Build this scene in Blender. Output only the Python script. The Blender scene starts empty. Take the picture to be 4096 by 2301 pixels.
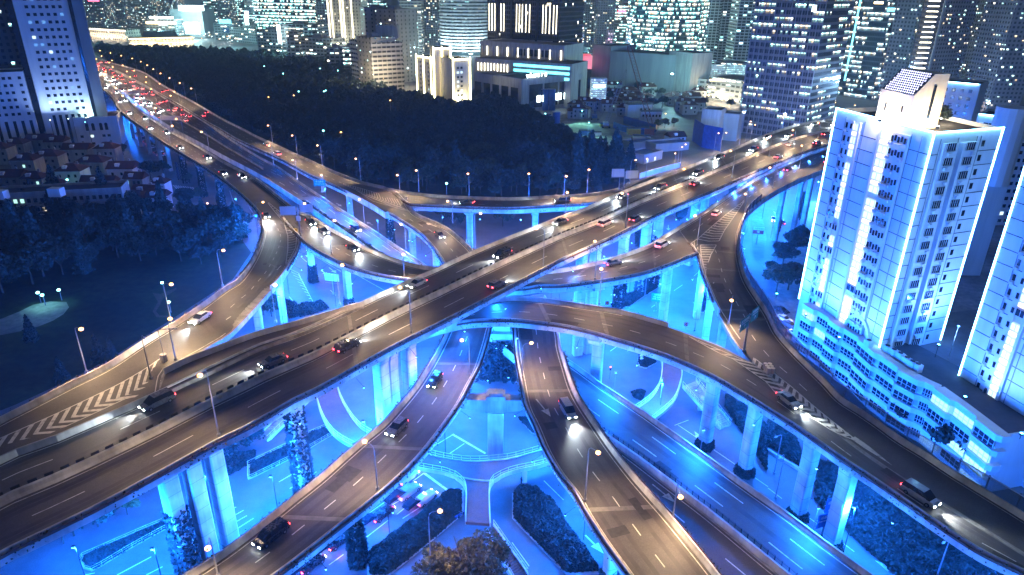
WORLD=0.26
LAMP_P=7600
BP=26500
CP=23500
BEAM=5000
HAZE=0.0002
import bpy, math, random
import numpy as np
from mathutils import Vector
random.seed(7); RNG=np.random.default_rng(7)
S=bpy.context.scene; COL=S.collection
# ------------------------------------------------------------ camera
CAMH=85.0; FPX=2750.0; CX,CY=2048.0,1150.5
PIT=math.radians(23.8); ROL=math.radians(0.76)
FW=np.array([0,math.cos(PIT),-math.sin(PIT)]); R0=np.array([1.,0,0]); U0=np.cross(R0,FW)
RT=math.cos(ROL)*R0+math.sin(ROL)*U0; UP=-math.sin(ROL)*R0+math.cos(ROL)*U0
cam=bpy.data.cameras.new('camera'); camo=bpy.data.objects.new('camera',cam); COL.objects.link(camo)
from mathutils import Matrix
camo.matrix_world=Matrix(((RT[0],UP[0],-FW[0],0),(RT[1],UP[1],-FW[1],0),(RT[2],UP[2],-FW[2],CAMH),(0,0,0,1)))
cam.sensor_width=36; cam.lens=FPX*36/4096; cam.clip_end=9000; cam.clip_start=1
S.camera=camo
# ------------------------------------------------------------ world / exposure
S.view_settings.view_transform='Standard'; S.view_settings.look='None'; S.view_settings.gamma=1
S.view_settings.exposure=1.15
W=bpy.data.worlds.new('World'); S.world=W; W.use_nodes=True
bg=W.node_tree.nodes['Background']; bg.inputs[0].default_value=(0.07,0.12,0.24,1); bg.inputs[1].default_value=WORLD
S.cycles.sample_clamp_indirect=4; S.cycles.sample_clamp_direct=0
S.cycles.max_bounces=5; S.cycles.diffuse_bounces=2; S.cycles.glossy_bounces=2; S.cycles.transmission_bounces=3
S.cycles.use_denoising=True; S.cycles.use_light_tree=True
# ------------------------------------------------------------ photo pixel -> world point at a given height
def ray(x,y): return RT*((x-CX)/FPX)+UP*((CY-y)/FPX)+FW
def at(x,y,z=0.0):
    d=ray(x,y); t=(z-CAMH)/d[2]; return np.array([0,0,CAMH])+t*d
def T(r,c,x,y): return (c*1024+x/1.8838,(0,768,1533)[r]+y/1.8838)
def TT(r,c,*ps): return [T(r,c,x,y) for x,y in ps]
def proj(p):
    v=np.asarray(p,float)-[0,0,CAMH]; d=v@FW
    return CX+FPX*(v@RT)/d, CY-FPX*(v@UP)/d
# ------------------------------------------------------------ materials
MATS={}
class NT:
    def __init__(s,m): s.t=m.node_tree; s.n=s.t.nodes; s.l=s.t.links
    def add(s,ty,**k):
        n=s.n.new(ty)
        for a,b in k.items():
            if a.startswith('i_'): n.inputs[int(a[2:])].default_value=b
            else: setattr(n,a,b)
        return n
    def ln(s,a,b): s.l.new(a,b)
def newmat(name):
    m=bpy.data.materials.new(name); m.use_nodes=True; MATS[name]=m
    return m,NT(m),m.node_tree.nodes['Principled BSDF']
def mat(name,c1,c2=None,scale=1.0,rough=.8,spec=.3,streak=0,detail=4,lo=.35,hi=.65,metal=0,bump=0,island=0,scale2=None):
    m,n,p=newmat(name)
    p.inputs['Roughness'].default_value=rough; p.inputs['Specular IOR Level'].default_value=spec; p.inputs['Metallic'].default_value=metal
    c2=c2 or tuple(x*.75 for x in c1)
    g=n.add('ShaderNodeNewGeometry')
    mp=n.add('ShaderNodeMapping'); n.ln(g.outputs['Position'],mp.inputs[0])
    mp.inputs['Scale'].default_value=(scale,scale,scale*(0.12 if streak else 1))
    no=n.add('ShaderNodeTexNoise'); n.ln(mp.outputs[0],no.inputs['Vector']); no.inputs['Scale'].default_value=1; no.inputs['Detail'].default_value=detail; no.inputs['Roughness'].default_value=.65
    r=n.add('ShaderNodeValToRGB'); n.ln(no.outputs[0],r.inputs[0])
    r.color_ramp.elements[0].position=lo; r.color_ramp.elements[1].position=hi
    r.color_ramp.elements[0].color=(*c2,1); r.color_ramp.elements[1].color=(*c1,1)
    out=r.outputs[0]
    if scale2:
        no2=n.add('ShaderNodeTexNoise'); n.ln(g.outputs['Position'],no2.inputs['Vector']); no2.inputs['Scale'].default_value=scale2; no2.inputs['Detail'].default_value=3
        mr=n.add('ShaderNodeMapRange',i_1=.3,i_2=.7,i_3=.6,i_4=1.3); n.ln(no2.outputs[0],mr.inputs[0])
        mx=n.add('ShaderNodeVectorMath',operation='SCALE'); n.ln(out,mx.inputs[0]); n.ln(mr.outputs[0],mx.inputs['Scale']); out=mx.outputs[0]
    if island:
        mr=n.add('ShaderNodeMapRange',i_3=1-island,i_4=1+island); n.ln(g.outputs['Random Per Island'],mr.inputs[0])
        mx=n.add('ShaderNodeVectorMath',operation='SCALE'); n.ln(out,mx.inputs[0]); n.ln(mr.outputs[0],mx.inputs['Scale']); out=mx.outputs[0]
    n.ln(out,p.inputs['Base Color'])
    if bump:
        b=n.add('ShaderNodeBump'); b.inputs['Strength'].default_value=bump; n.ln(no.outputs[0],b.inputs['Height']); n.ln(b.outputs[0],p.inputs['Normal'])
    return m
def emat(name,c,s):
    m,n,p=newmat(name); p.inputs['Base Color'].default_value=(.6,.6,.6,1)
    p.inputs['Emission Color'].default_value=(*c,1); p.inputs['Emission Strength'].default_value=s; return m
def leafmat(name,c,var=.5):
    m,n,p=newmat(name); p.inputs['Roughness'].default_value=.75; p.inputs['Specular IOR Level'].default_value=.2
    g=n.add('ShaderNodeNewGeometry'); oi=n.add('ShaderNodeObjectInfo')
    ad=n.add('ShaderNodeMath',operation='ADD'); n.ln(g.outputs['Random Per Island'],ad.inputs[0]); n.ln(oi.outputs['Random'],ad.inputs[1])
    mr=n.add('ShaderNodeMapRange',i_1=0,i_2=2,i_3=1-var,i_4=1+var); n.ln(ad.outputs[0],mr.inputs[0])
    mx=n.add('ShaderNodeVectorMath',operation='SCALE'); mx.inputs[0].default_value=c; n.ln(mr.outputs[0],mx.inputs['Scale'])
    n.ln(mx.outputs[0],p.inputs['Base Color']); return m
def asphalt(name,c,seamscale=.05):
    # tarmac: fine grain, long wear stains, darker repair patches
    m,n,p=newmat(name); p.inputs['Roughness'].default_value=.62; p.inputs['Specular IOR Level'].default_value=.35
    g=n.add('ShaderNodeNewGeometry')
    a=n.add('ShaderNodeTexNoise'); n.ln(g.outputs['Position'],a.inputs['Vector']); a.inputs['Scale'].default_value=.12; a.inputs['Detail'].default_value=6; a.inputs['Roughness'].default_value=.7
    b=n.add('ShaderNodeTexNoise'); n.ln(g.outputs['Position'],b.inputs['Vector']); b.inputs['Scale'].default_value=6; b.inputs['Detail'].default_value=3
    v=n.add('ShaderNodeTexVoronoi'); n.ln(g.outputs['Position'],v.inputs['Vector']); v.inputs['Scale'].default_value=.045
    f1=n.add('ShaderNodeMapRange',i_1=.3,i_2=.7,i_3=.72,i_4=1.3); n.ln(a.outputs[0],f1.inputs[0])
    f2=n.add('ShaderNodeMapRange',i_1=.3,i_2=.7,i_3=.82,i_4=1.18); n.ln(b.outputs[0],f2.inputs[0])
    sp=n.add('ShaderNodeSeparateColor'); n.ln(v.outputs['Color'],sp.inputs[0])
    f3=n.add('ShaderNodeMapRange',i_3=.9,i_4=1.08); n.ln(sp.outputs[0],f3.inputs[0])
    m1=n.add('ShaderNodeMath',operation='MULTIPLY'); n.ln(f1.outputs[0],m1.inputs[0]); n.ln(f2.outputs[0],m1.inputs[1])
    m2=n.add('ShaderNodeMath',operation='MULTIPLY'); n.ln(m1.outputs[0],m2.inputs[0]); n.ln(f3.outputs[0],m2.inputs[1])
    mx=n.add('ShaderNodeVectorMath',operation='SCALE'); mx.inputs[0].default_value=c; n.ln(m2.outputs[0],mx.inputs['Scale'])
    n.ln(mx.outputs[0],p.inputs['Base Color'])
    return m
asphalt('asphalt',(.086,.076,.068)); mat('asphalt_worn',(.074,.064,.058),(.045,.039,.036),scale=.35,rough=.5,detail=6,lo=.3,hi=.62); mat('asphalt_patch',(.055,.05,.048),(.038,.035,.034),scale=1.5,rough=.8); asphalt('asphalt_ground',(.10,.10,.105)); asphalt('asphalt_red',(.13,.07,.06))
mat('concrete',(.40,.38,.35),(.24,.22,.20),scale=.7,streak=1,rough=.85,scale2=.15)
mat('concrete_pale',(.58,.57,.55),(.38,.37,.36),scale=.5,streak=1,rough=.8,scale2=.2)
mat('marking',(.60,.57,.50),(.26,.245,.22),scale=1.6,rough=.7,lo=.28,hi=.5)
mat('joint',(.20,.18,.165),(.13,.12,.11),scale=.8,rough=.7)
mat('rust',(.16,.07,.045),(.09,.04,.03),scale=1.2,rough=.7)
mat('dark_metal',(.03,.03,.035),rough=.5,metal=.4); mat('grey_metal',(.30,.31,.33),rough=.45,metal=.5); mat('white_metal',(.7,.7,.72),(.55,.55,.57),rough=.5)
mat('roof_blue',(.13,.13,.14),(.09,.09,.10),scale=.3,rough=.9)
mat('kerb',(.42,.41,.39),(.28,.27,.26),scale=.6,rough=.85)
mat('grass',(.030,.042,.018),(.016,.022,.012),scale=.4,rough=.95,scale2=.05)
mat('paving',(.24,.22,.20),(.15,.14,.13),scale=.5,rough=.85,scale2=.06)
mat('dirt',(.30,.27,.22),(.16,.14,.12),scale=.15,rough=.95,scale2=.05,detail=6)
mat('bark',(.09,.065,.045),(.05,.035,.025),scale=2,rough=.9)
leafmat('leaf_dark',(.030,.044,.036)); leafmat('leaf_mid',(.045,.066,.045)); leafmat('leaf_dry',(.085,.075,.035)); leafmat('leaf_ivy',(.032,.046,.042)); leafmat('leaf_pale',(.12,.12,.05))
emat('lamp_warm',(1,.44,.10),5); emat('lamp_white',(.8,.95,1),12); emat('lamp_cyan',(.25,1,.9),8)
emat('neon_blue',(.22,.60,1),11); emat('neon_gold',(1,.95,.55),7)
emat('led_blue',(.05,.30,1),25)
def seams(name,src,step,dark):
    # formwork joints every few metres on tall concrete
    m=MATS[src].copy(); m.name=name; MATS[name]=m; n=NT(m); p=m.node_tree.nodes['Principled BSDF']; l=p.inputs['Base Color'].links[0].from_socket
    g=n.add('ShaderNodeNewGeometry'); sx=n.add('ShaderNodeSeparateXYZ'); n.ln(g.outputs['Position'],sx.inputs[0]); d=n.add('ShaderNodeMath',operation='DIVIDE',i_1=step); n.ln(sx.outputs[2],d.inputs[0]); f=n.add('ShaderNodeMath',operation='FRACT'); n.ln(d.outputs[0],f.inputs[0]); c=n.add('ShaderNodeMath',operation='LESS_THAN',i_1=.035); n.ln(f.outputs[0],c.inputs[0]); mr=n.add('ShaderNodeMapRange',i_3=1.,i_4=dark); n.ln(c.outputs[0],mr.inputs[0]); mx=n.add('ShaderNodeVectorMath',operation='SCALE'); n.ln(l,mx.inputs[0]); n.ln(mr.outputs[0],mx.inputs['Scale']); n.ln(mx.outputs[0],p.inputs['Base Color'])
seams('concrete_pier','concrete_pale',2.6,.55)
# ------------------------------------------------------------ mesh building
ORG={}
def tag(o,label=None,cat=None,group=None,kind=None):
    if label: o['label']=label
    if cat: o['category']=cat
    if group: o['group']=group
    if kind: o['kind']=kind
    return o
def thing(name,label,cat,loc=(0,0,0),rz=0,group=None):
    o=bpy.data.objects.new(name,None); COL.objects.link(o); o.location=[float(v) for v in loc]; o.rotation_euler=(0,0,rz)
    o.empty_display_size=.5
    return tag(o,label,cat,group)
class MB:
    def __init__(s): s.v=[]; s.f=[]
    def vs(s,pts):
        n=len(s.v); s.v.extend([(float(p[0]),float(p[1]),float(p[2])) for p in pts]); return n
    def poly(s,pts): n=s.vs(pts); s.f.append(tuple(range(n,n+len(pts)))); return s
    def loft(s,rings,closed=True,caps=True):
        k=len(rings[0]); n=s.vs([p for r in rings for p in r])
        for i in range(len(rings)-1):
            for j in range(k if closed else k-1):
                a=n+i*k+j; b=n+i*k+(j+1)%k; s.f.append((a,b,b+k,a+k))
        if caps and closed:
            s.f.append(tuple(n+j for j in range(k))[::-1]); s.f.append(tuple(n+(len(rings)-1)*k+j for j in range(k)))
        return s
    def box(s,c,d,rz=0,taper=1.0):
        x,y,z=d[0]/2,d[1]/2,d[2]/2; ca,sa=math.cos(rz),math.sin(rz)
        def P(u,v,w):
            k=taper if w>0 else 1; u*=k; v*=k
            return (c[0]+u*ca-v*sa,c[1]+u*sa+v*ca,c[2]+w)
        s.loft([[P(-x,-y,-z),P(x,-y,-z),P(x,y,-z),P(-x,y,-z)],[P(-x,-y,z),P(x,-y,z),P(x,y,z),P(-x,y,z)]]); return s
    def prism(s,poly,z0,z1):
        s.loft([[(p[0],p[1],z0) for p in poly],[(p[0],p[1],z1) for p in poly]]); return s
    def tube(s,pts,r,n=6):
        pts=[np.array(p,float) for p in pts]; rs=r if isinstance(r,(list,tuple)) else [r]*len(pts); rings=[]
        for i,p in enumerate(pts):
            d=pts[min(i+1,len(pts)-1)]-pts[max(i-1,0)]; d=d/(np.linalg.norm(d)+1e-9)
            u=np.cross(d,[0,0,1.]) if abs(d[2])<.95 else np.cross(d,[1.,0,0]); u/=np.linalg.norm(u); w=np.cross(d,u)
            rings.append([p+rs[i]*(math.cos(2*math.pi*k/n)*u+math.sin(2*math.pi*k/n)*w) for k in range(n)])
        s.loft(rings); return s
    def ball(s,c,r,n=8,m=5,sz=1.0):
        rings=[]
        for i in range(m+1):
            t=math.pi*(i+.02)/(m+.04); rings.append([(c[0]+r*math.sin(t)*math.cos(2*math.pi*k/n),c[1]+r*math.sin(t)*math.sin(2*math.pi*k/n),c[2]-r*sz*math.cos(t)) for k in range(n)])
        s.loft(rings); return s
    def data(s,name,off=(0,0,0)):
        me=bpy.data.meshes.new(name)
        v=np.array(s.v,float).reshape(-1,3)-np.array(off,float)
        me.from_pydata(v.tolist(),[],s.f); me.update(); return me
    def build(s,name,m,parent=None,smooth=False,local=False):
        if not s.v: return None
        off=(0,0,0)
        if parent is not None and not local: off=worg(parent)
        me=s.data(name,off); me.materials.append(MATS[m] if isinstance(m,str) else m)
        if smooth: me.polygons.foreach_set('use_smooth',[True]*len(me.polygons))
        o=bpy.data.objects.new(name,me); COL.objects.link(o)
        if parent is not None: o.parent=parent
        return o
def worg(o):
    # builders in world coordinates use unrotated parents
    v=np.array(o.location,float)
    while o.parent is not None: o=o.parent; v=v+np.array(o.location,float)
    return v
def quads_mesh(name,C,U,Vv,m,parent=None,off=None):
    """many separate quads: centres C, half-axes U,V (n,3)"""
    n=len(C); v=np.stack([C-U-Vv,C+U-Vv,C+U+Vv,C-U+Vv],1).reshape(-1,3)
    if off is not None: v=v-np.array(off)
    me=bpy.data.meshes.new(name); me.vertices.add(4*n); me.vertices.foreach_set('co',v.astype('f').ravel())
    me.loops.add(4*n); me.loops.foreach_set('vertex_index',np.arange(4*n,dtype='i'))
    me.polygons.add(n); me.polygons.foreach_set('loop_start',np.arange(0,4*n,4,dtype='i')); me.polygons.foreach_set('loop_total',np.full(n,4,dtype='i'))
    me.update(); me.validate(); me.materials.append(MATS[m] if isinstance(m,str) else m)
    o=bpy.data.objects.new(name,me); COL.objects.link(o)
    if parent is not None: o.parent=parent
    return o
def rnd_axes(n,sz):
    a=RNG.normal(size=(n,3)); a/=np.linalg.norm(a,axis=1)[:,None]; b=RNG.normal(size=(n,3)); b-=a*(a*b).sum(1)[:,None]; b/=np.linalg.norm(b,axis=1)[:,None]
    s=(sz*RNG.uniform(.6,1.3,n))[:,None]; return a*s,b*s*.7
def leaves(name,C,sz,m,parent=None,off=None):
    U,V_=rnd_axes(len(C),sz); return quads_mesh(name,np.asarray(C,float),U,V_,m,parent,off)
def crom(P,n,smooth=True):
    """resample polyline P (k,3) to n points by arclength, Catmull-Rom smoothed"""
    P=np.array(P,float)
    if smooth and len(P)>2:
        Q=np.vstack([2*P[0]-P[1],P,2*P[-1]-P[-2]]); out=[]
        for i in range(1,len(Q)-2):
            a,b,c,d=Q[i-1:i+3]
            for t in np.linspace(0,1,12,endpoint=False):
                out.append(.5*((2*b)+(c-a)*t+(2*a-5*b+4*c-d)*t*t+(3*b-a-3*c+d)*t**3))
        out.append(P[-1]); P=np.array(out)
    s=np.r_[0,np.cumsum(np.linalg.norm(np.diff(P,axis=0),axis=1))]
    t=np.linspace(0,s[-1],n); return np.stack([np.interp(t,s,P[:,k]) for k in range(3)],1)
def spot(loc,aim,P,c,ang=150,blend=.7,r=.15,parent=None):
    l=bpy.data.lights.new('lamp_light','SPOT'); l.energy=P; l.color=c; l.spot_size=math.radians(ang); l.spot_blend=blend; l.shadow_soft_size=r
    o=bpy.data.objects.new('lamp_light',l); COL.objects.link(o)
    d=Vector(aim)-Vector(loc); o.rotation_euler=d.to_track_quat('-Z','Y').to_euler(); 
    off=worg(parent) if parent is not None else np.zeros(3)
    o.location=[float(a-b) for a,b in zip(loc,off)]
    if parent is not None: o.parent=parent
    return o
def point(loc,P,c,r=.2,parent=None):
    l=bpy.data.lights.new('lamp_light','POINT'); l.energy=P; l.color=c; l.shadow_soft_size=r
    o=bpy.data.objects.new('lamp_light',l); COL.objects.link(o)
    off=worg(parent) if parent is not None else np.zeros(3)
    o.location=[float(a-b) for a,b in zip(loc,off)]
    if parent is not None: o.parent=parent
    return o
# ================================================================ elevated roads
DECK={}; SIGN={}
def inward(name,side): l,r,_=DECK[name]; return nrm2(l)*SIGN[name] if side=='L' else -nrm2(r)*SIGN[name]
def zprof(zp,t): return np.interp(t,[a for a,_ in zp],[b for _,b in zp])
def edge(px,zp,n,dz=1.0):
    px=np.array(px,float); 
    # pixel arclength is misleading in perspective: use ground arclength for t
    g=np.array([at(x,y,zp[0][1]) for x,y in px]); s=np.r_[0,np.cumsum(np.linalg.norm(np.diff(g,axis=0),axis=1))]; s/=s[-1]
    P=[at(x,y,zprof(zp,t)+dz) for (x,y),t in zip(px,s)]
    c=crom(P,n); c[:,2]-=dz; return c
def nrm2(c):
    d=np.gradient(c,axis=0); d[:,2]=0; d/=np.linalg.norm(d,axis=1)[:,None]+1e-9; return np.stack([d[:,1],-d[:,0],0*d[:,0]],1)  # to the right of travel
def ribbon(mb,A,B): mb.loft([[a,b] for a,b in zip(A,B)],closed=False)
def sweep(mb,c,nr,prof):
    """prof: list of (offset to the right, height) closed profile"""
    mb.loft([[ (p[0]+q[0]*o,p[1]+q[1]*o,p[2]+h) for o,h in prof] for p,q in zip(c,nr)])
Z3=np.array([0,0,1.])
def ramp(name,label,L,R,zp,n=60,parL=(0,1),parR=(0,1),depth=1.9,plantL=0,plantR=0,surf='asphalt',edge_lines=True,cat='elevated road',group='elevated roads of the interchange',parmat='concrete_pale',dead=0.0,gird=True):
    l=edge(L,zp,n); r=edge(R,zp,n); sg=1. if np.mean(np.sum((r-l)*nrm2(l),axis=1))>0 else -1.; nl=nrm2(l)*sg; nr_=nrm2(r)*sg
    c=(l+r)/2; base=(c[n//2][0],c[n//2][1],0)
    root=thing(name,label,cat,base,0,group)
    th=.42
    mb=MB(); ribbon(mb,l+nl*th,r-nr_*th); mb.build('road_surface',surf,root)
    if gird:
        # box girder: fascia, cantilever wings, soffit
        w=np.linalg.norm((r-l)[:,:2],axis=1)[:,None]; u=(r-l)/np.maximum(w,1e-6); u[:,2]=0
        ins=np.minimum(2.2,w*.22)
        mb=MB(); mb.loft([[a,b,cc,d,e,f] for a,b,cc,d,e,f in zip(l+nl*.03-Z3*.03,r-nr_*.03-Z3*.03,r-Z3*1.0,r-u*ins-Z3*depth,l+u*ins-Z3*depth,l-Z3*1.0)]); mb.build('girder','concrete',root)
    for side,e,nn,par in (('L',l,nl,parL),('R',r,-nr_,parR)):
        for a,b in ([par] if par and not isinstance(par[0],tuple) else (par or [])):
            i0,i1=int(round(a*(n-1))),int(round(b*(n-1)))+1
            if i1-i0<2: continue
            mb=MB(); sweep(mb,e[i0:i1],nn[i0:i1],[(0,-1.0),(-.02,1.0),(.24,1.0),(.30,.55),(.44,.12),(.44,-.02)]); mb.build('parapet',parmat,root)
    for side,e,nn,k in (('L',l,nl,plantL),('R',r,-nr_,plantR)):
        if not k: continue
        a,b=(0,1) if k is True or isinstance(k,int) else k
        i0,i1=int(a*(n-1)),int(b*(n-1))+1
        mb=MB(); sweep(mb,e[i0:i1],nn[i0:i1],[(-.03,.25),(-.40,.25),(-.42,.72),(-.36,.72),(-.34,.35),(-.03,.35)]); 
        rl=mb.build('planter','rust',root)
        seg=e[i0:i1]; ln=np.linalg.norm(np.diff(seg,axis=0),axis=1); s=np.r_[0,np.cumsum(ln)]
        m=int(min(6000,s[-1]*9)); q=RNG.uniform(0,s[-1],m); 
        dens=np.sin(q*.23)+np.sin(q*.61+1)+np.sin(q*1.7); q=q[(dens+RNG.normal(0,1,m))>-.6]; m=len(q)
        C=np.stack([np.interp(q,s,seg[:,j]) for j in range(3)],1); nv=np.stack([np.interp(q,s,nn[i0:i1,j]) for j in range(3)],1)
        C=C-nv*RNG.uniform(.1,.75,m)[:,None]; C[:,2]+=np.where(RNG.random(m)<.6,RNG.uniform(.35,1.05,m),RNG.uniform(-.7,.5,m))
        leaves('foliage',C,.13,'leaf_dry',rl,worg(root))
    DECK[name]=(l,r,root); SIGN[name]=sg
    if edge_lines:
        mb=MB(); k=edge_lines if isinstance(edge_lines,tuple) else (0,1,0,1)
        for e,nn,(a,b) in ((l,nl,k[:2]),(r,-nr_,k[2:])):
            i0,i1=int(a*(n-1)),int(b*(n-1))+1
            if i1-i0>2: ribbon(mb,(e+nn*.85+Z3*.012)[i0:i1],(e+nn*1.0+Z3*.012)[i0:i1])
        mb.build('edge_line','marking',root)
    return l,r,root
def fcurve(name,f): l,r,_=DECK[name]; return l+(r-l)*f
def onDeck(name,x,y,dz=0.012):
    l,r,_=DECK[name]; c=(l+r)/2; z=c[len(c)//2][2]
    for _ in range(5):
        p=at(x,y,z); k=np.argmin(((c[:,:2]-p[:2])**2).sum(1)); z=c[k][2]
    return at(x,y,z+dz)
def dashes(name,f,period,dash,px=None,w=.16,t=(0,1),skip=(),part='lane_marking'):
    c=fcurve(name,f); c=crom(c,400,False); nn=nrm2(c); s=np.r_[0,np.cumsum(np.linalg.norm(np.diff(c,axis=0),axis=1))]
    ph=0
    if px is not None:
        p=onDeck(name,*px); ph=s[np.argmin(((c-p)**2).sum(1))]%period
    mb=MB(); q=ph+t[0]*0
    while q+dash<s[-1]:
        if t[0]<=q/s[-1]<=t[1]:
            k=3 if dash<4 else 4
            ts=np.linspace(q,q+dash,k); C=np.stack([np.interp(ts,s,c[:,j]) for j in range(3)],1); N=np.stack([np.interp(ts,s,nn[:,j]) for j in range(3)],1)
            ribbon(mb,C-N*w/2+Z3*.014,C+N*w/2+Z3*.014)
        q+=period
    return mb.build(part,'marking',DECK[name][2])
def stripe(mb,pts,w,dz=.016):
    c=np.array(pts,float); nn=nrm2(c) if len(c)>1 else None; ribbon(mb,c-nn*w/2,c+nn*w/2)
def joint(mb,name,t,w=.9):
    l,r,_=DECK[name]; n=len(l); i=int(t*(n-1)); i=min(max(i,1),n-2); d=(l[i+1]-l[i-1]); d=d/np.linalg.norm(d)
    a=l[i]+(r[i]-l[i])*.03+Z3*.008; b=l[i]+(r[i]-l[i])*.97+Z3*.008; mb.poly([a-d*w/2,b-d*w/2,b+d*w/2,a+d*w/2])
def arrow(mb,p,d,L=6.0,w=.25,hw=.75,hl=2.4):
    d=np.array(d,float); d[2]=0; d/=np.linalg.norm(d); s=np.array([d[1],-d[0],0]); p=np.array(p)
    mb.poly([p-s*w/2,p+s*w/2,p+d*(L-hl)+s*w/2,p+d*(L-hl)-s*w/2]); mb.poly([p+d*(L-hl)-s*hw,p+d*(L-hl)+s*hw,p+d*L])
def pxarrow(name,tail,head,**k):
    a=onDeck(name,*tail); b=onDeck(name,*head); mb=MB(); arrow(mb,a+Z3*.004,b-a,L=float(np.linalg.norm(b-a)),**k); mb.build('lane_arrow','marking',DECK[name][2])

# R1: the highest straight flyover
R1L=[(-260,1960),(0,1820),(212,1743),(425,1652),(626,1565),(690,1534),(1024,1378),(1183,1325),(1342,1254),(1597,1134),(1741,1071),(1894,1001),(2048,938),(2260,857),(2366,818),(2515,752),(2733,671),(2844,626),(2950,584),(3072,533),(3178,499),(3284,480),(3380,468),(3600,452),(3858,447),(4006,444),(4300,440)]
R1R=[(-330,2400),(0,2207),(340,2043),(658,1873),(870,1756),(1024,1682),(1157,1602),(1300,1532),(1555,1389),(1714,1309),(1820,1256),(2048,1137),(2175,1070),(2281,1017),(2473,932),(2658,840),(2844,762),(2960,710),(3072,661),(3205,610),(3327,573),(3450,545),(3600,525),(3800,510),(4020,503),(4320,500)]
ramp('flyover_bridge','straight top flyover running from the bottom left corner to the upper right, highest of all',R1L,R1R,[(0,24),(.3,25.5),(.6,25.5),(1,23)],n=110,plantR=(0,.75),depth=2.2,group=None)
# hatched strip beside R1 on the left
S1L=[(1450,1205),(1396,1219),(1236,1267),(1024,1325),(850,1388),(740,1430),(650,1474)]
S1R=[(1450,1202),(1396,1228),(1236,1300),(1024,1378),(850,1460),(760,1500),(636,1556)]
ramp('merge_strip','short hatched merge strip with planted parapet along the left side of the top flyover',S1L,S1R,[(0,25.3),(1,25)],n=24,parR=None,edge_lines=False,group=None,gird=True)
# strip carrying both left-hand ramps out of the far highway
LSL=[(330,270),(398,340),(451,393),(478,440),(563,504),(663,573),(796,653),(902,722),(955,764),(1000,805),(1035,848)]
LSR=[(400,300),(494,377),(563,440),(663,510),(796,584),(902,648),(1024,711),(1098,768),(1157,816),(1185,835),(1205,845)]
ramp('viaduct_side_road','dark edged side carriageway of the far viaduct, next to the white tower',LSL,LSR,[(0,13),(.5,15),(1,17.5)],n=50,plantL=(.2,1),group='elevated roads of the interchange')
R2L=[(1000,805),(1035,848),(1048,900),(1048,927),(1035,975),(1010,1030),(955,1108),(892,1150),(796,1219),(690,1288),(573,1357),(425,1453),(265,1532),(106,1613),(0,1666),(-200,1770)]
R2R=[(1100,830),(1150,890),(1194,948),(1188,996),(1162,1044),(1120,1108),(1077,1150),(1024,1209),(926,1309),(852,1357),(767,1405),(700,1440),(656,1472),(640,1545),(626,1559),(425,1647),(212,1738),(0,1815),(-220,1920)]
ramp('curved_ramp','curved ramp on the left bending past the dark park into the top flyover',R2L,R2R,[(0,17.4),(.25,18.5),(.6,24.8),(1,24)],n=100,parR=((.1,.50),),plantL=(.12,1),plantR=(.1,.42))
R3L=[(1100,830),(1150,890),(1207,954),(1247,986),(1321,1028),(1406,1065),(1480,1086),(1555,1102),(1613,1110),(1760,1130),(1920,1148),(2080,1150),(2154,1140),(2260,1137),(2366,1124),(2473,1108),(2579,1086),(2658,1060),(2738,1028),(2791,1007)]
R3R=[(1205,845),(1247,863),(1316,906),(1396,948),(1475,991),(1555,1023),(1661,1055),(1741,1066),(1880,1080),(2060,1082),(2160,1080),(2244,1073),(2313,1060),(2420,1036),(2515,1007),(2605,972),(2640,950),(2680,925),(2705,911),(2712,906)]
ramp('crossing_ramp','ramp passing under the top flyover from the gantry sign to the right hand chevrons',R3L,R3R,[(0,17.6),(.25,19.5),(.5,20.5),(1,22)],n=90,parL=(.075,1),plantL=(.075,1),plantR=(0,.95))
# R6 common part at upper right, then the branch bending down
R6L=[(2712,906),(2818,842),(2929,768),(3072,685),(3178,637),(3321,580),(3450,550),(3600,535),(3800,520),(4020,514),(4320,512)]
R6R=[(2960,930),(2972,890),(2998,842),(3072,782),(3178,724),(3330,665),(3460,625),(3600,600),(3800,575),(4020,562),(4320,555)]
ramp('link_road','upper right carriageway beside the top flyover, ending at the long chevron triangle',R6L,R6R,[(0,22),(.4,22.5),(1,22)],n=60,plantL=(0,.5))
R6bL=[(2712,906),(2755,960),(2794,1017),(2807,1076),(2828,1129),(2855,1193),(2887,1256),(2924,1325),(2966,1384),(3019,1440),(3080,1488),(3168,1560),(3235,1612),(3320,1680),(3400,1745),(3480,1803),(3573,1866),(3700,1945),(3823,2020),(3960,2105),(4180,2240)]
R6bR=[(2960,930),(2958,996),(2972,1065),(2998,1129),(3072,1240),(3114,1320),(3178,1394),(3247,1463),(3306,1520),(3369,1586),(3444,1634),(3523,1687),(3603,1745),(3709,1809),(3815,1878),(3974,1974),(4096,2048),(4260,2150)]
ramp('descending_ramp','right hand ramp with the dark glass noise screen, bending down to the lower right corner',R6bL,R6bR,[(0,22),(.35,20.5),(.6,19),(1,17.5)],n=90,parL=(.10,.40),plantL=(.10,.38),edge_lines=(.1,.42,0,1))
R4L=[(1560,1300),(1720,1250),(1900,1203),(2048,1185),(2154,1190),(2260,1203),(2366,1219),(2473,1235),(2579,1262),(2685,1293),(2791,1331),(2876,1362),(2950,1400),(3019,1440),(3080,1488),(3168,1560),(3235,1612),(3320,1680),(3400,1745),(3480,1803),(3573,1866),(3700,1945),(3823,2020),(3960,2105),(4180,2240)]
R4R=[(1640,1350),(1720,1316),(1804,1293),(1873,1280),(1960,1275),(2048,1275),(2154,1285),(2260,1299),(2366,1323),(2473,1354),(2579,1386),(2685,1423),(2791,1469),(2876,1511),(2980,1572),(3072,1628),(3194,1704),(3369,1826),(3470,1892),(3603,1982),(3735,2074),(3921,2195),(4096,2280),(4240,2360)]
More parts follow.
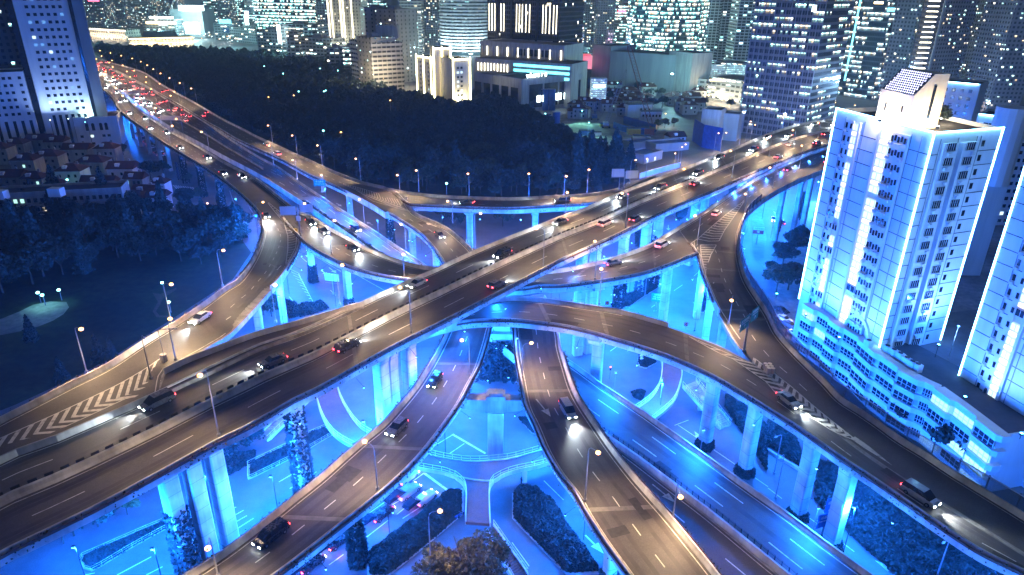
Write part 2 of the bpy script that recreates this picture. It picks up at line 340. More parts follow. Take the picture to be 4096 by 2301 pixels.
ramp('sweeping_ramp','ramp sweeping from under the top flyover across the centre to the lower right',R4L,R4R,[(0,20.5),(.3,20.5),(.6,19),(1,17.5)],n=110,parL=(0,.47),plantL=(.1,.44),plantR=(.1,1),edge_lines=(0,.4,0,1))
R9L=[(1870,1180),(1820,1250),(1794,1304),(1767,1362),(1730,1431),(1687,1500),(1656,1544),(1608,1602),(1534,1682),(1449,1751),(1369,1820),(1279,1899),(1183,1974),(1104,2037),(1024,2100),(902,2191),(796,2260),(732,2297),(540,2410)]
R9R=[(2010,1180),(1985,1240),(1963,1299),(1948,1357),(1916,1458),(1879,1530),(1841,1602),(1778,1692),(1703,1788),(1634,1862),(1555,1936),(1465,2011),(1364,2090),(1236,2191),(1104,2290),(900,2430)]
ramp('lower_left_ramp','lower ramp curving from the centre down to the bottom left, under the top flyover',R9L,R9R,[(0,15.8),(.3,15.5),(1,15)],n=80,plantL=(.05,1),plantR=(.05,1))
R10L=[(2040,1180),(2050,1240),(2056,1304),(2059,1352),(2067,1431),(2080,1500),(2101,1607),(2138,1687),(2181,1788),(2234,1878),(2297,1958),(2345,2043),(2420,2159),(2515,2290),(2600,2420)]
R10R=[(2180,1180),(2215,1240),(2236,1320),(2244,1378),(2266,1453),(2292,1533),(2324,1597),(2388,1692),(2451,1782),(2526,1878),(2600,1963),(2685,2058),(2791,2186),(2876,2292),(2960,2400)]
ramp('lower_right_ramp','lower ramp running from the centre down to the bottom edge, with a white arrow',R10L,R10R,[(0,16.2),(.3,16),(1,15.3)],n=80,plantL=(.05,1),plantR=(.3,1))
# main expressway
ML=[(405,310),(500,375),(575,435),(680,505),(800,570),(900,625),(1024,690),(1160,775),(1300,870),(1450,975),(1640,1110),(1810,1235),(1960,1345),(2100,1460),(2240,1590),(2420,1732),(2526,1804),(2653,1899),(2844,2043),(3072,2228),(3300,2410)]
MR=[(372,243),(470,287),(560,333),(650,383),(740,436),(835,494),(902,541),(1024,618),(1109,663),(1189,719),(1263,768),(1342,821),(1459,895),(1555,959),(1682,1044),(1850,1155),(2060,1300),(2260,1426),(2409,1533),(2494,1588),(2600,1658),(2738,1756),(2844,1830),(2950,1907),(3072,1992),(3205,2085),(3337,2186),(3486,2292),(3640,2400)]
ramp('expressway','wide lower expressway running from the far highway under every ramp to the lower right',ML,MR,[(0,12.5),(.45,11),(.62,9),(1,8.8)],n=120,depth=1.7,group=None)
RSL=[(372,241),(470,283),(560,329),(650,379),(740,431),(835,489),(870,507),(945,552),(1024,589),(1130,637),(1236,695),(1289,717),(1396,768),(1480,812),(1540,850)]
RSR=[(377,232),(478,258),(573,287),(663,345),(786,412),(876,465),(982,518),(1024,541),(1130,589),(1247,642),(1342,685),(1449,725),(1555,750),(1600,775),(1620,800)]
ramp('viaduct_park_road','far carriageway of the viaduct along the park, lined with warm street lamps',RSL,RSR,[(0,12.6),(.4,13.5),(1,16.5)],n=60,plantL=(.45,.95))
R7L=[(1540,850),(1555,848),(1634,895),(1687,933),(1730,980),(1756,1017),(1772,1044),(1830,1120),(1920,1210),(2040,1290)]
R7R=[(1625,803),(1661,848),(1741,885),(1794,911),(1847,954),(1889,996),(1960,1080),(2050,1150),(2160,1230),(2200,1260)]
ramp('dipping_ramp','ramp with chevron gore dropping from the park road beneath the top flyover',R7L,R7R,[(0,16.5),(.5,16.4),(1,16.3)],n=50,plantL=(.05,.9),plantR=(.1,.6))
R8L=[(1605,790),(1634,810),(1661,816),(1767,821),(1873,826),(2048,829),(2154,824),(2260,818),(2345,813),(2440,800),(2560,770),(2640,735)]
R8R=[(1560,752),(1624,764),(1740,778),(1873,785),(2048,789),(2207,781),(2313,776),(2409,766),(2480,748),(2560,712),(2620,690)]
ramp('park_loop_road','narrow single road curving along the front of the park into the top flyover',R8R,R8L,[(0,16.8),(.4,20.5),(.8,24.5),(1,25.2)],n=60,plantR=(.05,1),parL=(0,.80),parR=(.04,.75),edge_lines=(0,.8,.1,.75))
RPL=[(2230,1640),(2300,1740),(2420,1860),(2560,2010),(2720,2170),(2900,2350)]
RPR=[(2330,1668),(2418,1736),(2524,1810),(2651,1906),(2842,2050),(3070,2236),(3298,2418)]
ramp('slip_road','narrow slip road between the lower right ramp and the expressway, with white arrow',RPL,RPR,[(0,8.7),(1,8.7)],n=30,parR=None)
# ---- markings
dashes('flyover_bridge',.22,15,6,T(2,0,30,755),t=(0,.7)); dashes('flyover_bridge',.74,15,6,T(2,0,222,990),t=(0,.75))
dashes('flyover_bridge',.22,15,6,t=(.7,1)); dashes('flyover_bridge',.74,15,6,t=(.75,1))
dashes('curved_ramp',.5,6,2.3,T(1,0,1840,775),t=(.12,.62)); dashes('crossing_ramp',.5,6,2.3,T(1,1,790,503),t=(.09,.95))
dashes('sweeping_ramp',.5,6,2.3,T(1,2,465,957),t=(.1,.43)); dashes('sweeping_ramp',.52,6,2.3,T(2,3,25,95),t=(.43,.62)); dashes('sweeping_ramp',.55,12,4,T(2,3,1105,732),t=(.63,1))
dashes('descending_ramp',.5,6,2.3,T(1,2,1577,315),t=(.10,.42)); dashes('descending_ramp',.45,6,2.3,T(2,3,236,5),t=(.43,.66))
dashes('lower_left_ramp',.5,6,2.3,T(2,1,988,542),t=(.1,1)); dashes('lower_right_ramp',.5,6,2.3,T(2,2,262,48),t=(.1,1))
dashes('dipping_ramp',.5,6,2.3,t=(.05,.9)); dashes('viaduct_park_road',.5,6,2.3,t=(0,.95)); dashes('park_loop_road',.5,6,2.3,t=(.06,.6))
for f in (.25,.5): dashes('link_road',f,6,2.3,t=(0,1))
for f in (.33,.66): dashes('viaduct_side_road',f,6,2.3,t=(0,.85))
for f in (.16,.31,.60,.74,.87): dashes('expressway',f,15,6,T(2,2,598,126) if f==.31 else None,t=(0,.62))
for f in (.33,.66): dashes('expressway',f,15,6,T(2,2,598,126) if f==.33 else T(2,2,682,97),w=.2,t=(.62,1))
# solid line beside median of R1 + median barrier
def barrier(name,f,h=.85,w=.5,t=(0,1),m='concrete',part='median_barrier'):
    c=fcurve(name,f); n=len(c); i0,i1=int(t[0]*(n-1)),int(t[1]*(n-1))+1; c=c[i0:i1]; nn=nrm2(c)
    mb=MB(); sweep(mb,c,nn,[(-w/2,.01),(-w*.28,h*.4),(-w*.2,h),(w*.2,h),(w*.28,h*.4),(w/2,.01)]); return mb.build(part,m,DECK[name][2])
barrier('flyover_bridge',.475,h=.95,w=1.3,m='concrete_pale'); barrier('expressway',.47,t=(0,.60))
mb=MB(); c=fcurve('flyover_bridge',.505); nn=nrm2(c)
for k in (-1,1):
    c=fcurve('flyover_bridge',.49+.045*k); nn=nrm2(c); ribbon(mb,c-nn*.08+Z3*.012,c+nn*.08+Z3*.012)
mb.build('edge_line','marking',DECK['flyover_bridge'][2])
# anti-dazzle slats on the far side of the median (dark upright plates)
c=crom(fcurve('flyover_bridge',.447),900,False); s=np.r_[0,np.cumsum(np.linalg.norm(np.diff(c,axis=0),axis=1))]; nn=nrm2(c)
mb=MB(); q=0
while q<s[-1]*.47:
    p=np.array([np.interp(q,s,c[:,j]) for j in range(3)]); N=np.array([np.interp(q,s,nn[:,j]) for j in range(3)]); a=math.atan2(N[1],N[0])
    mb.box(p+Z3*.62,(.10,1.05,1.2),a); q+=1.9
sl=mb.build('glare_screen','dark_metal',DECK['flyover_bridge'][2]); sl['kind']='stuff'
# chevrons: V-shaped stripes between two boundary pixel polylines on a deck
def chevrons(name,A,B,n,w=.55,apex=.5,lead=.0,outline=True,skew=0.0,part='chevron_marking'):
    a=crom([onDeck(name,*p) for p in A],n+1,False); b=crom([onDeck(name,*p) for p in B],n+1,False)
    mb=MB()
    for i in range(n+1):
        p,q=a[i],b[i]; d=(a[min(i+1,n)]-a[max(i-1,0)]); d/=np.linalg.norm(d)+1e-9
        m=p+(q-p)*apex+d*lead*np.linalg.norm(q-p); q2=q+d*skew*np.linalg.norm(q-p)
        if np.linalg.norm(q-p)<.5: continue
        for u,v in ((p,m),(m,q2)):
            if np.linalg.norm(v-u)<.25: continue
            mb.poly([u-d*w/2+Z3*.006,v-d*w/2+Z3*.006,v+d*w/2+Z3*.006,u+d*w/2+Z3*.006])
    if outline:
        for e in (a,b): stripe(mb,crom(e,30,False)+Z3*.003,.22)
    return mb.build(part,'marking',DECK[name][2])
# bottom-left chevrons (between curved ramp lane and the flyover parapet)
chevrons('curved_ramp',TT(1,0,(1230,1240),(1100,1330),(900,1447))+TT(2,0,(640,130),(380,250),(160,345),(0,415),(-160,490)),TT(1,0,(1235,1345),(1200,1440))+TT(2,0,(1100,85),(960,110),(650,255),(430,355),(200,465),(20,545),(-120,610)),17,w=.75,apex=.62,lead=.42)
# chevrons at the left gore
0 and chevrons('merge_strip',TT(1,0,(1275,1330),(1500,1240),(1700,1170),(1900,1100)),TT(1,0,(1300,1420),(1500,1335),(1700,1255),(1900,1180)),8,w=.75,lead=0,outline=False)
chevrons('curved_ramp',TT(1,1,(90,85),(150,160),(210,230),(240,330),(240,430),(225,540)),TT(1,1,(95,80),(180,150),(260,215),(310,290),(300,420),(240,530)),26,w=.35,lead=.15)
chevrons('crossing_ramp',TT(1,1,(330,280),(400,340),(480,400),(555,460)),TT(1,1,(345,345),(405,390),(480,440),(560,475)),14,w=.35,lead=.2)
chevrons('dipping_ramp',TT(1,1,(880,70),(980,110),(1100,140),(1220,165)),TT(1,1,(760,-10),(900,60),(1050,130),(1200,160)),1,w=.3)
chevrons('viaduct_park_road',TT(0,1,(660,1385),(760,1410),(860,1440))+TT(1,1,(960,22),(1055,48)),TT(0,1,(655,1388),(750,1430))+TT(1,1,(800,15),(920,65),(1040,115)),22,w=.35,lead=.3,apex=.7)
# long right-hand chevron triangle
chevrons('link_road',TT(1,2,(1748,68),(1600,180),(1500,265),(1400,355)),TT(1,2,(1750,72),(1670,190),(1600,290),(1560,370)),19,w=.5,lead=.18,apex=.55)
chevrons('descending_ramp',TT(1,2,(1420,400),(1425,470),(1440,560),(1452,585)),TT(1,2,(1540,400),(1500,470),(1475,540),(1460,590)),10,w=.45,lead=.0,apex=.5)
chevrons('crossing_ramp',TT(1,2,(1395,355),(1330,400),(1270,455),(1200,515)),TT(1,2,(1400,430),(1330,455),(1270,485),(1205,518)),9,w=.45,lead=.0,apex=.5)
mb=MB(); stripe(mb,crom([onDeck('descending_ramp',*p) for p in TT(1,2,(1460,590),(1460,640),(1475,700),(1510,790),(1580,900),(1650,1010),(1720,1110))],30)+Z3*.006,.2); mb.build('solid_line','marking',DECK['descending_ramp'][2])
# lower right narrowing chevrons
chevrons('sweeping_ramp',TT(1,2,(1660,1255),(1929,1440))+TT(2,3,(40,60),(250,205),(500,370),(640,425)),TT(1,2,(1830,1255),(1929,1330))+TT(2,3,(170,20),(330,160),(500,300),(640,410)),16,w=.8,apex=.6,lead=.45)
chevrons('sweeping_ramp',TT(1,2,(1335,1090),(1440,1150),(1560,1215),(1680,1265)),TT(1,2,(1400,1118),(1520,1170),(1640,1222),(1750,1270)),4,w=.6,apex=.5,lead=0)
mb=MB(); p=[onDeck('sweeping_ramp',*q) for q in TT(2,3,(640,410),(740,480),(940,622))]; mb.poly([p[0]-np.array([.5,.2,0]),p[1]+np.array([-.5,-.2,0]),p[2],p[1]+np.array([.5,.3,0]),p[0]+np.array([.5,.3,0])]); mb.build('chevron_marking','marking',DECK['sweeping_ramp'][2])
# arrows
pxarrow('curved_ramp',T(1,0,1740,938),T(1,0,1602,1020)); pxarrow('curved_ramp',T(1,1,190,555),T(1,1,100,622)); pxarrow('crossing_ramp',T(1,2,962,588),T(1,2,1062,538))
pxarrow('descending_ramp',T(1,2,1517,690),T(1,2,1545,615)); pxarrow('lower_right_ramp',T(2,2,182,120),T(2,2,292,255)); pxarrow('dipping_ramp',T(1,1,1358,262),T(1,1,1275,232))
pxarrow('slip_road',T(2,2,1058,762),T(2,2,1235,905))
mb=MB(); a,b=[onDeck('slip_road',*T(2,2,*q)) for q in ((1110,890),(1300,1050))]; stripe(mb,[a,b],.2); a,b=[onDeck('slip_road',*T(2,2,*q)) for q in ((1608,1322),(1760,1447))]; stripe(mb,[a,b],.2); mb.build('lane_dash','marking',DECK['slip_road'][2])
# expansion joints
for nm,ts in (('flyover_bridge',(.13,.27,.33,.40,.47,.55,.63)),('curved_ramp',(.2,.3,.42)),('crossing_ramp',(.15,.27,.6,.75,.9)),('sweeping_ramp',(.26,.365,.5)),('descending_ramp',(.12,.22,.4,.43)),('lower_left_ramp',(.32,.62,.8)),('lower_right_ramp',(.45,.8)),('expressway',(.69,.715))):
    for t in ts: mb=MB(); joint(mb,nm,t); mb.build('expansion_joint','joint',DECK[nm][2])
# wheel tracks polished into each lane and square repair patches
def wear(name,lanes,t=(0,1)):
    rg=np.random.default_rng(len(name)); mb=MB(); l,r,_=DECK[name]; w=float(np.mean(np.linalg.norm(r-l,axis=1)))
    for f in lanes:
        for o in (-.85,.85):
            c=crom(fcurve(name,f+o/w),140,False); c=c[int(t[0]*139):int(t[1]*139)+1]; nn=nrm2(c); ribbon(mb,c-nn*.34+Z3*.006,c+nn*.34+Z3*.006)
    mb.build('wheel_track','asphalt_worn',DECK[name][2])
    for k in range(5):
        mb=MB()
        c=crom(fcurve(name,lanes[k%len(lanes)]),200,False); i=int(rg.uniform(t[0]*199+4,t[1]*199-8)); d=c[i+1]-c[i]; d/=np.linalg.norm(d); s=np.array([d[1],-d[0],0]); a=rg.uniform(.6,1.6); b=rg.uniform(1.5,6); p=c[i]+Z3*.009
        mb.poly([p-s*a,p+s*a,p+s*a+d*b,p-s*a+d*b]); mb.build('repair_patch','asphalt_patch',DECK[name][2])
wear('flyover_bridge',(.12,.33,.62,.85)); wear('curved_ramp',(.3,.7),(.1,.62)); wear('crossing_ramp',(.27,.73)); wear('sweeping_ramp',(.27,.75)); wear('descending_ramp',(.27,.73),(.05,.42)); wear('lower_left_ramp',(.27,.75)); wear('lower_right_ramp',(.27,.75)); wear('expressway',(.17,.5,.83),(.6,1)); wear('link_road',(.2,.45,.75)); wear('dipping_ramp',(.3,.7))

# ================================================================ piers under the decks
def findcol(px,name,f,zm=None):
    c=crom(fcurve(name,f),400,False); best=(1e18,None)
    for p in c:
        a=np.array(proj([p[0],p[1],0.]),float); b=np.array(proj([p[0],p[1],p[2]-2]),float); q=np.array(px); d=b-a; t=np.clip(((q-a)@d)/(d@d),0,1)
        e=np.linalg.norm(q-a-t*d)
        if e<best[0]: best=(e,p)
    k=np.argmin(((c-best[1])**2).sum(1)); tg=c[min(k+1,399)]-c[max(k-1,0)]
    return best[1],math.atan2(tg[1],tg[0])
def ivy_on(root,x,y,w,d,rz,h0,h1,n=900,m='leaf_ivy',grow=.25,name='ivy'):
    a=RNG.uniform(0,4,n); h=h0+(h1-h0)*RNG.beta(1,1.3,n); u=np.zeros(n); v=np.zeros(n); k=a.astype(int); fr=(a-k)*2-1
    g=grow*RNG.uniform(.2,1.6,n)*(1.4-(h-h0)/(h1-h0+1e-6))
    u=np.where(k==0,fr*w/2,np.where(k==1,w/2+g,np.where(k==2,fr*w/2,-w/2-g))); v=np.where(k==0,-d/2-g,np.where(k==1,fr*d/2,np.where(k==2,d/2+g,fr*d/2)))
    ca,sa=math.cos(rz),math.sin(rz); C=np.stack([x+u*ca-v*sa,y+u*sa+v*ca,h],1)
    return leaves(name,C,.30,m,root,worg(root))
def pier(px,name,f=.5,w=1.9,d=1.7,cap=None,ivy=0,label='pale concrete pier of the interchange',group='concrete piers of the interchange',z1=None):
    p,a=findcol(px,name,f); top=(z1 or p[2]-1.85)
    root=thing('bridge_pier',label,'pier',(p[0],p[1],0),0,group)
    mb=MB(); c=.22; prof=[(-w/2+c,-d/2),(w/2-c,-d/2),(w/2,-d/2+c),(w/2,d/2-c),(w/2-c,d/2),(-w/2+c,d/2),(-w/2,d/2-c),(-w/2,-d/2+c)]
    ca,sa=math.cos(a),math.sin(a)
    def R(u,v,k=1,kx=1): return (p[0]+(u*kx)*ca-(v*k)*sa,p[1]+(u*kx)*sa+(v*k)*ca)
    rings=[]
    for z,k in ((-.3,1),(top-2.4 if not cap else top-1.7,1),(top-.9 if not cap else top-1.68,1.35 if not cap else 1.0),(top,1.35 if not cap else 1.0)):
        rings.append([(*R(u,v,k),z) for u,v in prof])
    mb.loft(rings); mb.build('column','concrete_pier',root)
    if cap:
        mb=MB(); hw=cap/2
        pts=[(-hw,0),(-hw,-.8),(-d/2,-1.7),(d/2,-1.7),(hw,-.8),(hw,0)]
        A=[(*R(-w/2-.1,v),top+h) for v,h in pts]; B=[(*R(w/2+.1,v),top+h) for v,h in pts]
        mb.loft([A,B]); mb.build('crossbeam','concrete_pale',root)
    if ivy: ivy_on(root,p[0],p[1],w,d,a,.1,top*ivy if ivy<=1 else ivy,n=1500)
    return root
P_=pier
for q,iv in ((T(2,0,1500,850),0),(T(2,0,1645,850),0),(T(2,0,1290,720),.55),(T(2,1,300,330),.95),(T(1,1,925,1330),0),(T(1,1,1015,1330),0),(T(1,1,1145,1300),0),
             (T(1,2,530,505),0),(T(1,2,620,470),0),(T(1,2,840,350),.4),(T(1,2,1018,290),.55),(T(1,2,1100,270),.7),(T(1,2,1380,95),0),(T(1,2,1450,65),0),(T(0,2,1740,1390),0),(T(0,2,1800,1350),0)):
    P_(q,'flyover_bridge',.78 if q[0]>1500 else .62,w=2.4,d=2.3,ivy=iv,label='tall pale pier under the top flyover' if not iv else 'ivy covered pier under the top flyover',group='piers of the top flyover' if not iv else 'ivy covered piers of the top flyover')
for q,iv in ((T(1,1,190,800),0),(T(1,1,15,950),0),(T(1,0,1875,330),0),(T(1,0,1620,1130),0),(T(1,0,1670,60),.6)): P_(q,'curved_ramp',.5,cap=6.0,ivy=iv,label='pier under the curved left ramp',group='piers of the curved left ramp')
for q,iv in ((T(1,1,420,560),0),(T(1,1,690,700),0)): P_(q,'crossing_ramp',.55 if iv==0 else .5,cap=6.5,ivy=.35,label='pier with ivy at its foot under the crossing ramp',group='piers with ivy under the crossing ramp')
for q in (T(1,2,1160,760),T(1,2,515,790),T(1,2,600,770)): P_(q,'crossing_ramp',.45,cap=7,w=2.4,label='pier under the right half of the crossing ramp',group='piers under the right half of the crossing ramp')
for q in (T(1,2,1480,930),T(1,2,1590,1050),T(1,2,1425,680)): P_(q,'descending_ramp',.35,w=2.2,label='pier under the descending right ramp',group='piers under the descending ramp')
for q,cp in ((T(1,2,650,1240),8),(T(2,2,1490,250),7),(T(2,2,1810,350),None),(T(2,3,300,650),None),(T(2,3,585,780),None)): P_(q,'sweeping_ramp',.55,w=2.3,d=2.0,cap=cp,ivy=.1,label='pale pier under the sweeping ramp',group='piers under the sweeping ramp')
for q in (T(1,1,1610,250),T(1,2,175,210)): P_(q,'park_loop_road',.5,label='pier under the narrow park loop road',group='piers under the park loop road',cap=4.5)
for q,iv in ((T(1,1,1355,470),0),(T(1,1,1175,310),0),(T(1,1,1010,250),.8),(T(1,1,700,75),.0)): P_(q,'dipping_ramp' if q[0]>1600 else 'viaduct_park_road',.5,ivy=iv,label='pier beneath the park side carriageway',group='piers of the park side carriageway')
for q,iv in ((T(1,2,1780,350),0),(T(1,3,95,100),0),(T(0,3,250,1390),0),(T(0,3,330,1330),0)): P_(q,'descending_ramp' if q[1]>900 else 'link_road',.7,ivy=iv,label='pier under the upper right carriageway',group='piers under the upper right carriageway')
P_(T(2,1,750,1150),'lower_left_ramp',.5,ivy=.75,label='ivy wrapped pier under the lower left ramp, behind the queueing cars',group=None)
P_(T(2,1,-100,1447),'lower_left_ramp',.4,label='pier under the lower left ramp at the bottom left',group=None)
P_(T(2,2,750,1300),'lower_right_ramp',.4,ivy=.3,label='pier with brown shrubs at its foot under the lower right ramp',group=None)
for q,iv in ((T(0,0,985,930),0),(T(0,0,1040,980),0),(T(0,0,1112,1040),0),(T(0,0,1190,1100),0),(T(0,0,1265,1160),0),(T(0,0,1385,1260),.9),(T(0,0,1510,1330),.9),(T(0,0,1655,1410),.9)):
    P_(q,'viaduct_side_road',.35,ivy=iv,label='ivy covered pier of the far viaduct above the street' if iv else 'pale pier of the far viaduct above the parked cars',group='ivy covered viaduct piers' if iv else 'pale viaduct piers')
# central T pier between the two lower ramps
p=at(*T(2,1,1805,540),0); root=thing('portal_pier','broad T shaped concrete pier between the two lower ramps','pier',(p[0],p[1],0))
mb=MB(); mb.box((p[0],p[1],5.2),(3.0,2.5,10.6)); mb.build('column','concrete_pale',root)
mb=MB(); mb.loft([[(p[0]-11,p[1]-1.1+k*2.2,13.4),(p[0]-11,p[1]-1.1+k*2.2,12.0),(p[0]-1.6,p[1]-1.1+k*2.2,10.6),(p[0]+1.6,p[1]-1.1+k*2.2,10.6),(p[0]+11,p[1]-1.1+k*2.2,12.0),(p[0]+11,p[1]-1.1+k*2.2,13.4)] for k in (0,1)]); mb.build('crossbeam','concrete',root)
mb=MB(); mb.box((p[0],p[1],13.86),(3.6,2.7,.9)); mb.box((p[0],p[1],14.5),(2.6,2.0,.36)); mb.build('pier_cap','concrete',root)
# ================================================================ street lamps
WARM=(1.0,.70,.40)
def lampdata(h=None): pass
def solve_lamp(base,head,name=None,z=0.0,hmin=7.0,hmax=12.5):
    b=onDeck(name,*base,dz=0) if name else at(*base,z)
    best=(1e18,9.)
    for h in np.arange(hmin,hmax,.1):
        q=at(*head,b[2]+h); e=abs(np.linalg.norm((q-b)[:2])-1.8)
        if e<best[0]: best=(e,h)
    h=best[1]; q=at(*head,b[2]+h); v=(q-b)[:2]; n=np.linalg.norm(v)
    v=v/max(n,.01)*min(max(n,1.2),3.0)
    return b,h,v
def street_lamp(b,h,v,lit='warm',power=None,label='lit street lamp',group='lit street lamps',small=False):
    root=thing('street_lamp',label,'street lamp',b,0,group)
    v=np.array([v[0],v[1],0.]); n=np.linalg.norm(v); u=v/max(n,1e-3); b=np.array(b,float)
    top=b+Z3*h; e=top+v; e[2]=b[2]+h
    mb=MB(); k=(4 if small else 7); mb.tube([b,b+Z3*(h-.9)],[.13 if not small else .12,.08],k)
    if not small: mb.box(b+Z3*.25,(.42,.42,.5))
    mb.build('pole','grey_metal',root)
    mb=MB(); mb.tube([b+Z3*(h-.92),b+Z3*(h-.35)+u*.12,top+u*.5-Z3*.06,e-u*.3],.06,5); mb.build('arm','grey_metal',root)
    mb=MB(); s=np.array([-u[1],u[0],0])
    mb.loft([[e-u*.42+s*.07+Z3*.05,e-u*.42-s*.07+Z3*.05,e-u*.42-s*.07-Z3*.03,e-u*.42+s*.07-Z3*.03],[e+s*.17+Z3*.13,e-s*.17+Z3*.13,e-s*.17-Z3*.03,e+s*.17-Z3*.03],[e+u*.45+s*.09+Z3*.05,e+u*.45-s*.09+Z3*.05,e+u*.45-s*.09-Z3*.03,e+u*.45+s*.09-Z3*.03]]); hd=mb.build('lamp_head','white_metal',root)
    mb=MB(); rr=(.46 if small else .38) if lit else .14; mb.ball(e-Z3*.10,rr,8,5,.7); mb.build('bulb',{'warm':'lamp_warm','cyan':'lamp_cyan','white':'lamp_white',None:'white_metal'}[lit],hd)  # lit bulbs drawn oversize to stand in for lamp bloom
    if lit: spot(e-Z3*.35,e-Z3*10+u*5.5,power or LAMP_P,{'warm':WARM,'cyan':(.3,1,.9),'white':(.85,.95,1)}[lit],ang=138,blend=.5,r=.2,parent=root)
    return root
D_=lambda hd,bs,nm,lab,z=0,**k: street_lamp(*solve_lamp(bs,hd,nm,z),label=lab,**k)
RL=[ # head, base, deck, label
(T(1,0,1683,438),T(1,0,1678,712),'curved_ramp','lit street lamp on the outer parapet of the curved ramp, uppermost along the park'),
(T(1,0,1290,692),T(1,0,1295,1003),'curved_ramp','lit street lamp on the curved ramp parapet right above the paired lamp post'),
(T(1,0,1280,952),T(1,0,1325,1270),'curved_ramp','lit street lamp with cameras at the nose of the hatched merge strip'),
(T(1,0,610,1030),T(1,0,655,1365),'curved_ramp','lit street lamp on the curved ramp parapet, lowest one against the dark lawn'),
(T(1,0,1505,1378),T(2,0,1650,400),'flyover_bridge','lit street lamp on the near side of the flyover above the double pier'),
(T(1,1,1085,717),T(1,1,1170,1065),'flyover_bridge','lit street lamp at the near edge of the flyover, in its middle'),
(T(1,1,143,700),T(1,1,150,985),'merge_strip','lit street lamp behind the planted parapet below the curved ramp'),
(T(1,1,650,548),T(1,1,632,852),'merge_strip','lit street lamp behind the flyover beside the white sign board'),
(T(1,1,1120,528),T(1,1,1118,640),'crossing_ramp','short looking lit street lamp where the crossing ramp dives under the flyover'),
(T(1,1,590,212),T(1,1,570,465),'crossing_ramp','lit street lamp on the near parapet of the crossing ramp'),
(T(1,1,365,85),T(1,1,335,320),'crossing_ramp','lit street lamp at the gore by the gantry sign'),
(T(1,1,52,75),T(1,1,20,260),'curved_ramp','lit street lamp at the start of the curved ramp by its outer parapet'),
(T(1,1,1092,242),T(1,1,1130,432),'expressway','lit street lamp on the far edge of the expressway under the dipping ramp'),
(T(1,1,778,55),T(1,1,818,232),'expressway','lit street lamp on the far edge of the expressway, left of the dipping ramp piers'),
(T(1,1,1443,68),T(1,1,1482,235),'dipping_ramp','lit street lamp on the right parapet of the dipping ramp'),
(T(1,1,1693,160),T(1,1,1650,425),'dipping_ramp','lit street lamp where the dipping ramp meets the flyover'),
(T(1,1,1550,1115),T(1,1,1610,1385),'lower_left_ramp','lit street lamp on the right edge of the lower left ramp near the centre'),
(T(1,2,185,272),T(1,2,235,580),'flyover_bridge','lit street lamp on the near edge of the flyover above the crossing ramp'),
(T(1,2,625,370),T(1,2,625,660),'crossing_ramp','lit street lamp on the lower parapet of the crossing ramp right of centre'),
(T(1,2,672,577),T(1,2,658,848),'sweeping_ramp','lit street lamp on the far parapet of the sweeping ramp'),
(T(1,2,440,87),T(1,2,403,160),'flyover_bridge','lit street lamp at the far edge of the flyover where the park loop road joins'),
(T(1,2,830,8),T(1,2,855,272),'flyover_bridge','lit street lamp on the near edge of the flyover right of the first joint'),
(T(1,2,1380,177),T(1,2,1392,415),'crossing_ramp','lit street lamp at the tip of the right hand chevron triangle'),
(T(1,2,1723,50),T(1,2,1750,165),'link_road','lit street lamp on the right parapet above the chevron triangle'),
(T(1,2,1645,850),T(1,2,1632,1000),'descending_ramp','lit street lamp on the inner edge of the descending ramp beside the green signs'),
(T(1,2,145,1135),T(1,2,75,1400),'lower_right_ramp','lit street lamp at the upper left edge of the lower right ramp'),
(T(2,1,820,437),T(2,1,915,800),'lower_left_ramp','lit street lamp on the right edge of the lower left ramp above the queueing cars'),
(T(2,2,650,520),T(2,2,550,890),'lower_right_ramp','lit street lamp on the left edge of the lower right ramp, nearest the viewer'),
(T(2,2,1280,900),T(2,2,1208,1040),'lower_right_ramp','lit street lamp bending over the narrow slip road'),
(T(2,0,1565,1240),T(2,0,1645,1460),'lower_left_ramp','lit street lamp at the bottom left edge of the lower left ramp'),
(T(0,2,1648,1135),T(0,2,1655,1340),'flyover_bridge','lit street lamp along the upper flyover, first after the park'),
(T(0,2,1297,1272),T(0,2,1318,1440),'flyover_bridge','lit street lamp on the flyover by the white roadside sign'),
(T(0,2,1920,1047),T(0,2,1935,1180),'flyover_bridge','lit street lamp on the flyover below the dark glass tower'),
(T(0,3,255,1097),T(0,3,235,1270),'link_road','lit street lamp between the flyover and the upper right carriageway'),
(T(0,3,370,927),T(0,3,375,1040),'flyover_bridge','lit street lamp on the flyover close to the blue lit tower'),
(T(0,3,188,980),T(0,3,190,1110),'flyover_bridge','lit street lamp on the flyover left of the blue lit tower'),
(T(0,3,15,1262),T(0,3,35,1420),'link_road','lit street lamp on the left parapet of the upper right carriageway')]
for h,b,n,lab in RL: D_(h,b,n,lab)
GL=[(T(0,1,90,945),T(0,1,127,1090)),(T(0,1,98,1097),T(0,1,135,1250)),(T(0,1,272,1020),T(0,1,312,1165)),(T(0,1,275,1205),T(0,1,312,1355)),(T(0,1,462,1095),T(0,1,500,1250)),(T(0,1,485,1330),T(0,1,515,1447)),(T(0,1,752,1195),T(0,1,790,1362)),(T(0,1,1055,1330),T(0,1,1085,1447)),(T(0,1,1207,1283),T(0,1,1228,1445))]
for h,b in GL: D_(h,b,'viaduct_park_road','lit street lamp on the parapet in front of the dark park',group='lit street lamps along the park parapet')
for h,b in ((T(0,1,1597,1308),T(1,1,1606,28)),(T(0,2,127,1308),T(1,2,126,38)),(T(0,2,432,1365),T(1,2,392,20)),(T(0,2,580,1278),T(1,2,565,8))): D_(h,b,'park_loop_road','lit street lamp on the parapet of the park loop road',group='lit street lamps of the park loop road')
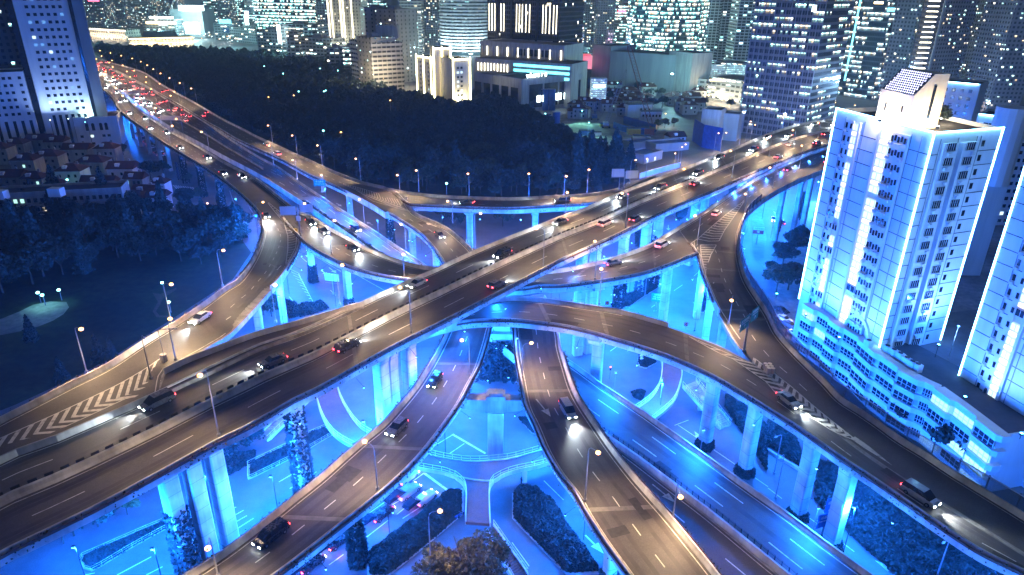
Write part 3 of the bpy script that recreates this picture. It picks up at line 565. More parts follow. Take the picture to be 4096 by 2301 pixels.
# long rows on the far viaduct
def row(name,side,h0,h1,step,lab,grp,off=.4,power=None):
    l,r,_=DECK[name]; e=l if side=='L' else r; nn=inward(name,side); s=np.r_[0,np.cumsum(np.linalg.norm(np.diff(e,axis=0),axis=1))]; q=s[-1]*h0
    while q<s[-1]*h1:
        p=np.array([np.interp(q,s,e[:,j]) for j in range(3)]); N=np.array([np.interp(q,s,nn[:,j]) for j in range(3)])
        street_lamp(p-N*.1,10,N[:2]*2.0,label=lab,group=grp,small=True,power=power or LAMP_P*1.8); q+=step
row('viaduct_park_road','R',0,.60,32,'lit street lamp in the far row along the park edge of the viaduct','far street lamps along the park edge')
row('viaduct_side_road','L',.1,.8,38,'lit street lamp in the far row on the outer edge of the viaduct','far street lamps on the outer viaduct edge')
row('viaduct_side_road','R',.15,.8,40,'lit street lamp in the row between the far viaduct carriageways','far street lamps between the carriageways')
row('expressway','R',.02,.42,42,'lit street lamp in the row between the far viaduct and its park carriageway','far street lamps beside the park carriageway')
c=fcurve('expressway',.47); s=np.r_[0,np.cumsum(np.linalg.norm(np.diff(c,axis=0),axis=1))]; q=20.
while q<s[-1]*.42:
    p=np.array([np.interp(q,s,c[:,j]) for j in range(3)]); street_lamp(p,11,np.array([1.6,.8]) if int(q/34)%2 else np.array([-1.6,-.8]),label='lit street lamp standing in the median of the far viaduct',group='median street lamps of the far viaduct',small=True,power=LAMP_P*2.0); q+=34
# lamps on the streets beyond
for h,b,lab in ((T(0,2,932,1205),T(0,2,885,1385),'lit twin street lamp in front of the dark conifers by the flyover'),(T(0,2,1018,1195),T(0,2,1008,1335),'lit street lamp beside the white hoarding of the site road'),(T(0,2,1230,1155),T(0,2,1222,1270),'lit street lamp at the hoarding bend'),(T(0,2,1283,1107),T(0,2,1265,1265),'lit street lamp by the blue site roofs'),(T(0,2,1312,1088),T(0,2,1250,1220),'lit street lamp just behind another by the blue site roofs'),(T(0,2,840,1330),T(0,2,805,1425),'lit street lamp beside the white roadside sign'),(T(0,2,1557,1003),T(0,2,1520,1150),'lit street lamp by the dark blue hoarding'),(T(0,2,1615,1000),T(0,2,1568,1150),'lit street lamp right of the dark blue hoarding'),(T(0,2,1800,915),T(0,2,1760,1060),'lit street lamp at the foot of the dark glass tower'),(T(0,2,1833,940),T(0,2,1790,1085),'lower lit street lamp at the foot of the dark glass tower'),
   (T(0,3,508,772),T(0,3,465,890),'lit street lamp behind the corner of the blue lit tower'),(T(0,3,655,793),T(0,3,630,900),'lit street lamp behind the blue lit tower roof'),(T(0,3,328,793),T(0,3,280,960),'lit street lamp beside the dark glass tower base'),(T(0,3,100,843),T(0,3,60,980),'lit street lamp left of the dark glass tower edge'),(T(0,3,1555,735),T(0,3,1520,870),'lit street lamp beyond the roof terrace of the blue tower'),(T(0,3,1798,730),T(0,3,1765,850),'lit street lamp beyond the blue tower at the right edge'),(T(1,3,785,1300),T(2,3,820,20),'lit street lamp in front of the low white building'),(T(1,3,255,890),T(1,3,270,1080),'lit street lamp at the left end of the low white building'),(T(2,3,945,105),T(2,3,960,260),'lit street lamp inside the pale leafed tree')):
    D_(h,b,None,lab,z=0,group=None)
for h,b,lab in ((T(1,2,1340,955),T(1,2,1375,1048),'unlit street lamp standing on the ground under the descending ramp'),(T(1,2,1020,645),T(1,2,1000,790),'unlit street lamp on the ground behind the sweeping ramp'),(T(2,3,62,405),T(2,3,45,685),'unlit street lamp left of the tall pier at lower right'),(T(2,3,90,562),T(2,3,55,870),'unlit street lamp nearest the expressway barrier at lower right'),(T(2,3,1325,1200),T(2,3,1270,1460),'unlit street lamp at the bottom right beside the low wall'),(T(2,2,1130,-20),T(2,2,1103,245),'unlit street lamp between the curved footbridge rails')):
    D_(h,b,None,lab,z=0,lit=None,group=None)
street_lamp(*solve_lamp(T(2,0,1140,-30),T(1,0,1090,1100),'curved_ramp'),lit=None,label='unlit dark street lamp standing on the chevrons at the left',group=None)
# ================================================================ blue floodlights under the decks
BLUE=(.008,.145,1.0)
def flood(p,P,c=BLUE,lab='blue floodlight in the space under a flyover deck',mast=False):
    root=thing('floodlight',lab,'floodlight',p,0,'blue floodlights under the decks')
    mb=MB(); mb.box((p[0],p[1],p[2]+.15),(.5,.35,.25))
    if mast: mb.tube([(p[0]+.3,p[1],0),(p[0]+.3,p[1],p[2]+.2)],.07,5)
    mb.build('housing','dark_metal',root)
    mb=MB(); mb.box((p[0],p[1],p[2]-.02),(.42,.28,.06)); mb.build('lens','led_blue',root)
    point((p[0],p[1],p[2]-.5),P,c,.35,root)
def covered(p):
    for n,(l,r,_) in DECK.items():
        cc=(l+r)/2; w=np.linalg.norm((r-l)[:,:2],axis=1)/2; dd=np.linalg.norm(cc[:,:2]-np.array(p[:2]),axis=1)-w
        if ((dd<1.0)&(cc[:,2]<p[2]+1)).any(): return True
    return False
def clearance(p):
    h=p[2]
    for n,(l,r,_) in DECK.items():
        cc=(l+r)/2; w=np.linalg.norm((r-l)[:,:2],axis=1)/2; dd=np.linalg.norm(cc[:,:2]-np.array(p[:2]),axis=1)-w; k=(dd<3)&(cc[:,2]<p[2]-2)
        if k.any(): h=min(h,p[2]-float(cc[k][:,2].max()))
    return min(1.,(h/12.)**2)*.9+.02
def edge_floods(name,side,step,P,t0,t1):  # added bracket floods that brighten the deck fascias
    l,r,_=DECK[name]; e=l if side=='L' else r; nn=-inward(name,side); s=np.r_[0,np.cumsum(np.linalg.norm(np.diff(e,axis=0),axis=1))]; q=s[-1]*t0
    while q<s[-1]*t1:
        p=np.array([np.interp(q,s,e[:,j]) for j in range(3)]); N=np.array([np.interp(q,s,nn[:,j]) for j in range(3)]); c=p+N*1.7-Z3*2.6
        root=thing('floodlight','small blue floodlight on a bracket at the edge of a deck','floodlight',c,0,'edge floodlights of the decks'); mb=MB(); mb.tube([p-Z3*1.4+N*.02,c+Z3*.12],.04,4); mb.box(c+Z3*.1,(.25,.25,.16)); mb.build('housing','dark_metal',root); mb=MB(); mb.box(c-Z3*.02,(.2,.2,.05)); mb.build('lens','led_blue',root)
        point(c+N*.3-Z3*.1,P*(.4+.6*clearance(c)),(.03,.19,1.0),.25,root); q+=step
def floods(name,step,P,t0=0,t1=1,f=(.5,),drop=2.3):
    for k,ff in enumerate(f):
        c=crom(fcurve(name,ff),300,False); s=np.r_[0,np.cumsum(np.linalg.norm(np.diff(c,axis=0),axis=1))]; q=s[-1]*t0+step*(.4+.5*k)
        while q<s[-1]*t1:
            p=[np.interp(q,s,c[:,j]) for j in range(3)]; p[2]-=drop; k=clearance(p)
            if k>.9 or not covered(p): p[2]=min(p[2],10.); flood(p,P*min(1.,.35+p[2]/15),mast=True)
            else: flood(p,P*k)
            q+=step
floods('flyover_bridge',20,BP*1.3,.01,.62,f=(.3,.75),drop=2.6); floods('flyover_bridge',40,BP*.7,.62,.8,drop=2.6)
floods('curved_ramp',24,BP*.8,.0,.45); floods('crossing_ramp',22,BP*1.1,.05,1); floods('sweeping_ramp',22,BP*1.15,.05,.95)
floods('descending_ramp',24,BP*1.1,.02,.42); floods('descending_ramp',26,BP*1.0,.45,1,f=(.8,)); floods('link_road',30,BP*.8,0,.6)
floods('lower_left_ramp',22,BP*.75,.1,1); floods('lower_right_ramp',22,BP*1.1,.1,1); floods('dipping_ramp',24,BP*.6,0,1); floods('park_loop_road',34,BP*.35,0,.7)
floods('viaduct_side_road',24,BP*.85,.25,1,f=(.3,)); floods('viaduct_park_road',26,BP*.22,.55,1); floods('expressway',30,BP*.4,.6,1)
for nm,sd,a,b in (('flyover_bridge','R',.1,.72),('flyover_bridge','L',.30,.42),('lower_left_ramp','R',.2,1),('lower_right_ramp','L',.2,1),('sweeping_ramp','R',.2,1),('crossing_ramp','L',.1,.95),('curved_ramp','R',.1,.42),('park_loop_road','R',.1,.7),('dipping_ramp','L',.1,.8),('descending_ramp','L',.12,.4),('descending_ramp','R',.02,.3)): edge_floods(nm,sd,13,BP*.045,a,b)
# added blue floods on masts by the right barrier, brightening the expressway
l,r,_=DECK['expressway']; n=len(r); nn=-inward('expressway','R'); s=np.r_[0,np.cumsum(np.linalg.norm(np.diff(r,axis=0),axis=1))]
for t in np.arange(.71,1.0,.03):
    p=np.array([np.interp(t*s[-1],s,r[:,j]) for j in range(3)]); N=np.array([np.interp(t*s[-1],s,nn[:,j]) for j in range(3)]); p=p+N*.5
    if covered(p+Z3*12) and False: continue
    h=5.0; o=thing('floodlight','slim blue floodlight mast on the right barrier of the expressway','floodlight',(p[0],p[1],p[2]),0,'blue floodlight masts of the expressway'); mb=MB(); mb.tube([p-Z3*.6,p+Z3*h],[.08,.05],6); mb.box(p+Z3*h,(.5,.4,.2)); mb.build('housing','grey_metal',o); mb=MB(); mb.box(p+Z3*(h-.14),(.4,.3,.06)); mb.build('lens','led_blue',o)
    a=p-N*9; spot(p+Z3*(h-.3),(a[0],a[1],p[2]),BP*.9,BLUE,ang=160,blend=.6,r=.3,parent=o)
# ================================================================ ground, islands, footbridge
mb=MB(); mb.poly([(-4000,-120,0),(4000,-120,0),(4000,7000,0),(-4000,7000,0)]); tag(mb.build('ground','asphalt_ground'),kind='structure')
def sheet(name,px,z,m,kind='structure',edge=0):
    P=[at(x,y,z) for x,y in px]; mb=MB()
    if edge: mb.prism(P,0.0,z)
    else: mb.poly(P)
    return tag(mb.build(name,m),kind=kind)
def area(P):
    x=np.array([p[0] for p in P]); y=np.array([p[1] for p in P]); return .5*np.sum(x*np.roll(y,-1)-y*np.roll(x,-1))
def ccw(px,z):
    P=[at(x,y,z) for x,y in px]; return P if area(P)>0 else P[::-1]
PARK_L=[(-500,640),(-200,900),(450,930),(620,905),(840,920),(960,950),(1005,1010),(930,1120),(760,1230),(480,1410),(300,1510),(60,1620),(-300,1760),(-600,1800)]
sheet('park_lawn',PARK_L,.10,'grass')
PARK_B=[(385,222),(361,203),(560,212),(800,222),(1060,236),(1395,275),(1425,330),(1530,385),(1690,420),(2010,425),(2180,520),(2300,590),(2440,640),(2520,690),(2500,745),(2400,785),(2050,800),(1650,770),(1400,720),(1100,590),(860,470),(620,335)]
sheet('park_ground',PARK_B,.08,'grass')
sheet('park_plaza',TT(1,0,(-150,1000),(0,960),(150,900),(250,850),(380,825),(500,830),(520,870),(480,920),(400,970),(300,1010),(180,1045),(0,1080),(-150,1100)),.14,'paving')
sheet('park_path',TT(1,0,(1150,760),(1210,770),(1330,720),(1330,735),(1230,800),(1200,860),(1175,900),(1200,930),(1290,935),(1290,945),(1180,945),(1150,900),(1190,830)),.14,'bark')
0 and sheet('park_path',TT(1,0,(950,880),(960,1000),(1050,1030),(1180,1020),(1180,1010),(1050,1015),(975,985),(968,880)),.135,'paving')
SITE=TT(0,2,(30,900),(330,850),(600,900),(860,960),(1080,980),(1290,1000),(1330,1040),(1300,1090),(1150,1120),(900,1110),(700,1080),(540,1070),(300,1010),(120,950))
sheet('site_ground',SITE,.06,'dirt')
sheet('pavement',TT(0,0,(905,930),(1000,1180),(1300,1447),(1150,1447),(850,1150),(860,930)),.12,'paving')
sheet('pavement',TT(1,3,(-40,560),(60,700),(30,790),(150,1000),(400,1260),(700,1447),(1929,2300),(2600,2300),(2600,300),(300,300)),.12,'paving')
sheet('roadside',TT(1,3,(-60,90),(-10,350),(-40,560),(-110,480),(-120,200)),.11,'paving')
# --- kerbed planting islands
def hedge(name,label,px,h,n,m='leaf_dark',sz=.22,kerb=True,cat='hedge',fence=False):
    P=ccw(px,.0); c=np.mean(P,axis=0); root=thing(name,label,cat,(c[0],c[1],0))
    if kerb: mb=MB(); mb.prism(P,0,.22); mb.build('kerb','kerb',root)
    xy=np.array([p[:2] for p in P]); ins=c[:2]+(xy-c[:2])*.94
    Q=scatter_poly(ins,n); d=np.minimum(1,polydist(ins,Q)/.7)
    z=.2+h*d**.5*RNG.beta(2.2,1,len(Q))*(.75+.35*np.sin(Q[:,0]*.9+np.sin(Q[:,1]*.7))*np.sin(Q[:,1]*1.1))
    mb=MB(); mb.prism([(*q,0) for q in ins],.22,.30); mb.build('soil','bark',root)
    leaves('foliage',np.c_[Q,z],sz,m,root,worg(root))
    if fence:
        mb=MB(); rail(mb,[(*q,.22) for q in np.vstack([xy,xy[:1]])],.75,1.6,.03); mb.build('fence','white_metal',root)
    return root
def inpoly(xy,Q):
    x,y=Q[:,0],Q[:,1]; r=np.zeros(len(Q),bool); n=len(xy); j=n-1
    for i in range(n):
        xi,yi=xy[i]; xj,yj=xy[j]; c=((yi>y)!=(yj>y))&(x<(xj-xi)*(y-yi)/(yj-yi+1e-12)+xi); r^=c; j=i
    return r
def scatter_poly(xy,n):
    lo,hi=xy.min(0),xy.max(0); out=[]; k=0
    while k<n:
        Q=RNG.uniform(lo,hi,(n*2,2)); Q=Q[inpoly(xy,Q)]; out.append(Q); k+=len(Q)
        if len(out)>60: break
    return np.vstack(out)[:n]
def polydist(xy,Q):
    d=np.full(len(Q),1e9); n=len(xy)
    for i in range(n):
        a,b=xy[i],xy[(i+1)%n]; e=b-a; t=np.clip(((Q-a)@e)/(e@e+1e-9),0,1); d=np.minimum(d,np.linalg.norm(Q-a-t[:,None]*e,axis=1))
    return d
def rail(mb,pts,h,step,r=.04,rails=2):
    pts=[np.array(p,float) for p in pts]
    for k in range(rails): mb.tube([p+Z3*h*(1-k*.5) for p in pts],r,4)
    P=np.array(pts); s=np.r_[0,np.cumsum(np.linalg.norm(np.diff(P,axis=0),axis=1))]; q=0
    while q<=s[-1]:
        p=np.array([np.interp(q,s,P[:,j]) for j in range(3)]); mb.tube([p,p+Z3*h],r*.8,4); q+=step
hedge('planted_island','long fenced planting island with rounded end under the flyover at the bottom left',TT(2,0,(605,1350),(625,1315),(1000,1150),(1280,1030),(1510,940),(1480,985),(1300,1075),(1000,1240),(760,1385),(690,1420),(630,1400)),.8,5000,fence=True)
hedge('planted_island','dark planted strip with ivy pier between the blue lanes at left',TT(2,1,(-60,620),(230,480),(380,400),(530,335),(600,380),(320,545),(0,705),(-60,730)),1.0,5000,fence=True)
hedge('hedge','dense dark hedge between the queueing cars and the footbridge stem',TT(2,1,(830,1300),(1000,1165),(1250,980),(1480,800),(1565,800),(1565,985),(1400,1130),(1150,1340),(980,1470),(840,1470)),1.5,14000,sz=.24)
hedge('hedge','tall clipped hedge at the bottom between the pale lane and the dark lane',TT(2,2,(0,840),(60,790),(190,800),(330,930),(430,1100),(560,1270),(680,1447),(420,1460),(200,1230),(0,1020)),2.2,12000,sz=.26)
hedge('hedge','dark hedge in the narrow gap left of the lower right ramp',TT(2,2,(40,262),(110,262),(205,400),(150,380)),.8,900)
hedge('planted_island','small kerbed garden island with two white balls under the sweeping ramp',TT(1,2,(955,1195),(1100,1240),(1090,1290),(1010,1335),(960,1320),(945,1270)),.8,1500)
for q in ((975,1238),(977,1258)):
    p=at(*T(1,2,*q),.8); t=thing('white_ball','white ball in the small garden island'+(' upper of two' if q[1]<1250 else ', lower of two'),'ornament',(p[0],p[1],.5)); mb=MB(); mb.ball(p,.45,10,6); mb.tube([(p[0],p[1],.2),(p[0],p[1],.6)],.1); mb.build('ball','white_metal',t)
hedge('planted_island','rounded kerbed planting bed around the ivy pier beyond the sweeping ramp',TT(1,2,(1365,830),(1455,770),(1470,880),(1440,915),(1390,900)),1.0,1800)
hedge('planted_island','planting bed with round shrubs behind the sweeping ramp',TT(1,2,(740,840),(820,790),(980,740),(1090,680),(1110,720),(960,815),(880,875),(800,870)),.9,3000)
hedge('shrubbery_bed','dark shrubs between the ground road and the low wall at lower right',TT(2,3,(330,560),(600,640),(850,900),(1200,1250),(1500,1500),(1000,1500),(760,1290),(500,1050),(330,870)),1.3,9000,kerb=False,cat='shrubs',sz=.32)
hedge('shrubbery_bed','mid blue shrubs between the low wall and the sweeping ramp',TT(2,3,(600,760),(900,830),(1250,1080),(1700,1400),(1929,1560),(1560,1560),(1300,1330),(900,1010),(720,960)),2.0,14000,kerb=False,cat='shrubs',sz=.36)
hedge('shrubbery_bed','dark shrubs right of the footbridge stairs below the sweeping ramp',TT(2,2,(1600,80),(1740,170),(1929,330),(1929,700),(1830,520),(1700,330),(1600,180)),1.6,6000,kerb=False,cat='shrubs',sz=.3)
hedge('shrubbery_bed','shrubs left of the two piers at lower right',TT(2,3,(-10,270),(200,420),(250,520),(240,640),(120,560),(0,480)),1.6,4000,kerb=False,cat='shrubs',sz=.3)
hedge('shrubbery_bed','low shrubs by the curved footbridge rail',TT(2,2,(890,75),(960,50),(1010,70),(980,140),(930,120)),.8,900,kerb=False,cat='shrubs')
hedge('shrubbery_bed','bushes under the foot of the curved ramp behind the flyover',TT(1,1,(230,900),(330,860),(500,830),(560,880),(420,930),(240,960)),1.4,3000,kerb=False,cat='shrubs',sz=.3)
hedge('shrubbery_bed','dark bushes at the far kerb under the flyover on the left',TT(2,0,(1700,720),(1929,590),(1929,520),(1690,560)),1.5,2500,kerb=False,cat='shrubs',sz=.3)
# low pale wall at lower right
mb=MB(); P=[at(*p,0) for p in TT(2,3,(0,510),(230,650),(340,720),(720,975),(1100,1230),(1400,1460))]; c=np.array(P); sweep(mb,c,nrm2(c),[(0,0),(0,.6),(.5,.6),(.5,0)])
t=thing('low_wall','low pale garden wall running behind the piers at lower right','wall',tuple(P[2])); mb.build('wall','concrete_pale',t)
# kerb lines and ground markings
mb=MB()
def gl(tile,a,b,w=.18): stripe(mb,[at(*T(*tile,*a),.012),at(*T(*tile,*b),.012)],w,0)
for a,b in (((880,1447),(1140,1308)),((1100,1447),(1225,1383)),((640,1447),(715,1430)),((1760,1000),(1835,958)),((1770,1050),(1860,998)),((1775,1105),(1910,1018)),((1730,945),(1780,935)),((1740,920),(1760,908))): gl((2,0),a,b)
for a,b in (((172,745),(370,628)),((255,795),(455,668)),((780,1030),(1050,840)),((1105,1020),(1235,935)),((1030,915),(1090,880)),((795,1190),(1000,1030)),((1060,990),(1185,890)),((550,1370),(660,1290)),((1480,385),(1730,530)),((1270,680),(1450,812)),((1300,500),(1480,390)),((1460,530),(1570,455)),((1180,740),(1270,675)),((830,1300),(1110,1080))): gl((2,1),a,b,.2 if a!=(1480,385) and a!=(1270,680) else .5)
for a,b in (((240,735),(388,880)),((620,1110),(700,1195)),((1225,318),(1330,278)),((1250,315),(1400,415)),((1510,495),(1929,780)),((0,1200),(130,1380))): gl((2,2),a,b)
for a,b in (((0,790),(105,870)),((305,1010),(650,1270)),): gl((2,3),a,b)
for a,b in (((1220,745),(1285,700)),((745,778),(805,738)),((1370,635),(1410,600)),((740,1200),(790,1165)),((870,1200),(905,1178)),((1050,870),(1080,850))): gl((1,2),a,b)
for a,b in (((250,790),(300,845)),((340,490),(385,530)),((750,605),(815,655)),((480,470),(1000,760)),((560,740),(600,780)),((440,480),(640,600))): gl((1,1),a,b)
for a,b in (((1730,-10),(1760,80)),((1740,130),(1800,230)),((1600,190),(1720,330)),((1650,230),(1690,275)),((1880,120),(1929,190))): gl((1,0),a,b)
for k in range(9): # zebra crossing on the left street
    a=at(*T(0,0,1305+k*18,1395+k*2),.012); d=at(*T(0,0,1335+k*18,1425+k*2),.012); stripe(mb,[a,d],.5,0)
tag(mb.build('road_marking','marking'),kind='structure')
mb=MB()
for i in range(10): # hatched area under the left ramps
    t=i/9; a=np.array(T(1,1,245+150*t,575+225*t)); m=np.array(T(1,1,320+95*t,610+190*t)); b=np.array(T(1,1,325+100*t,640+185*t))
    a,m,b=[at(*q,.013) for q in (a,m,b)]; d=np.array([.35,-.45,0])
    mb.poly([a,m,m+d,a+d]); mb.poly([m,b,b+d,m+d])
for tl,hd in ((T(2,2,552,1145),T(2,2,692,1285)),(T(2,3,1000,1447),T(2,3,805,1335)),(T(2,2,1400,395),T(2,2,1375,362)),(T(1,1,490,590),T(1,1,540,628)),(T(1,1,550,570),T(1,1,605,612)),(T(1,1,605,85),T(1,1,645,108)),(T(1,1,880,250),T(1,1,832,225)),(T(1,2,1178,250),T(1,2,1178,290))):
    a,b=at(*tl,.013),at(*hd,.013); arrow(mb,a,b-a,L=float(np.linalg.norm(b-a)),w=.3,hw=.8)
tag(mb.build('road_arrow','marking'),kind='structure')
# ================================================================ footbridge (low pedestrian deck)
FZ=4.6
fb=thing('footbridge','low blue lit pedestrian footbridge looping under the ramps with pale railings and stairs','footbridge',(float(at(*T(2,1,1660,800),0)[0]),float(at(*T(2,1,1660,800),0)[1]),0))
def walkway(A,B,n=24,ra=True,rb=True,z=FZ):
    a=crom([at(x,y,z) for x,y in A],n); b=crom([at(x,y,z) for x,y in B],n)
    mb=MB(); mb.loft([[p,q,q-Z3*.55,p-Z3*.55] for p,q in zip(a,b)]); w=mb.build('walkway','asphalt_red',fb)
    mb=MB(); 
    for e in (a,b): 
        nn=nrm2(e); sweep(mb,e,nn,[(-.12,-.6),(-.12,.18),(.12,.18),(.12,-.6)])
    mb.build('edge_beam','concrete_pale',fb)
    for k,e in ((ra,a),(rb,b)):
        if k: mb=MB(); rail(mb,e+Z3*.1,1.15,1.7,.06,3); mb.build('railing','white_metal',fb)
walkway(TT(2,1,(1180,490),(1285,530),(1400,562),(1560,587),(1700,590),(1850,577),(1929,566))+TT(2,2,(100,540),(240,500),(330,470)),TT(2,1,(1100,590),(1210,632),(1300,650),(1420,672),(1500,700),(1650,730),(1780,735),(1860,690),(1929,665))+TT(2,2,(60,650),(190,622),(330,585)),40,True,False)
walkway(TT(2,1,(1500,702),(1560,752),(1585,820),(1583,920),(1580,1045)),TT(2,1,(1790,732),(1762,780),(1757,850),(1760,950),(1765,1060)),20)
mb=MB(); e=crom([at(*p,FZ) for p in TT(2,1,(1200,630),(1300,650),(1420,672),(1500,702))],14); rail(mb,e,1.15,1.7,.06,3); mb.build('railing','white_metal',fb)
mb=MB(); e=crom([at(*p,FZ) for p in TT(2,1,(1788,730),(1860,690),(1929,665))+TT(2,2,(60,650),(190,622),(330,585))],14); rail(mb,e,1.15,1.7,.06,3); mb.build('railing','white_metal',fb)
walkway(TT(1,1,(560,1440),(700,1380))[:1]+TT(2,1,(455,20),(460,110),(490,220),(545,330),(625,415),(760,490),(900,560)),TT(2,1,(600,-60),(612,20),(640,115),(705,235),(785,335),(865,385),(980,450),(1080,540)),30)
walkway(TT(1,2,(1090,1180),(1128,1270),(1130,1350))+TT(2,2,(1112,10),(1060,100),(975,170),(880,230)),TT(1,2,(1250,1200),(1270,1290),(1280,1380))+TT(2,2,(1262,20),(1215,140),(1090,255),(1000,320)),30)
def stairs(a0,a1,b0,b1,z0,z1,n,m='asphalt_red',rr=(True,True)):
    """a: left edge px top->bottom, b: right edge px"""
    A0,B0=at(*a0,z0),at(*b0,z0); A1,B1=at(*a1,z1),at(*b1,z1); mb=MB()
    for i in range(n):
        t0,t1=i/n,(i+1)/n; z=z0+(z1-z0)*t1
        p=[A0+(A1-A0)*t0,B0+(B1-B0)*t0,B0+(B1-B0)*t1,A0+(A1-A0)*t1]
        mb.prism([(q[0],q[1],0) for q in p][::-1],z-.3,z)
    mb.build('stair_flight',m,fb)
    for k,(p,q) in zip(rr,((A0,A1),(B0,B1))):
        mb=MB(); d=np.array([p,q]); nn=nrm2(np.array([p,(p+q)/2,q])); sweep(mb,np.array([p,(p+q)/2,q]),nn,[(-.1,-.5),(-.1,.25),(.1,.25),(.1,-.5)]); mb.build('stringer','concrete_pale',fb)
        if k: mb=MB(); rail(mb,[p,(p+q)/2,q],1.15,1.3,.05,3); mb.build('railing','white_metal',fb)
stairs(T(2,1,1735,1125),T(2,2,20,1500),T(2,1,1790,1070),T(2,2,120,1440),FZ,1.2,22)
stairs(T(2,2,1285,20),T(2,2,1570,345),T(2,2,1385,-20),T(2,2,1650,315),FZ,.2,26,'concrete')
stairs(T(2,1,370,40),T(2,1,25,395),T(2,1,450,75),T(2,1,85,435),FZ,.2,24,'concrete')
for q,h in (((1415,200),3.5),((95,740),4.2)):
    p=at(*T(2,2,*q),0); mb=MB(); mb.box((p[0],p[1],h/2),(.9,.9,h)); mb.build('support_post','concrete_pale',fb)
# ================================================================ trees
def crown_pts(kind,n,h,r,rng):
    if kind=='conifer':
        t=rng.beta(1.0,1.6,n); z=h*(.12+.88*t); rad=r*(1-t)**.8*(.55+.45*np.abs(np.sin(t*26)))*rng.beta(4,1.4,n); a=rng.uniform(0,2*math.pi,n); rad*=1+.25*np.sin(a*5+z)
        return np.stack([rad*np.cos(a),rad*np.sin(a),z-rad*.18],1)
    if kind=='column':
        t=rng.random(n); z=h*(.08+.92*t); rad=r*np.sin(math.pi*np.clip(t*.86+.12,0,1))**.6*rng.beta(4,1.3,n); a=rng.uniform(0,2*math.pi,n)
        return np.stack([rad*np.cos(a),rad*np.sin(a),z],1)
    k=26; d=rng.normal(size=(k,3)); d/=np.linalg.norm(d,axis=1)[:,None]; d[:,2]=np.abs(d[:,2])*1.1-.5
    c=d*np.array([r,r,h*.36])*rng.uniform(.45,.92,k)[:,None]; c[:,2]+=h*.58; R=rng.uniform(.22,.42,k)*r
    i=rng.integers(0,k,n); u=rng.normal(size=(n,3)); u/=np.linalg.norm(u,axis=1)[:,None]
    return c[i]+u*(R[i]*rng.beta(5,1.2,n))[:,None]*np.array([1,1,.8])
def trunk_mb(kind,h,r,rng):
    mb=MB(); top=h*(.9 if kind!='broad' else .55); mb.tube([(0,0,-.2),(rng.normal(0,.1),rng.normal(0,.1),top*.5),(rng.normal(0,.2),rng.normal(0,.2),top)],[h*.022,h*.016,h*.006],6)
    if kind=='broad':
        for k in range(6):
            a=k*1.05+rng.uniform(-.3,.3); z=h*rng.uniform(.25,.45); mb.tube([(0,0,z),(math.cos(a)*r*.35,math.sin(a)*r*.35,z+h*.14),(math.cos(a)*r*.7,math.sin(a)*r*.7,z+h*.26)],[h*.010,h*.007,h*.003],5)
    return mb
def tree_proto(kind,h,r,n,m,sz,seed):
    rng=np.random.default_rng(seed); tr=trunk_mb(kind,h,r,rng).data('trunk'); tr.materials.append(MATS['bark'])
    C=crown_pts(kind,n,h,r,rng); o=leaves('crown',C,sz,m); cr=o.data; bpy.data.objects.remove(o); return tr,cr
PROTO={'broad':[tree_proto('broad',11,4.6,2200,'leaf_mid',.34,i) for i in (1,2,3)],'dark':[tree_proto('broad',12,5.0,2200,'leaf_dark',.36,i) for i in (4,5,6)],
 'conifer':[tree_proto('conifer',15,3.6,2200,'leaf_dark',.34,i) for i in (7,8)],'column':[tree_proto('column',11,1.6,1500,'leaf_dark',.26,9)],
 'dry':[tree_proto('broad',15,7.2,11000,'leaf_dry',.22,10)],'pale':[tree_proto('broad',7,3.2,2200,'leaf_pale',.28,12)]}
NAMES={'broad':'broadleaf_tree','dark':'broadleaf_tree','conifer':'conifer_tree','column':'cypress_tree','dry':'broadleaf_tree','pale':'broadleaf_tree'}
def tree(kind,p,s,label,group=None,z=0):
    tr,cr=random.choice(PROTO[kind]); o=thing(NAMES[kind],label,'tree',(p[0],p[1],z),random.uniform(0,6.28),group)
    sv=s*random.uniform(.92,1.1); o.scale=(s,s,sv)
    for nm,me in (('trunk',tr),('crown',cr)):
        c=bpy.data.objects.new(nm,me); COL.objects.link(c); c.parent=o
    return o
def fill(px,spacing,rng,z=0):
    xy=np.array([at(x,y,0)[:2] for x,y in px]); lo,hi=xy.min(0),xy.max(0); out=[]
    gx=np.arange(lo[0],hi[0],spacing); gy=np.arange(lo[1],hi[1],spacing*.87)
    G=np.array([(x+(spacing/2 if j%2 else 0),y) for j,y in enumerate(gy) for x in gx])
    if not len(G): return G
    G=G+rng.normal(0,spacing*.22,G.shape); return G[inpoly(xy,G)]
rng=np.random.default_rng(5)
# the big park behind the viaduct
G=fill(PARK_B,7.6,rng); path=np.array([at(*p,0)[:2] for p in TT(0,1,(1330,1400),(1400,1430),(1440,1447),(1420,1447),(1340,1420))])
# keep clear of the park road edges
edgepts=np.vstack([DECK[n][1][:,:2] for n in ('viaduct_park_road',)]+[DECK['park_loop_road'][0][:,:2],DECK['dipping_ramp'][1][:,:2]])
dmin=np.array([np.min(np.linalg.norm(edgepts-g,axis=1)) for g in G]); G=G[dmin>7]
G=np.array([g for g in G if not (abs(proj([g[0],g[1],0])[0]-1775)<34 and 735<proj([g[0],g[1],0])[1]<800)])
G=G[np.argsort(G[:,1])]
for g in G[:120]:
    px=proj([g[0],g[1],0]); k='conifer' if (px[0]>2280 or rng.random()<.07) else ('dark' if rng.random()<.6 else 'broad')
    tree(k,g,rng.choice([.6,.8,1.,1.15,1.45])*rng.uniform(.9,1.1),'dark tree in the front rows of the park beyond the loop road' if k!='conifer' else 'dark pointed conifer in the front rows of the park','park trees in the front rows')
rest=G[120:]; 
near=rest[rest[:,1]<520]; far=rest[rest[:,1]>=520]
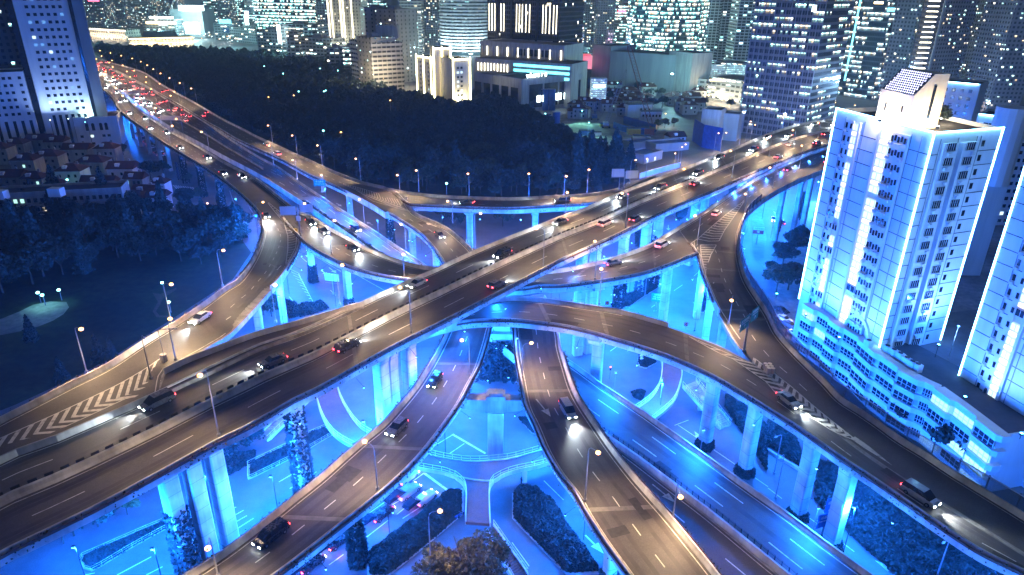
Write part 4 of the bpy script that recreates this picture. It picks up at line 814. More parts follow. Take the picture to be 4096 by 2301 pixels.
def wood(name,pts,per,sz,label):
    C=[];
    for g in pts:
        h=rng.uniform(9,15); r=rng.uniform(3.2,5.4); q=crown_pts('conifer' if rng.random()<.15 else 'broad',per,h,r,rng); C.append(q+np.array([g[0],g[1],0]))
    C=np.vstack(C); o=leaves(name,C,sz,'leaf_dark'); tag(o,label,'wood',kind='stuff'); return o
wood("park_wood",near,420,.62,'dense dark wood filling the middle of the park'); wood('distant_wood',far,110,1.25,'far off dark wood in front of the lit buildings')
# warm lit trees in the park
for q,lab in ((T(0,1,75,740),'park tree lit yellow by a lamp, upper left of the dark park'),): tree('pale',at(*q,0),1.5,lab); p=at(*T(0,1,90,760),0)
# park on the left
LP=[(-300,730),(0,800),(420,850),(640,870),(800,880),(900,900),(960,960),(960,1010),(840,1080),(700,1060),(600,1020),(520,1090),(420,1060),(330,1130),(250,1120),(200,1150),(120,1140),(60,1200),(0,1210),(-300,1200)]
for g in fill(LP,7.6,rng):
    k='conifer' if rng.random()<.3 else 'dark'; tree(k,g,rng.choice([.6,.8,1.0,1.2]),'dark tree of the park at the left edge' if k!='conifer' else 'dark pointed conifer of the park at the left edge','trees of the left park')
for q,s,lab in (((250,1080+60),.55,'small blue lit shrub tree low on the dark lawn'),((480,1447),.5,'small blue lit conifer at the lower left parapet'),((760,1300),.55,'spreading blue lit young conifer by the curved ramp parapet'),((860,1290),.45,'young conifer right beside the spreading one by the parapet')):
    tree('conifer',at(*T(1,0,*q),0),s,lab)
# street trees at left
for i,(q,s,k) in enumerate(((T(0,0,1140,1360),.95,'dark'),(T(0,0,1235,1330),.8,'broad'),(T(0,0,1420,1380),.5,'broad'),(T(1,0,1420,120),.85,'dark'),(T(1,0,1400,190),.75,'broad'),(T(1,0,1500,60),.6,'broad'),(T(1,0,1650,110),.5,'column'),(T(0,0,930,1170),.6,'broad'),(T(0,0,800,780),.9,'dark'),(T(1,0,1760,400),.8,'broad'),(T(1,0,1700,450),.8,'dark'),(T(1,0,1830,370),.7,'broad'),(T(1,0,1480,330),.9,'conifer'),(T(1,0,1560,350),1.0,'conifer'))):
    tree(k,at(*q,0),s,'blue lit street tree between the red roofs and the viaduct','street trees beside the viaduct')
tree('pale',at(*T(1,0,1585,195),0),.75,'small round tree lit yellow by the lamp on the left street'); street_lamp(at(*T(1,0,1580,200),0),6.5,np.array([.6,-1.0]),label='street lamp hidden in the yellow lit tree',group=None,power=LAMP_P*.6)
for q in ((1740,215),(1780,255)): tree('broad',at(*T(1,0,*q),0),.35,'round clipped shrub on the traffic island at left','clipped shrubs on the left traffic island')
# columnar cypresses / ivy columns near piers
for q,s in (((470,870),.75),((505,865),.6),((1460,890),.8),((1500,870),.75)):
    pass
# trees at the right tower
for q,s,k in (((60,760),1.0,'broad'),((150,740),.95,'dark'),((215,700),.8,'broad'),((110,560),.9,'dark'),((190,470),.9,'dark'),((70,520),.6,'pale'),((230,400),.7,'dark'),((20,640),.55,'broad')):
    tree(k,at(*T(1,3,*q),0),s,'blue lit tree at the foot of the neon edged tower','trees left of the neon edged tower')
for q,s,k,lab in (((960,300),.85,'pale','pale leafed tree lit from inside by a lamp beside the low white building'),((1400,600),1.0,'dark','dark blue tree in front of the blank white wall'),((1050,330),.8,'dark','dark tree right behind the pale lit tree'),((1290,430),.6,'broad','small tree left of the dark blue tree')):
    tree(k,at(*T(2,3,*q),0),s,lab)
# big tree at the bottom and trees under the flyover
b=at(*T(2,1,1600,1700),0); tree('dry',b,1.0,'large brown leafed tree at the bottom edge in front of the footbridge')
for q,s,k in (((960,990),.75,'pale'),((740,1080),.7,'broad'),((560,1150),.65,'broad'),((480,1210),.5,'dark'),((1400,760),.6,'broad'),((1760,560),.6,'dark'),((1880,470),.6,'dark'),((1600,600),.6,'dark')):
    tree(k,at(*T(2,0,*q),0),s,'tree at the far kerb under the top flyover at lower left','trees at the kerb under the flyover')
for q,s,k in (((1500,260),.8,'dark'),((1540,240),.7,'column'),((1860,260),.8,'broad'),((1400,230),.7,'dark')):
    tree(k,at(*T(1,1,*q),0),s,'dark tree below the park loop road','trees below the park loop road')
for q,s,k in (((120,940),.7,'broad'),((60,930),.6,'broad'),((250,930),.5,'dark')):
    tree(k,at(*T(1,1,*q),0),s,'blue lit bushy tree under the curved ramp','bushy trees under the curved ramp')
for q,s,k in (((950,430),1.0,'column'),((975,450),.8,'column'),((1260,220),1.1,'column'),((1290,200),1.0,'column'),((1650,60),1.0,'column')):
    tree(k,at(*T(1,2,*q),0),s,'dark columnar tree between the flyover and the crossing ramp','columnar trees beyond the flyover')
for q,s,k in (((235,215),1.0,'column'),((60,330),.8,'column')):
    tree(k,at(*T(1,3,*q),0),s,'dark columnar tree on the right street near the traffic lights','columnar trees on the right street')
# park lamps (cyan)
for q,lab in (((345,797),'cyan park lamp at the plaza, nearest the oval bed'),((468,757),'cyan park lamp at the right end of the plaza'),((312,778),'small cyan park lamp behind the plaza bench')):
    b=at(*T(1,0,q[0],q[1]+62),0); street_lamp(b,3.6,np.array([.05,-.3]),lit='cyan',label=lab,group=None,small=True,power=LAMP_P*.10)
for q in ((1290,910),(1240,760)):
    b=at(*T(1,0,*q),0); street_lamp(b,3.5,np.array([.05,-.3]),lit='cyan',label='cyan park lamp beside the winding path',group='cyan lamps by the winding path',small=True,power=LAMP_P*.03)
for q in ((508,985),(62,500),(205,555),(483,517),(617,533),(322,690),(512,690),(525,683),(1435,1382)):
    g=at(*T(0,1,q[0],q[1]),13.); street_lamp(np.array([g[0],g[1],0]),13.2,np.array([.1,-.5]),lit='cyan',label='cyan light standing among the dark park trees',group='cyan lights among the park trees',small=True,power=LAMP_P*.12)
for q in ((95,735),(285,722),(1010,760),(640,1000)):
    g=at(*T(0,1,*q),12.); street_lamp(np.array([g[0],g[1],0]),12.5,np.array([.3,-1.]),label='warm lamp glowing among the park trees',group='warm lamps among the park trees',small=True,power=LAMP_P*.5)
b=at(*T(2,1,1330,1640),0); street_lamp(b,17,np.array([1.6,.4]),label='lit street lamp at the bottom edge shining on the brown leafed tree',group=None,power=LAMP_P*.6)  # added lamp that warms the otherwise dark tree
# ================================================================ buildings
def atY(x,y,Y): d=ray(x,y); t=Y/d[1]; return np.array([0,0,CAMH])+t*d
def facade(name,wall,glass,pu,pv,fu,fv,lit,cols,strength,rough=.5,floorbias=.5,seed=0.,v0=0.,metal=0,mull=None,grime=True,clus=.02):
    """wall material with a window grid; some windows lit. pu,pv window pitch in metres; fu,fv glazed fraction"""
    m,n,p=newmat(name); p.inputs['Roughness'].default_value=rough
    g=n.add('ShaderNodeNewGeometry'); oi=n.add('ShaderNodeObjectInfo')
    cr=n.add('ShaderNodeVectorMath',operation='CROSS_PRODUCT'); cr.inputs[0].default_value=(0,0,1); n.ln(g.outputs['True Normal'],cr.inputs[1])
    dt=n.add('ShaderNodeVectorMath',operation='DOT_PRODUCT'); n.ln(cr.outputs[0],dt.inputs[0]); n.ln(g.outputs['Position'],dt.inputs[1])
    sx=n.add('ShaderNodeSeparateXYZ'); n.ln(g.outputs['Position'],sx.inputs[0])
    def M(op,a,b=None,c=None):
        q=n.add('ShaderNodeMath',operation=op)
        for i,v in enumerate((a,b,c)):
            if v is None: continue
            if isinstance(v,(int,float)): q.inputs[i].default_value=v
            else: n.ln(v,q.inputs[i])
        return q.outputs[0]
    u=M('DIVIDE',dt.outputs['Value'],pu); v=M('DIVIDE',M('SUBTRACT',sx.outputs[2],v0),pv)
    cu,cv=M('FLOOR',u),M('FLOOR',v); ru,rv=M('FRACT',u),M('FRACT',v)
    def inside(r,f): return M('LESS_THAN',M('ABSOLUTE',M('SUBTRACT',r,.5)),f/2)
    win=M('MULTIPLY',inside(ru,fu),inside(rv,fv))
    nz=n.add('ShaderNodeSeparateXYZ'); n.ln(g.outputs['True Normal'],nz.inputs[0])
    win=M('MULTIPLY',win,M('LESS_THAN',M('ABSOLUTE',nz.outputs[2]),.5))
    cb=n.add('ShaderNodeCombineXYZ'); n.ln(cu,cb.inputs[0]); n.ln(cv,cb.inputs[1]); n.ln(M('ADD',M('MULTIPLY',oi.outputs['Random'],97.),seed),cb.inputs[2])
    w1=n.add('ShaderNodeTexWhiteNoise',noise_dimensions='3D'); n.ln(cb.outputs[0],w1.inputs['Vector'])
    cb2=n.add('ShaderNodeCombineXYZ'); n.ln(M('FLOOR',M('DIVIDE',cu,7.)),cb2.inputs[0]); n.ln(cv,cb2.inputs[1]); n.ln(M('ADD',M('MULTIPLY',oi.outputs['Random'],31.),seed+5),cb2.inputs[2])
    w2=n.add('ShaderNodeTexWhiteNoise',noise_dimensions='3D'); n.ln(cb2.outputs[0],w2.inputs['Vector'])
    mixv=M('ADD',M('MULTIPLY',w1.outputs['Value'],1-floorbias),M('MULTIPLY',w2.outputs['Value'],floorbias))
    s1=n.add('ShaderNodeSeparateColor'); n.ln(w1.outputs['Color'],s1.inputs[0])
    litm=M('MULTIPLY',M('LESS_THAN',mixv,lit),win)
    # ceiling lights show in the upper part of each lit pane
    grad=M('ADD',.18,M('MULTIPLY',M('LESS_THAN',M('ABSOLUTE',M('SUBTRACT',rv,.5+fv*.22)),fv*.16),1.5))
    st=M('MULTIPLY',M('MULTIPLY',litm,M('ADD',.25,M('POWER',s1.outputs[1],2.))),M('MULTIPLY',grad,strength))
    rp=n.add('ShaderNodeValToRGB'); rp.color_ramp.interpolation='CONSTANT'; n.ln(s1.outputs[2],rp.inputs[0])
    els=rp.color_ramp.elements
    while len(els)<len(cols): els.new(.5)
    for i,(pos,c) in enumerate(cols): els[i].position=pos; els[i].color=(*c,1)
    n.ln(rp.outputs[0],p.inputs['Emission Color']); n.ln(st,p.inputs['Emission Strength'])
    mx=n.add('ShaderNodeMix',data_type='RGBA'); n.ln(win,mx.inputs['Factor']); mx.inputs['B'].default_value=(*glass,1)
    no=n.add('ShaderNodeTexNoise'); n.ln(g.outputs['Position'],no.inputs['Vector']); no.inputs['Scale'].default_value=.12; no.inputs['Detail'].default_value=5
    mr=n.add('ShaderNodeMapRange',i_1=.3,i_2=.7,i_3=.75,i_4=1.15); n.ln(no.outputs[0],mr.inputs[0])
    sc=n.add('ShaderNodeVectorMath',operation='SCALE'); sc.inputs[0].default_value=wall; n.ln(mr.outputs[0],sc.inputs['Scale']); n.ln(sc.outputs[0],mx.inputs['A'])
    n.ln(mx.outputs['Result'],p.inputs['Base Color'])
    n.ln(M('SUBTRACT',rough,M('MULTIPLY',win,rough-.12)),p.inputs['Roughness'])
    return m
CW=[(0,(.65,.97,1)),(.35,(1,.90,.70)),(.68,(1,.76,.45)),(.86,(.5,1,.9))]
CC=[(0,(.45,1,.95)),(.5,(.7,1,1)),(.85,(1,.95,.8))]
WR=[(0,(1,.85,.55)),(.5,(1,.95,.8)),(.8,(.7,1,1))]
facade('f_white_tower',(.62,.64,.66),(.02,.025,.03),4,3.6,.0,.0,.1,CC,4)
facade('f_brown_old',(.10,.085,.075),(.015,.02,.022),3.2,3.2,.45,.5,.18,CC,5)
facade('f_res',(.22,.24,.27),(.02,.03,.035),3.1,3.0,.5,.55,.30,CW,2.6,floorbias=.2)
facade('f_res_dark',(.16,.15,.18),(.02,.025,.035),3.1,3.0,.5,.5,.2,CW,2.4,floorbias=.2)
facade('f_office',(.16,.19,.22),(.02,.035,.04),2.2,3.8,.86,.62,.48,CC,3,floorbias=.6)
facade('f_glass_bright',(.10,.18,.20),(.03,.06,.07),1.9,3.9,.90,.68,.60,[(0,(.35,1,.92)),(.4,(.75,1,.9)),(.75,(1,.95,.75)),(.93,(1,.7,.4))],3.6,floorbias=.35)
facade('f_glass_dark',(.06,.09,.12),(.02,.035,.05),1.5,3.8,.88,.7,.46,[(0,(.55,.95,1)),(.5,(.9,1,.95)),(.85,(1,.8,.5))],1.9,floorbias=.72)
facade('f_grid_dark',(.17,.16,.17),(.02,.03,.04),1.6,3.7,.80,.60,.42,[(0,(.55,1,.95)),(.6,(.9,1,1)),(.85,(1,.8,.5))],2.0,floorbias=.72)
facade('f_stripe',(.72,.76,.78),(.02,.06,.07),60,3.9,1.0,.50,.0,CC,0)
facade('f_stripe_lit',(.02,.03,.03),(.02,.05,.06),2.4,3.9,.94,.50,.34,CC,3.5,floorbias=.6)
facade('f_beige',(.46,.42,.34),(.03,.03,.03),3.4,3.4,.34,.5,.10,WR,5,floorbias=.1)
facade('f_brownblock',(.30,.27,.22),(.025,.025,.025),5.5,3.5,.22,.42,.10,CC,5,floorbias=.0)
facade('f_banded',(.50,.46,.40),(.03,.03,.035),4.2,3.5,.86,.45,.10,WR,4,floorbias=.2)
facade('f_pixel',(.46,.52,.55),(.02,.03,.035),4.4,3.0,.80,.66,.10,CC,4,floorbias=.0)
facade('f_low',(.25,.27,.28),(.03,.04,.045),5,3.6,.7,.45,.32,CW,5,floorbias=.4)
facade('f_classic',(.62,.55,.44),(.05,.04,.03),4.2,4.6,.40,.55,.10,WR,3,floorbias=.0)
facade('f_pink',(.5,.3,.38),(.1,.05,.08),3,3.2,.6,.4,.25,[(0,(1,.5,.75)),(.5,(1,.75,.9))],4)
facade('f_hotel',(.03,.03,.035),(.012,.014,.018),2.0,3.6,.7,.7,.06,WR,5,floorbias=.1)
mat('roof_dark',(.05,.05,.055),(.03,.03,.033),scale=.3,rough=.9); mat('roof_tile',(.085,.024,.018),(.05,.015,.012),scale=1.0,rough=.85,scale2=.12)
mat('white_wall',(.72,.73,.75),(.60,.61,.63),scale=.25,streak=1,rough=.8); mat('cream_wall',(.72,.62,.46),(.60,.50,.36),scale=.4,streak=1,rough=.8)
mat('plaster',(.40,.39,.37),(.26,.25,.24),scale=.5,streak=1,rough=.9); mat('grey_clad',(.30,.33,.34),(.22,.24,.25),scale=.1,streak=1,rough=.8)
mat('window_dark',(.015,.02,.03),rough=.12,spec=.6); mat('blue_sheet',(.03,.10,.30),(.02,.06,.2),scale=.5,rough=.6); mat('yellow_steel',(.5,.34,.05),rough=.6); mat('red_steel',(.25,.06,.05),rough=.6)
emat('win_lit',(.72,.98,1),.62); emat('win_warm',(1,.82,.5),.7); emat('spandrel_lit',(1,.82,.80),.75); emat('win_green',(.5,1,.85),.6); emat('win_dim',(.2,.55,1),.25)
emat('sign_white',(.8,1,1),5); emat('sign_cyan',(.15,.8,1),1.6); emat('sign_red',(1,.05,.10),4); emat('sign_gold',(1,.72,.32),4); emat('screen_white',(.75,1,1),8); emat('fin_light',(1,.9,.66),2.6); emat('red_roof_light',(1,.10,.14),.45); emat('led_violet',(.6,.6,1),3)
def block(mb,a,b,depth,z0,z1):
    """box whose front runs a->b (xy), extending depth away from the camera side"""
    a=np.array(a[:2]); b=np.array(b[:2]); d=(b-a)/np.linalg.norm(b-a); nb=np.array([-d[1],d[0]])
    if nb[1]<0 and abs(nb[1])>.05: nb=-nb
    P=[a,b,b+nb*depth,a+nb*depth]; 
    if area(P)<0: P=P[::-1]
    mb.prism(P,z0,z1); return a,b,d,nb
def pane(root,p,d,w,h,m,dep=.12,name='window',parent=None):
    mb=MB(); mb.box((p[0],p[1],p[2]),(w,dep,h),math.atan2(d[1],d[0])); return mb.build(name,m,parent or root)
def windows(root,a,d,us,zs,w,h,litp,maxp=95,mats=('window_dark','win_lit'),out=.0,rng=None,proud=.05):
    """individual windows on a wall starting at a running along d; beyond maxp the rest share one mesh"""
    rng=rng or np.random.default_rng(3); nrm=np.array([d[1],-d[0]]); 
    if nrm[1]>0: nrm=-nrm
    k=0; rest=MB()
    for z in zs:
        for u in us:
            p=np.array(a[:2])+d*u+nrm*proud; lit=rng.random()<litp
            if k<maxp or lit and k<maxp+15: pane(root,(p[0],p[1],z),d,w,h,mats[1 if not lit and len(mats)<2 else (1 if lit else 0)] if not (lit and len(mats)>2) else mats[1+int(rng.integers(len(mats)-1))])
            else: rest.box((p[0],p[1],z),(w,.12,h),math.atan2(d[1],d[0]))
            k+=1
    if rest.v: o=rest.build('window',mats[0],root); o['kind']='stuff'
def parapet(root,P,z,m,h=.9,t=.35):
    P=[np.array(p[:2]) for p in P]; c=np.mean(P,axis=0); mb=MB()
    n=len(P)
    for i in range(n):
        a,b=P[i],P[(i+1)%n]; d=(b-a)/np.linalg.norm(b-a); nn=np.array([-d[1],d[0]]); 
        if nn@(c-a)<0: nn=-nn
        mb.prism([a,b,b+nn*t-d*t*(i%2),a+nn*t+d*t*(i%2)] if area([a,b,b+nn*t])>0 else [a+nn*t+d*t*(i%2),b+nn*t-d*t*(i%2),b,a],z,z+h)
    return mb.build('roof_parapet',m,root)
def tower(label,cat,fl,fr,depth,z1,m,z0=0,name='office_tower',group=None,roofbox=True,roofm='roof_dark',par=None):
    """fl, fr: front corners (world xy)"""
    root=thing(name,label,cat,((fl[0]+fr[0])/2,(fl[1]+fr[1])/2,0),0,group); mb=MB(); a,b,d,nb=block(mb,fl,fr,depth,z0-.5,z1); mb.build('wall',m,root)
    mb=MB(); P=[a+d*.3+nb*.3,b-d*.3+nb*.3,b-d*.3+nb*(depth-.3),a+d*.3+nb*(depth-.3)]
    if area(P)<0: P=P[::-1]
    mb.prism(P,z1+.003,z1+.15); mb.build('roof',roofm,root)
    parapet(root,[a,b,b+nb*depth,a+nb*depth],z1+.004,par or m,1.0)
    if roofbox:
        mb=MB(); L=np.linalg.norm(b-a); c=a+d*L*.4+nb*depth*.5; mb.box((c[0],c[1],z1+1.9),(L*.3,depth*.35,3.6),math.atan2(d[1],d[0])); mb.box((c[0]+d[0]*L*.25,c[1]+d[1]*L*.25,z1+1.0),(L*.1,depth*.2,1.8),math.atan2(d[1],d[0])); mb.build('roof_plant_room','plaster',root)
    return root,a,b,d,nb
def glow(p,P,c,r=.5,parent=None): return point(p,P,c,r,parent)
# ---------------------------------------------------------------- neon edged residential tower and its twin at right
ZT=59.; ZP=13.
def residential(label,A,ang,L1,L2,z0,seed,ang2,side_name,neonB=True):
    rng=np.random.default_rng(seed); A=np.array(A[:2]); d=np.array([math.cos(ang),math.sin(ang)]); d2=np.array([math.cos(ang2),math.sin(ang2)])
    B=A+d*L1; C=B+d2*L2; Dd=C-d*L1*.92; E=A+d2*L2*.2
    root=thing('apartment_tower',label,'apartment block',(B[0],B[1],0))
    P=[A,B,C,Dd]; 
    if area(P)<0: P=P[::-1]
    mb=MB(); mb.prism(P,-.5,ZT); mb.build('wall','white_wall',root)
    mb=MB(); c=np.mean(P,axis=0); Q=[c+(p-c)*.975 for p in P]; mb.prism(Q,ZT+.003,ZT+.12); mb.build('roof','roof_dark',root)
    parapet(root,P,ZT+.004,'white_wall',1.0)
    n1=np.array([d[1],-d[0]]); n1=n1 if n1@(A-C)>0 else -n1
    n2=np.array([d2[1],-d2[0]]); n2=n2 if n2@(B-A)>0 else -n2
    fl=2.9; zs=np.arange(z0+1.6,ZT-1.2,fl)
    # floor grooves
    mb=MB()
    for i,z in enumerate(zs[1::1]):
        for a,dd,L,nn in ((A,d,L1,n1),(B,d2,L2,n2)):
            for u0,u1 in (((0,.19),(.31,.50),(.80,1)) if dd is d else ((0,.12),(.66,1))):
                p=a+dd*L*(u0+u1)/2+nn*.02; mb.box((p[0],p[1],z-1.45),(L*(u1-u0)-.2,.06,.12),math.atan2(dd[1],dd[0]))
    g=mb.build('groove','window_dark',root); g['kind']='stuff'
    # projecting bays (service strip, lit stair strip, window strip)
    mb=MB()
    for u0,u1,o in ((.19,.23,.35),(.29,.31,.5),(.50,.52,.5),(.64,.80,.45)):
        p=A+d*L1*(u0+u1)/2+n1*o/2; mb.box((p[0],p[1],(z0+ZT)/2),(L1*(u1-u0),o,ZT-z0-1.5),ang)
    for u0,u1,o in ((.14,.34,.6),(.40,.62,1.0)):
        p=B+d2*L2*(u0+u1)/2+n2*o/2; mb.box((p[0],p[1],(z0+ZT)/2),(L2*(u1-u0),o,ZT-z0-2.5),ang2)
    mb.build('bay','white_wall',root)
    rest=MB(); ac=MB()
    for i,z in enumerate(zs):
        for (u,w,h,o,lp,sp) in ((.26,1.9,1.45,.18,.75,True),(.58,2.6,1.5,.22,.85,True)):
            p=A+d*L1*u+n1*o; lit=rng.random()<lp
            win=pane(root,(p[0],p[1],z),d,w,h,'win_lit' if lit else 'window_dark',.25)
            mb=MB(); 
            for q in (-.5,0,.5): 
                r=p+d*w*q+n1*.16; mb.box((r[0],r[1],z),(.07,.08,h),ang)
            for q in (-.5,.5):
                r=p+n1*.16; mb.box((r[0],r[1],z+q*h),(w+.1,.08,.08),ang)
            mb.build('window_frame','white_metal',win)
            if lit and rng.random()<.85: pane(root,(p[0]+n1[0]*.1,p[1]+n1[1]*.1,z-1.42),d,w*.9,.75,'spandrel_lit',.3,'balcony_light_panel')
        for u in (.655,.685,.715,.745,.775):
            p=A+d*L1*u+n1*.5; rest.box((p[0],p[1],z-.1+.25*((i+int(u*100))%2)),(.5,.12,1.15),ang)
            if rng.random()<.55: q=p+n1*.35; ac.box((q[0],q[1],z-1.15),(.8,.5,.55),ang)
        p=A+d*L1*.145+n1*.04; rest.box((p[0],p[1],z-.1),(.55,.12,1.2),ang); q=p+n1*.3; ac.box((q[0],q[1],z-1.2),(.75,.45,.5),ang)
        p=A+d*L1*.21+n1*.4; rest.box((p[0],p[1],z),(.5,.12,1.1),ang)
        for u,o in ((.24,.65),(.50,1.05)):
            p=B+d2*L2*u+n2*o; lit=rng.random()<.05; win=pane(root,(p[0],p[1],z),d2,2.3,1.45,'win_lit' if lit else 'window_dark',.14)
            mb=MB()
            for q in (-.5,-.25,0,.25,.5): r=p+d2*2.3*q+n2*.1; mb.box((r[0],r[1],z),(.08,.08,1.45),ang2)
            mb.box((p[0]+n2[0]*.15,p[1]+n2[1]*.15,z-.85),(2.5,.4,.14),ang2); mb.build('window_frame','white_metal',win)
            q=p+n2*.4+d2*(.6 if rng.random()<.5 else -.5)
            if rng.random()<.7: ac.box((q[0],q[1],z-1.4),(.85,.5,.6),ang2)
        p=B+d2*L2*.76+n2*.04; rest.box((p[0],p[1],z),(.75,.12,1.2),ang2)
    o=rest.build('small_window','window_dark',root); o['kind']='stuff'; o=ac.build('air_conditioner','white_metal',root); o['kind']='stuff'
    mb=MB(); r=.16
    for p,nn in ((A,-d),(B,n1),(C,d2)):
        q=p+nn*.3; mb.tube([(q[0],q[1],z0),(q[0],q[1],ZT+1.1)],r,5)
    for a,b,nn in ((A,B,n1),(B,C,n2)):
        a2,b2=a+nn*.3,b+nn*.3; mb.tube([(a2[0],a2[1],ZT+1.05),(b2[0],b2[1],ZT+1.05)],r,5)
    mb.build('neon_strip','neon_blue',root)
    mb=MB()
    for a,dd,nn,us in ((A,d,n1,(.125,.34,.49,.81,.90)),(B,d2,n2,(.10,.36,.64,.70))):
        for u in us: p=a+dd*(L1 if dd is d else L2)*u+nn*.1; mb.tube([(p[0],p[1],z0+.2),(p[0],p[1],ZT-.3)],.07,5)
    o=mb.build('drainpipe','grey_metal',root); o['kind']='stuff'
    return root,A,B,C,d,d2,n1,n2
A1,B1,C1=[at(*p,ZT) for p in (T(0,3,517,850),T(0,3,1255,1040),T(0,3,1757,1000))]
angA=math.atan2(*(B1-A1)[1::-1]); angB=math.atan2(*(C1-B1)[1::-1])
rt,A_,B_,C_,d_,d2_,n1_,n2_=residential('tall apartment tower outlined in blue neon with glowing white penthouse',A1,angA,float(np.linalg.norm((B1-A1)[:2])),float(np.linalg.norm((C1-B1)[:2])),ZP-1,3,angB,'')
K=at(3839,1506,ZP); residential('twin apartment tower cut by the right edge, one blue neon edge showing',K,angA,30,18,ZP-1,8,angB,'')
WB=B_+n2_*7+d2_*8
# added blue wash lights that brighten the neon tower walls from their feet
for p,z in ((A_+n1_*7,14),(A_+n1_*7+d_*12,14),(A_+n1_*7+d_*24,14),(WB,16),(np.array(K[:2])+n1_*7+d_*8,14),(np.array(K[:2])+n1_*7+d_*20,14)):
    o=thing('floodlight','blue wash light on the low roof shining up the neon tower','floodlight',(p[0],p[1],z),0,'blue wash lights of the neon towers'); mb=MB(); mb.box((p[0],p[1],z),(.5,.5,.4)); mb.tube([(p[0],p[1],ZP),(p[0],p[1],z)],.06); mb.build('housing','dark_metal',o); mb=MB(); mb.box((p[0],p[1],z+.23),(.4,.4,.06)); mb.build('lens','led_blue',o)
    t=p-n1_*6; spot((p[0],p[1],z+.5),(t[0],t[1],z+14),CP*(.5 if p is WB else .13),(.26,.45,1.0),ang=150,blend=.8,parent=o)
q=(C_+np.array(K[:2]))/2+back_*6 if False else (C_+np.array(K[:2]))/2
o=thing('floodlight','blue floodlight mast on the dark roof between the two neon towers','floodlight',(q[0],q[1],ZP),0); mb=MB(); mb.tube([(q[0],q[1],ZP-1.5),(q[0],q[1],ZP+7)],.08,6); mb.box((q[0],q[1],ZP+7),(.5,.5,.2)); mb.build('mast','grey_metal',o); point((q[0],q[1],ZP+8),CP*.22,(.02,.18,1),.3,o)  # added fill mast that turns the dark gap between the towers blue
# penthouse
def Tz(q,z): return at(*T(0,3,*q),z)[:2]
pl,pf,pr=Tz((800,912),ZT),Tz((1040,978),ZT),Tz((1195,965),ZT)
root=thing('penthouse_block','brightly lit cream plant house with sloping light board on the neon tower roof','roof house',(pf[0],pf[1],ZT))
dl=(pl-pf); Ll=np.linalg.norm(dl); dl/=Ll; dr=np.array([-dl[1],dl[0]]); dr=dr if dr[0]>0 else -dr; W_=7.0; HP=10.8
mb=MB(); q=lambda u,v,z:(pf[0]+dl[0]*u+dr[0]*v,pf[1]+dl[1]*u+dr[1]*v,ZT+z)
# main block with the sloped face on the camera-left side
mb.loft([[q(0,0,0),q(0,0,HP*.62),q(0,3.6,HP),q(0,W_,HP),q(0,W_,0)],[q(Ll,0,0),q(Ll,0,HP*.62),q(Ll,3.6,HP),q(Ll,W_,HP),q(Ll,W_,0)]]); mb.build('wall','cream_wall',root)
mb=MB(); nz=np.array([0,0,1.]); 
for i in range(15):
    for j in range(10):
        u=Ll*(.06+.88*(i+.5*(j%2))/15); t=.06+.88*j/9; p=np.array(q(u,3.6*t-.12,HP*(.62+.38*t)+.12)); e=np.array(q(1,0,0))-np.array(q(0,0,0)); s=np.array(q(0,3.6,HP*.38))-np.array(q(0,0,0)); s/=np.linalg.norm(s)
        mb.poly([p-e*.16,p+s*.2,p+e*.16,p-s*.2])
lb=MB(); a=[np.array(q(u,v-.05,z+.05)) for u,v,z in ((0.2,.1,HP*.63),(Ll-.2,.1,HP*.63),(Ll-.2,3.5,HP*.99),(.2,3.5,HP*.99))]; lb.poly(a); bd=lb.build('light_board','dark_metal',root); mb.build('light_dots','led_violet',bd)['kind']='stuff'
mb=MB(); mb.box(q(-.06,4.3,HP*.5),(.6,.12,HP*.6),math.atan2(dl[1],dl[0])+1.57); mb.build('slot_window','window_dark',root)
for u in (.25,.75): p=q(Ll*u,-.05,3.5); pane(root,p,dl,.4,1.6,'window_dark',.12)
for v,u in ((4,-3.5),(11,4),(-2.5,5)):
    p=q(u,v,1.0); o=thing('floodlight','warm white floodlight on the neon tower roof beside the penthouse','floodlight',p,0,'warm floodlights round the penthouse'); mb=MB(); mb.box(p,(.5,.5,.5)); mb.build('housing','dark_metal',o); mb=MB(); mb.box((p[0],p[1],p[2]+.3),(.4,.4,.08)); mb.build('lens','lamp_white',o); point((p[0],p[1],p[2]+1.2),CP*.10,(1,.80,.52),.3,o)
tree('dark',(C_+ (A_-C_)*.42+d_*3),.42,'bushy roof garden tree beside the lit penthouse',z=ZT)
# low white building with bay windows in front
ZQ=lambda x,y:(3150+x/2.7198,1100+y/2.7198)
fr=[ZQ(*p) for p in ((200,325),(335,408),(475,498),(622,602),(800,712),(1010,892),(1235,1048),(1490,1183),(1625,1245),(1835,1395),(2090,1590),(2350,1790))]
F=[at(*p,ZP)[:2] for p in fr]
bd_=np.array([n2_[0],n2_[1]]); back=-n1_
lowb=thing('low_building','long low white building with stepped bay windows along the noise screen','building',(F[4][0],F[4][1],0))
mb=MB(); P=F+[F[-1]+back*16,F[0]+back*9]; P=P if area(P)>0 else P[::-1]; mb.prism([np.mean(P,axis=0)+(p-np.mean(P,axis=0))*.965 for p in P],0,ZP-.05); mb.build('wall','white_wall',lowb)
mb=MB(); mb.prism([np.mean(P,axis=0)+(p-np.mean(P,axis=0))*.955 for p in P],ZP-.04,ZP+.1); mb.build('roof','roof_dark',lowb)
mb=MB(); P2=[F[1]+back*5,F[7]+back*3,F[10]+back*12,np.array(K[:2])+d2_*4+d_*6,C_+d_*2,B_+d2_*2,F[2]+back*9]; P2=[F[2]+back*6,F[8]+back*6,F[11]+back*14,F[11]+back*60,F[2]+back*60]; P2=P2 if area(P2)>0 else P2[::-1]; mb.prism(P2,0,ZP-1.4); mb.build('rear_block','roof_blue',lowb)
rng=np.random.default_rng(11)
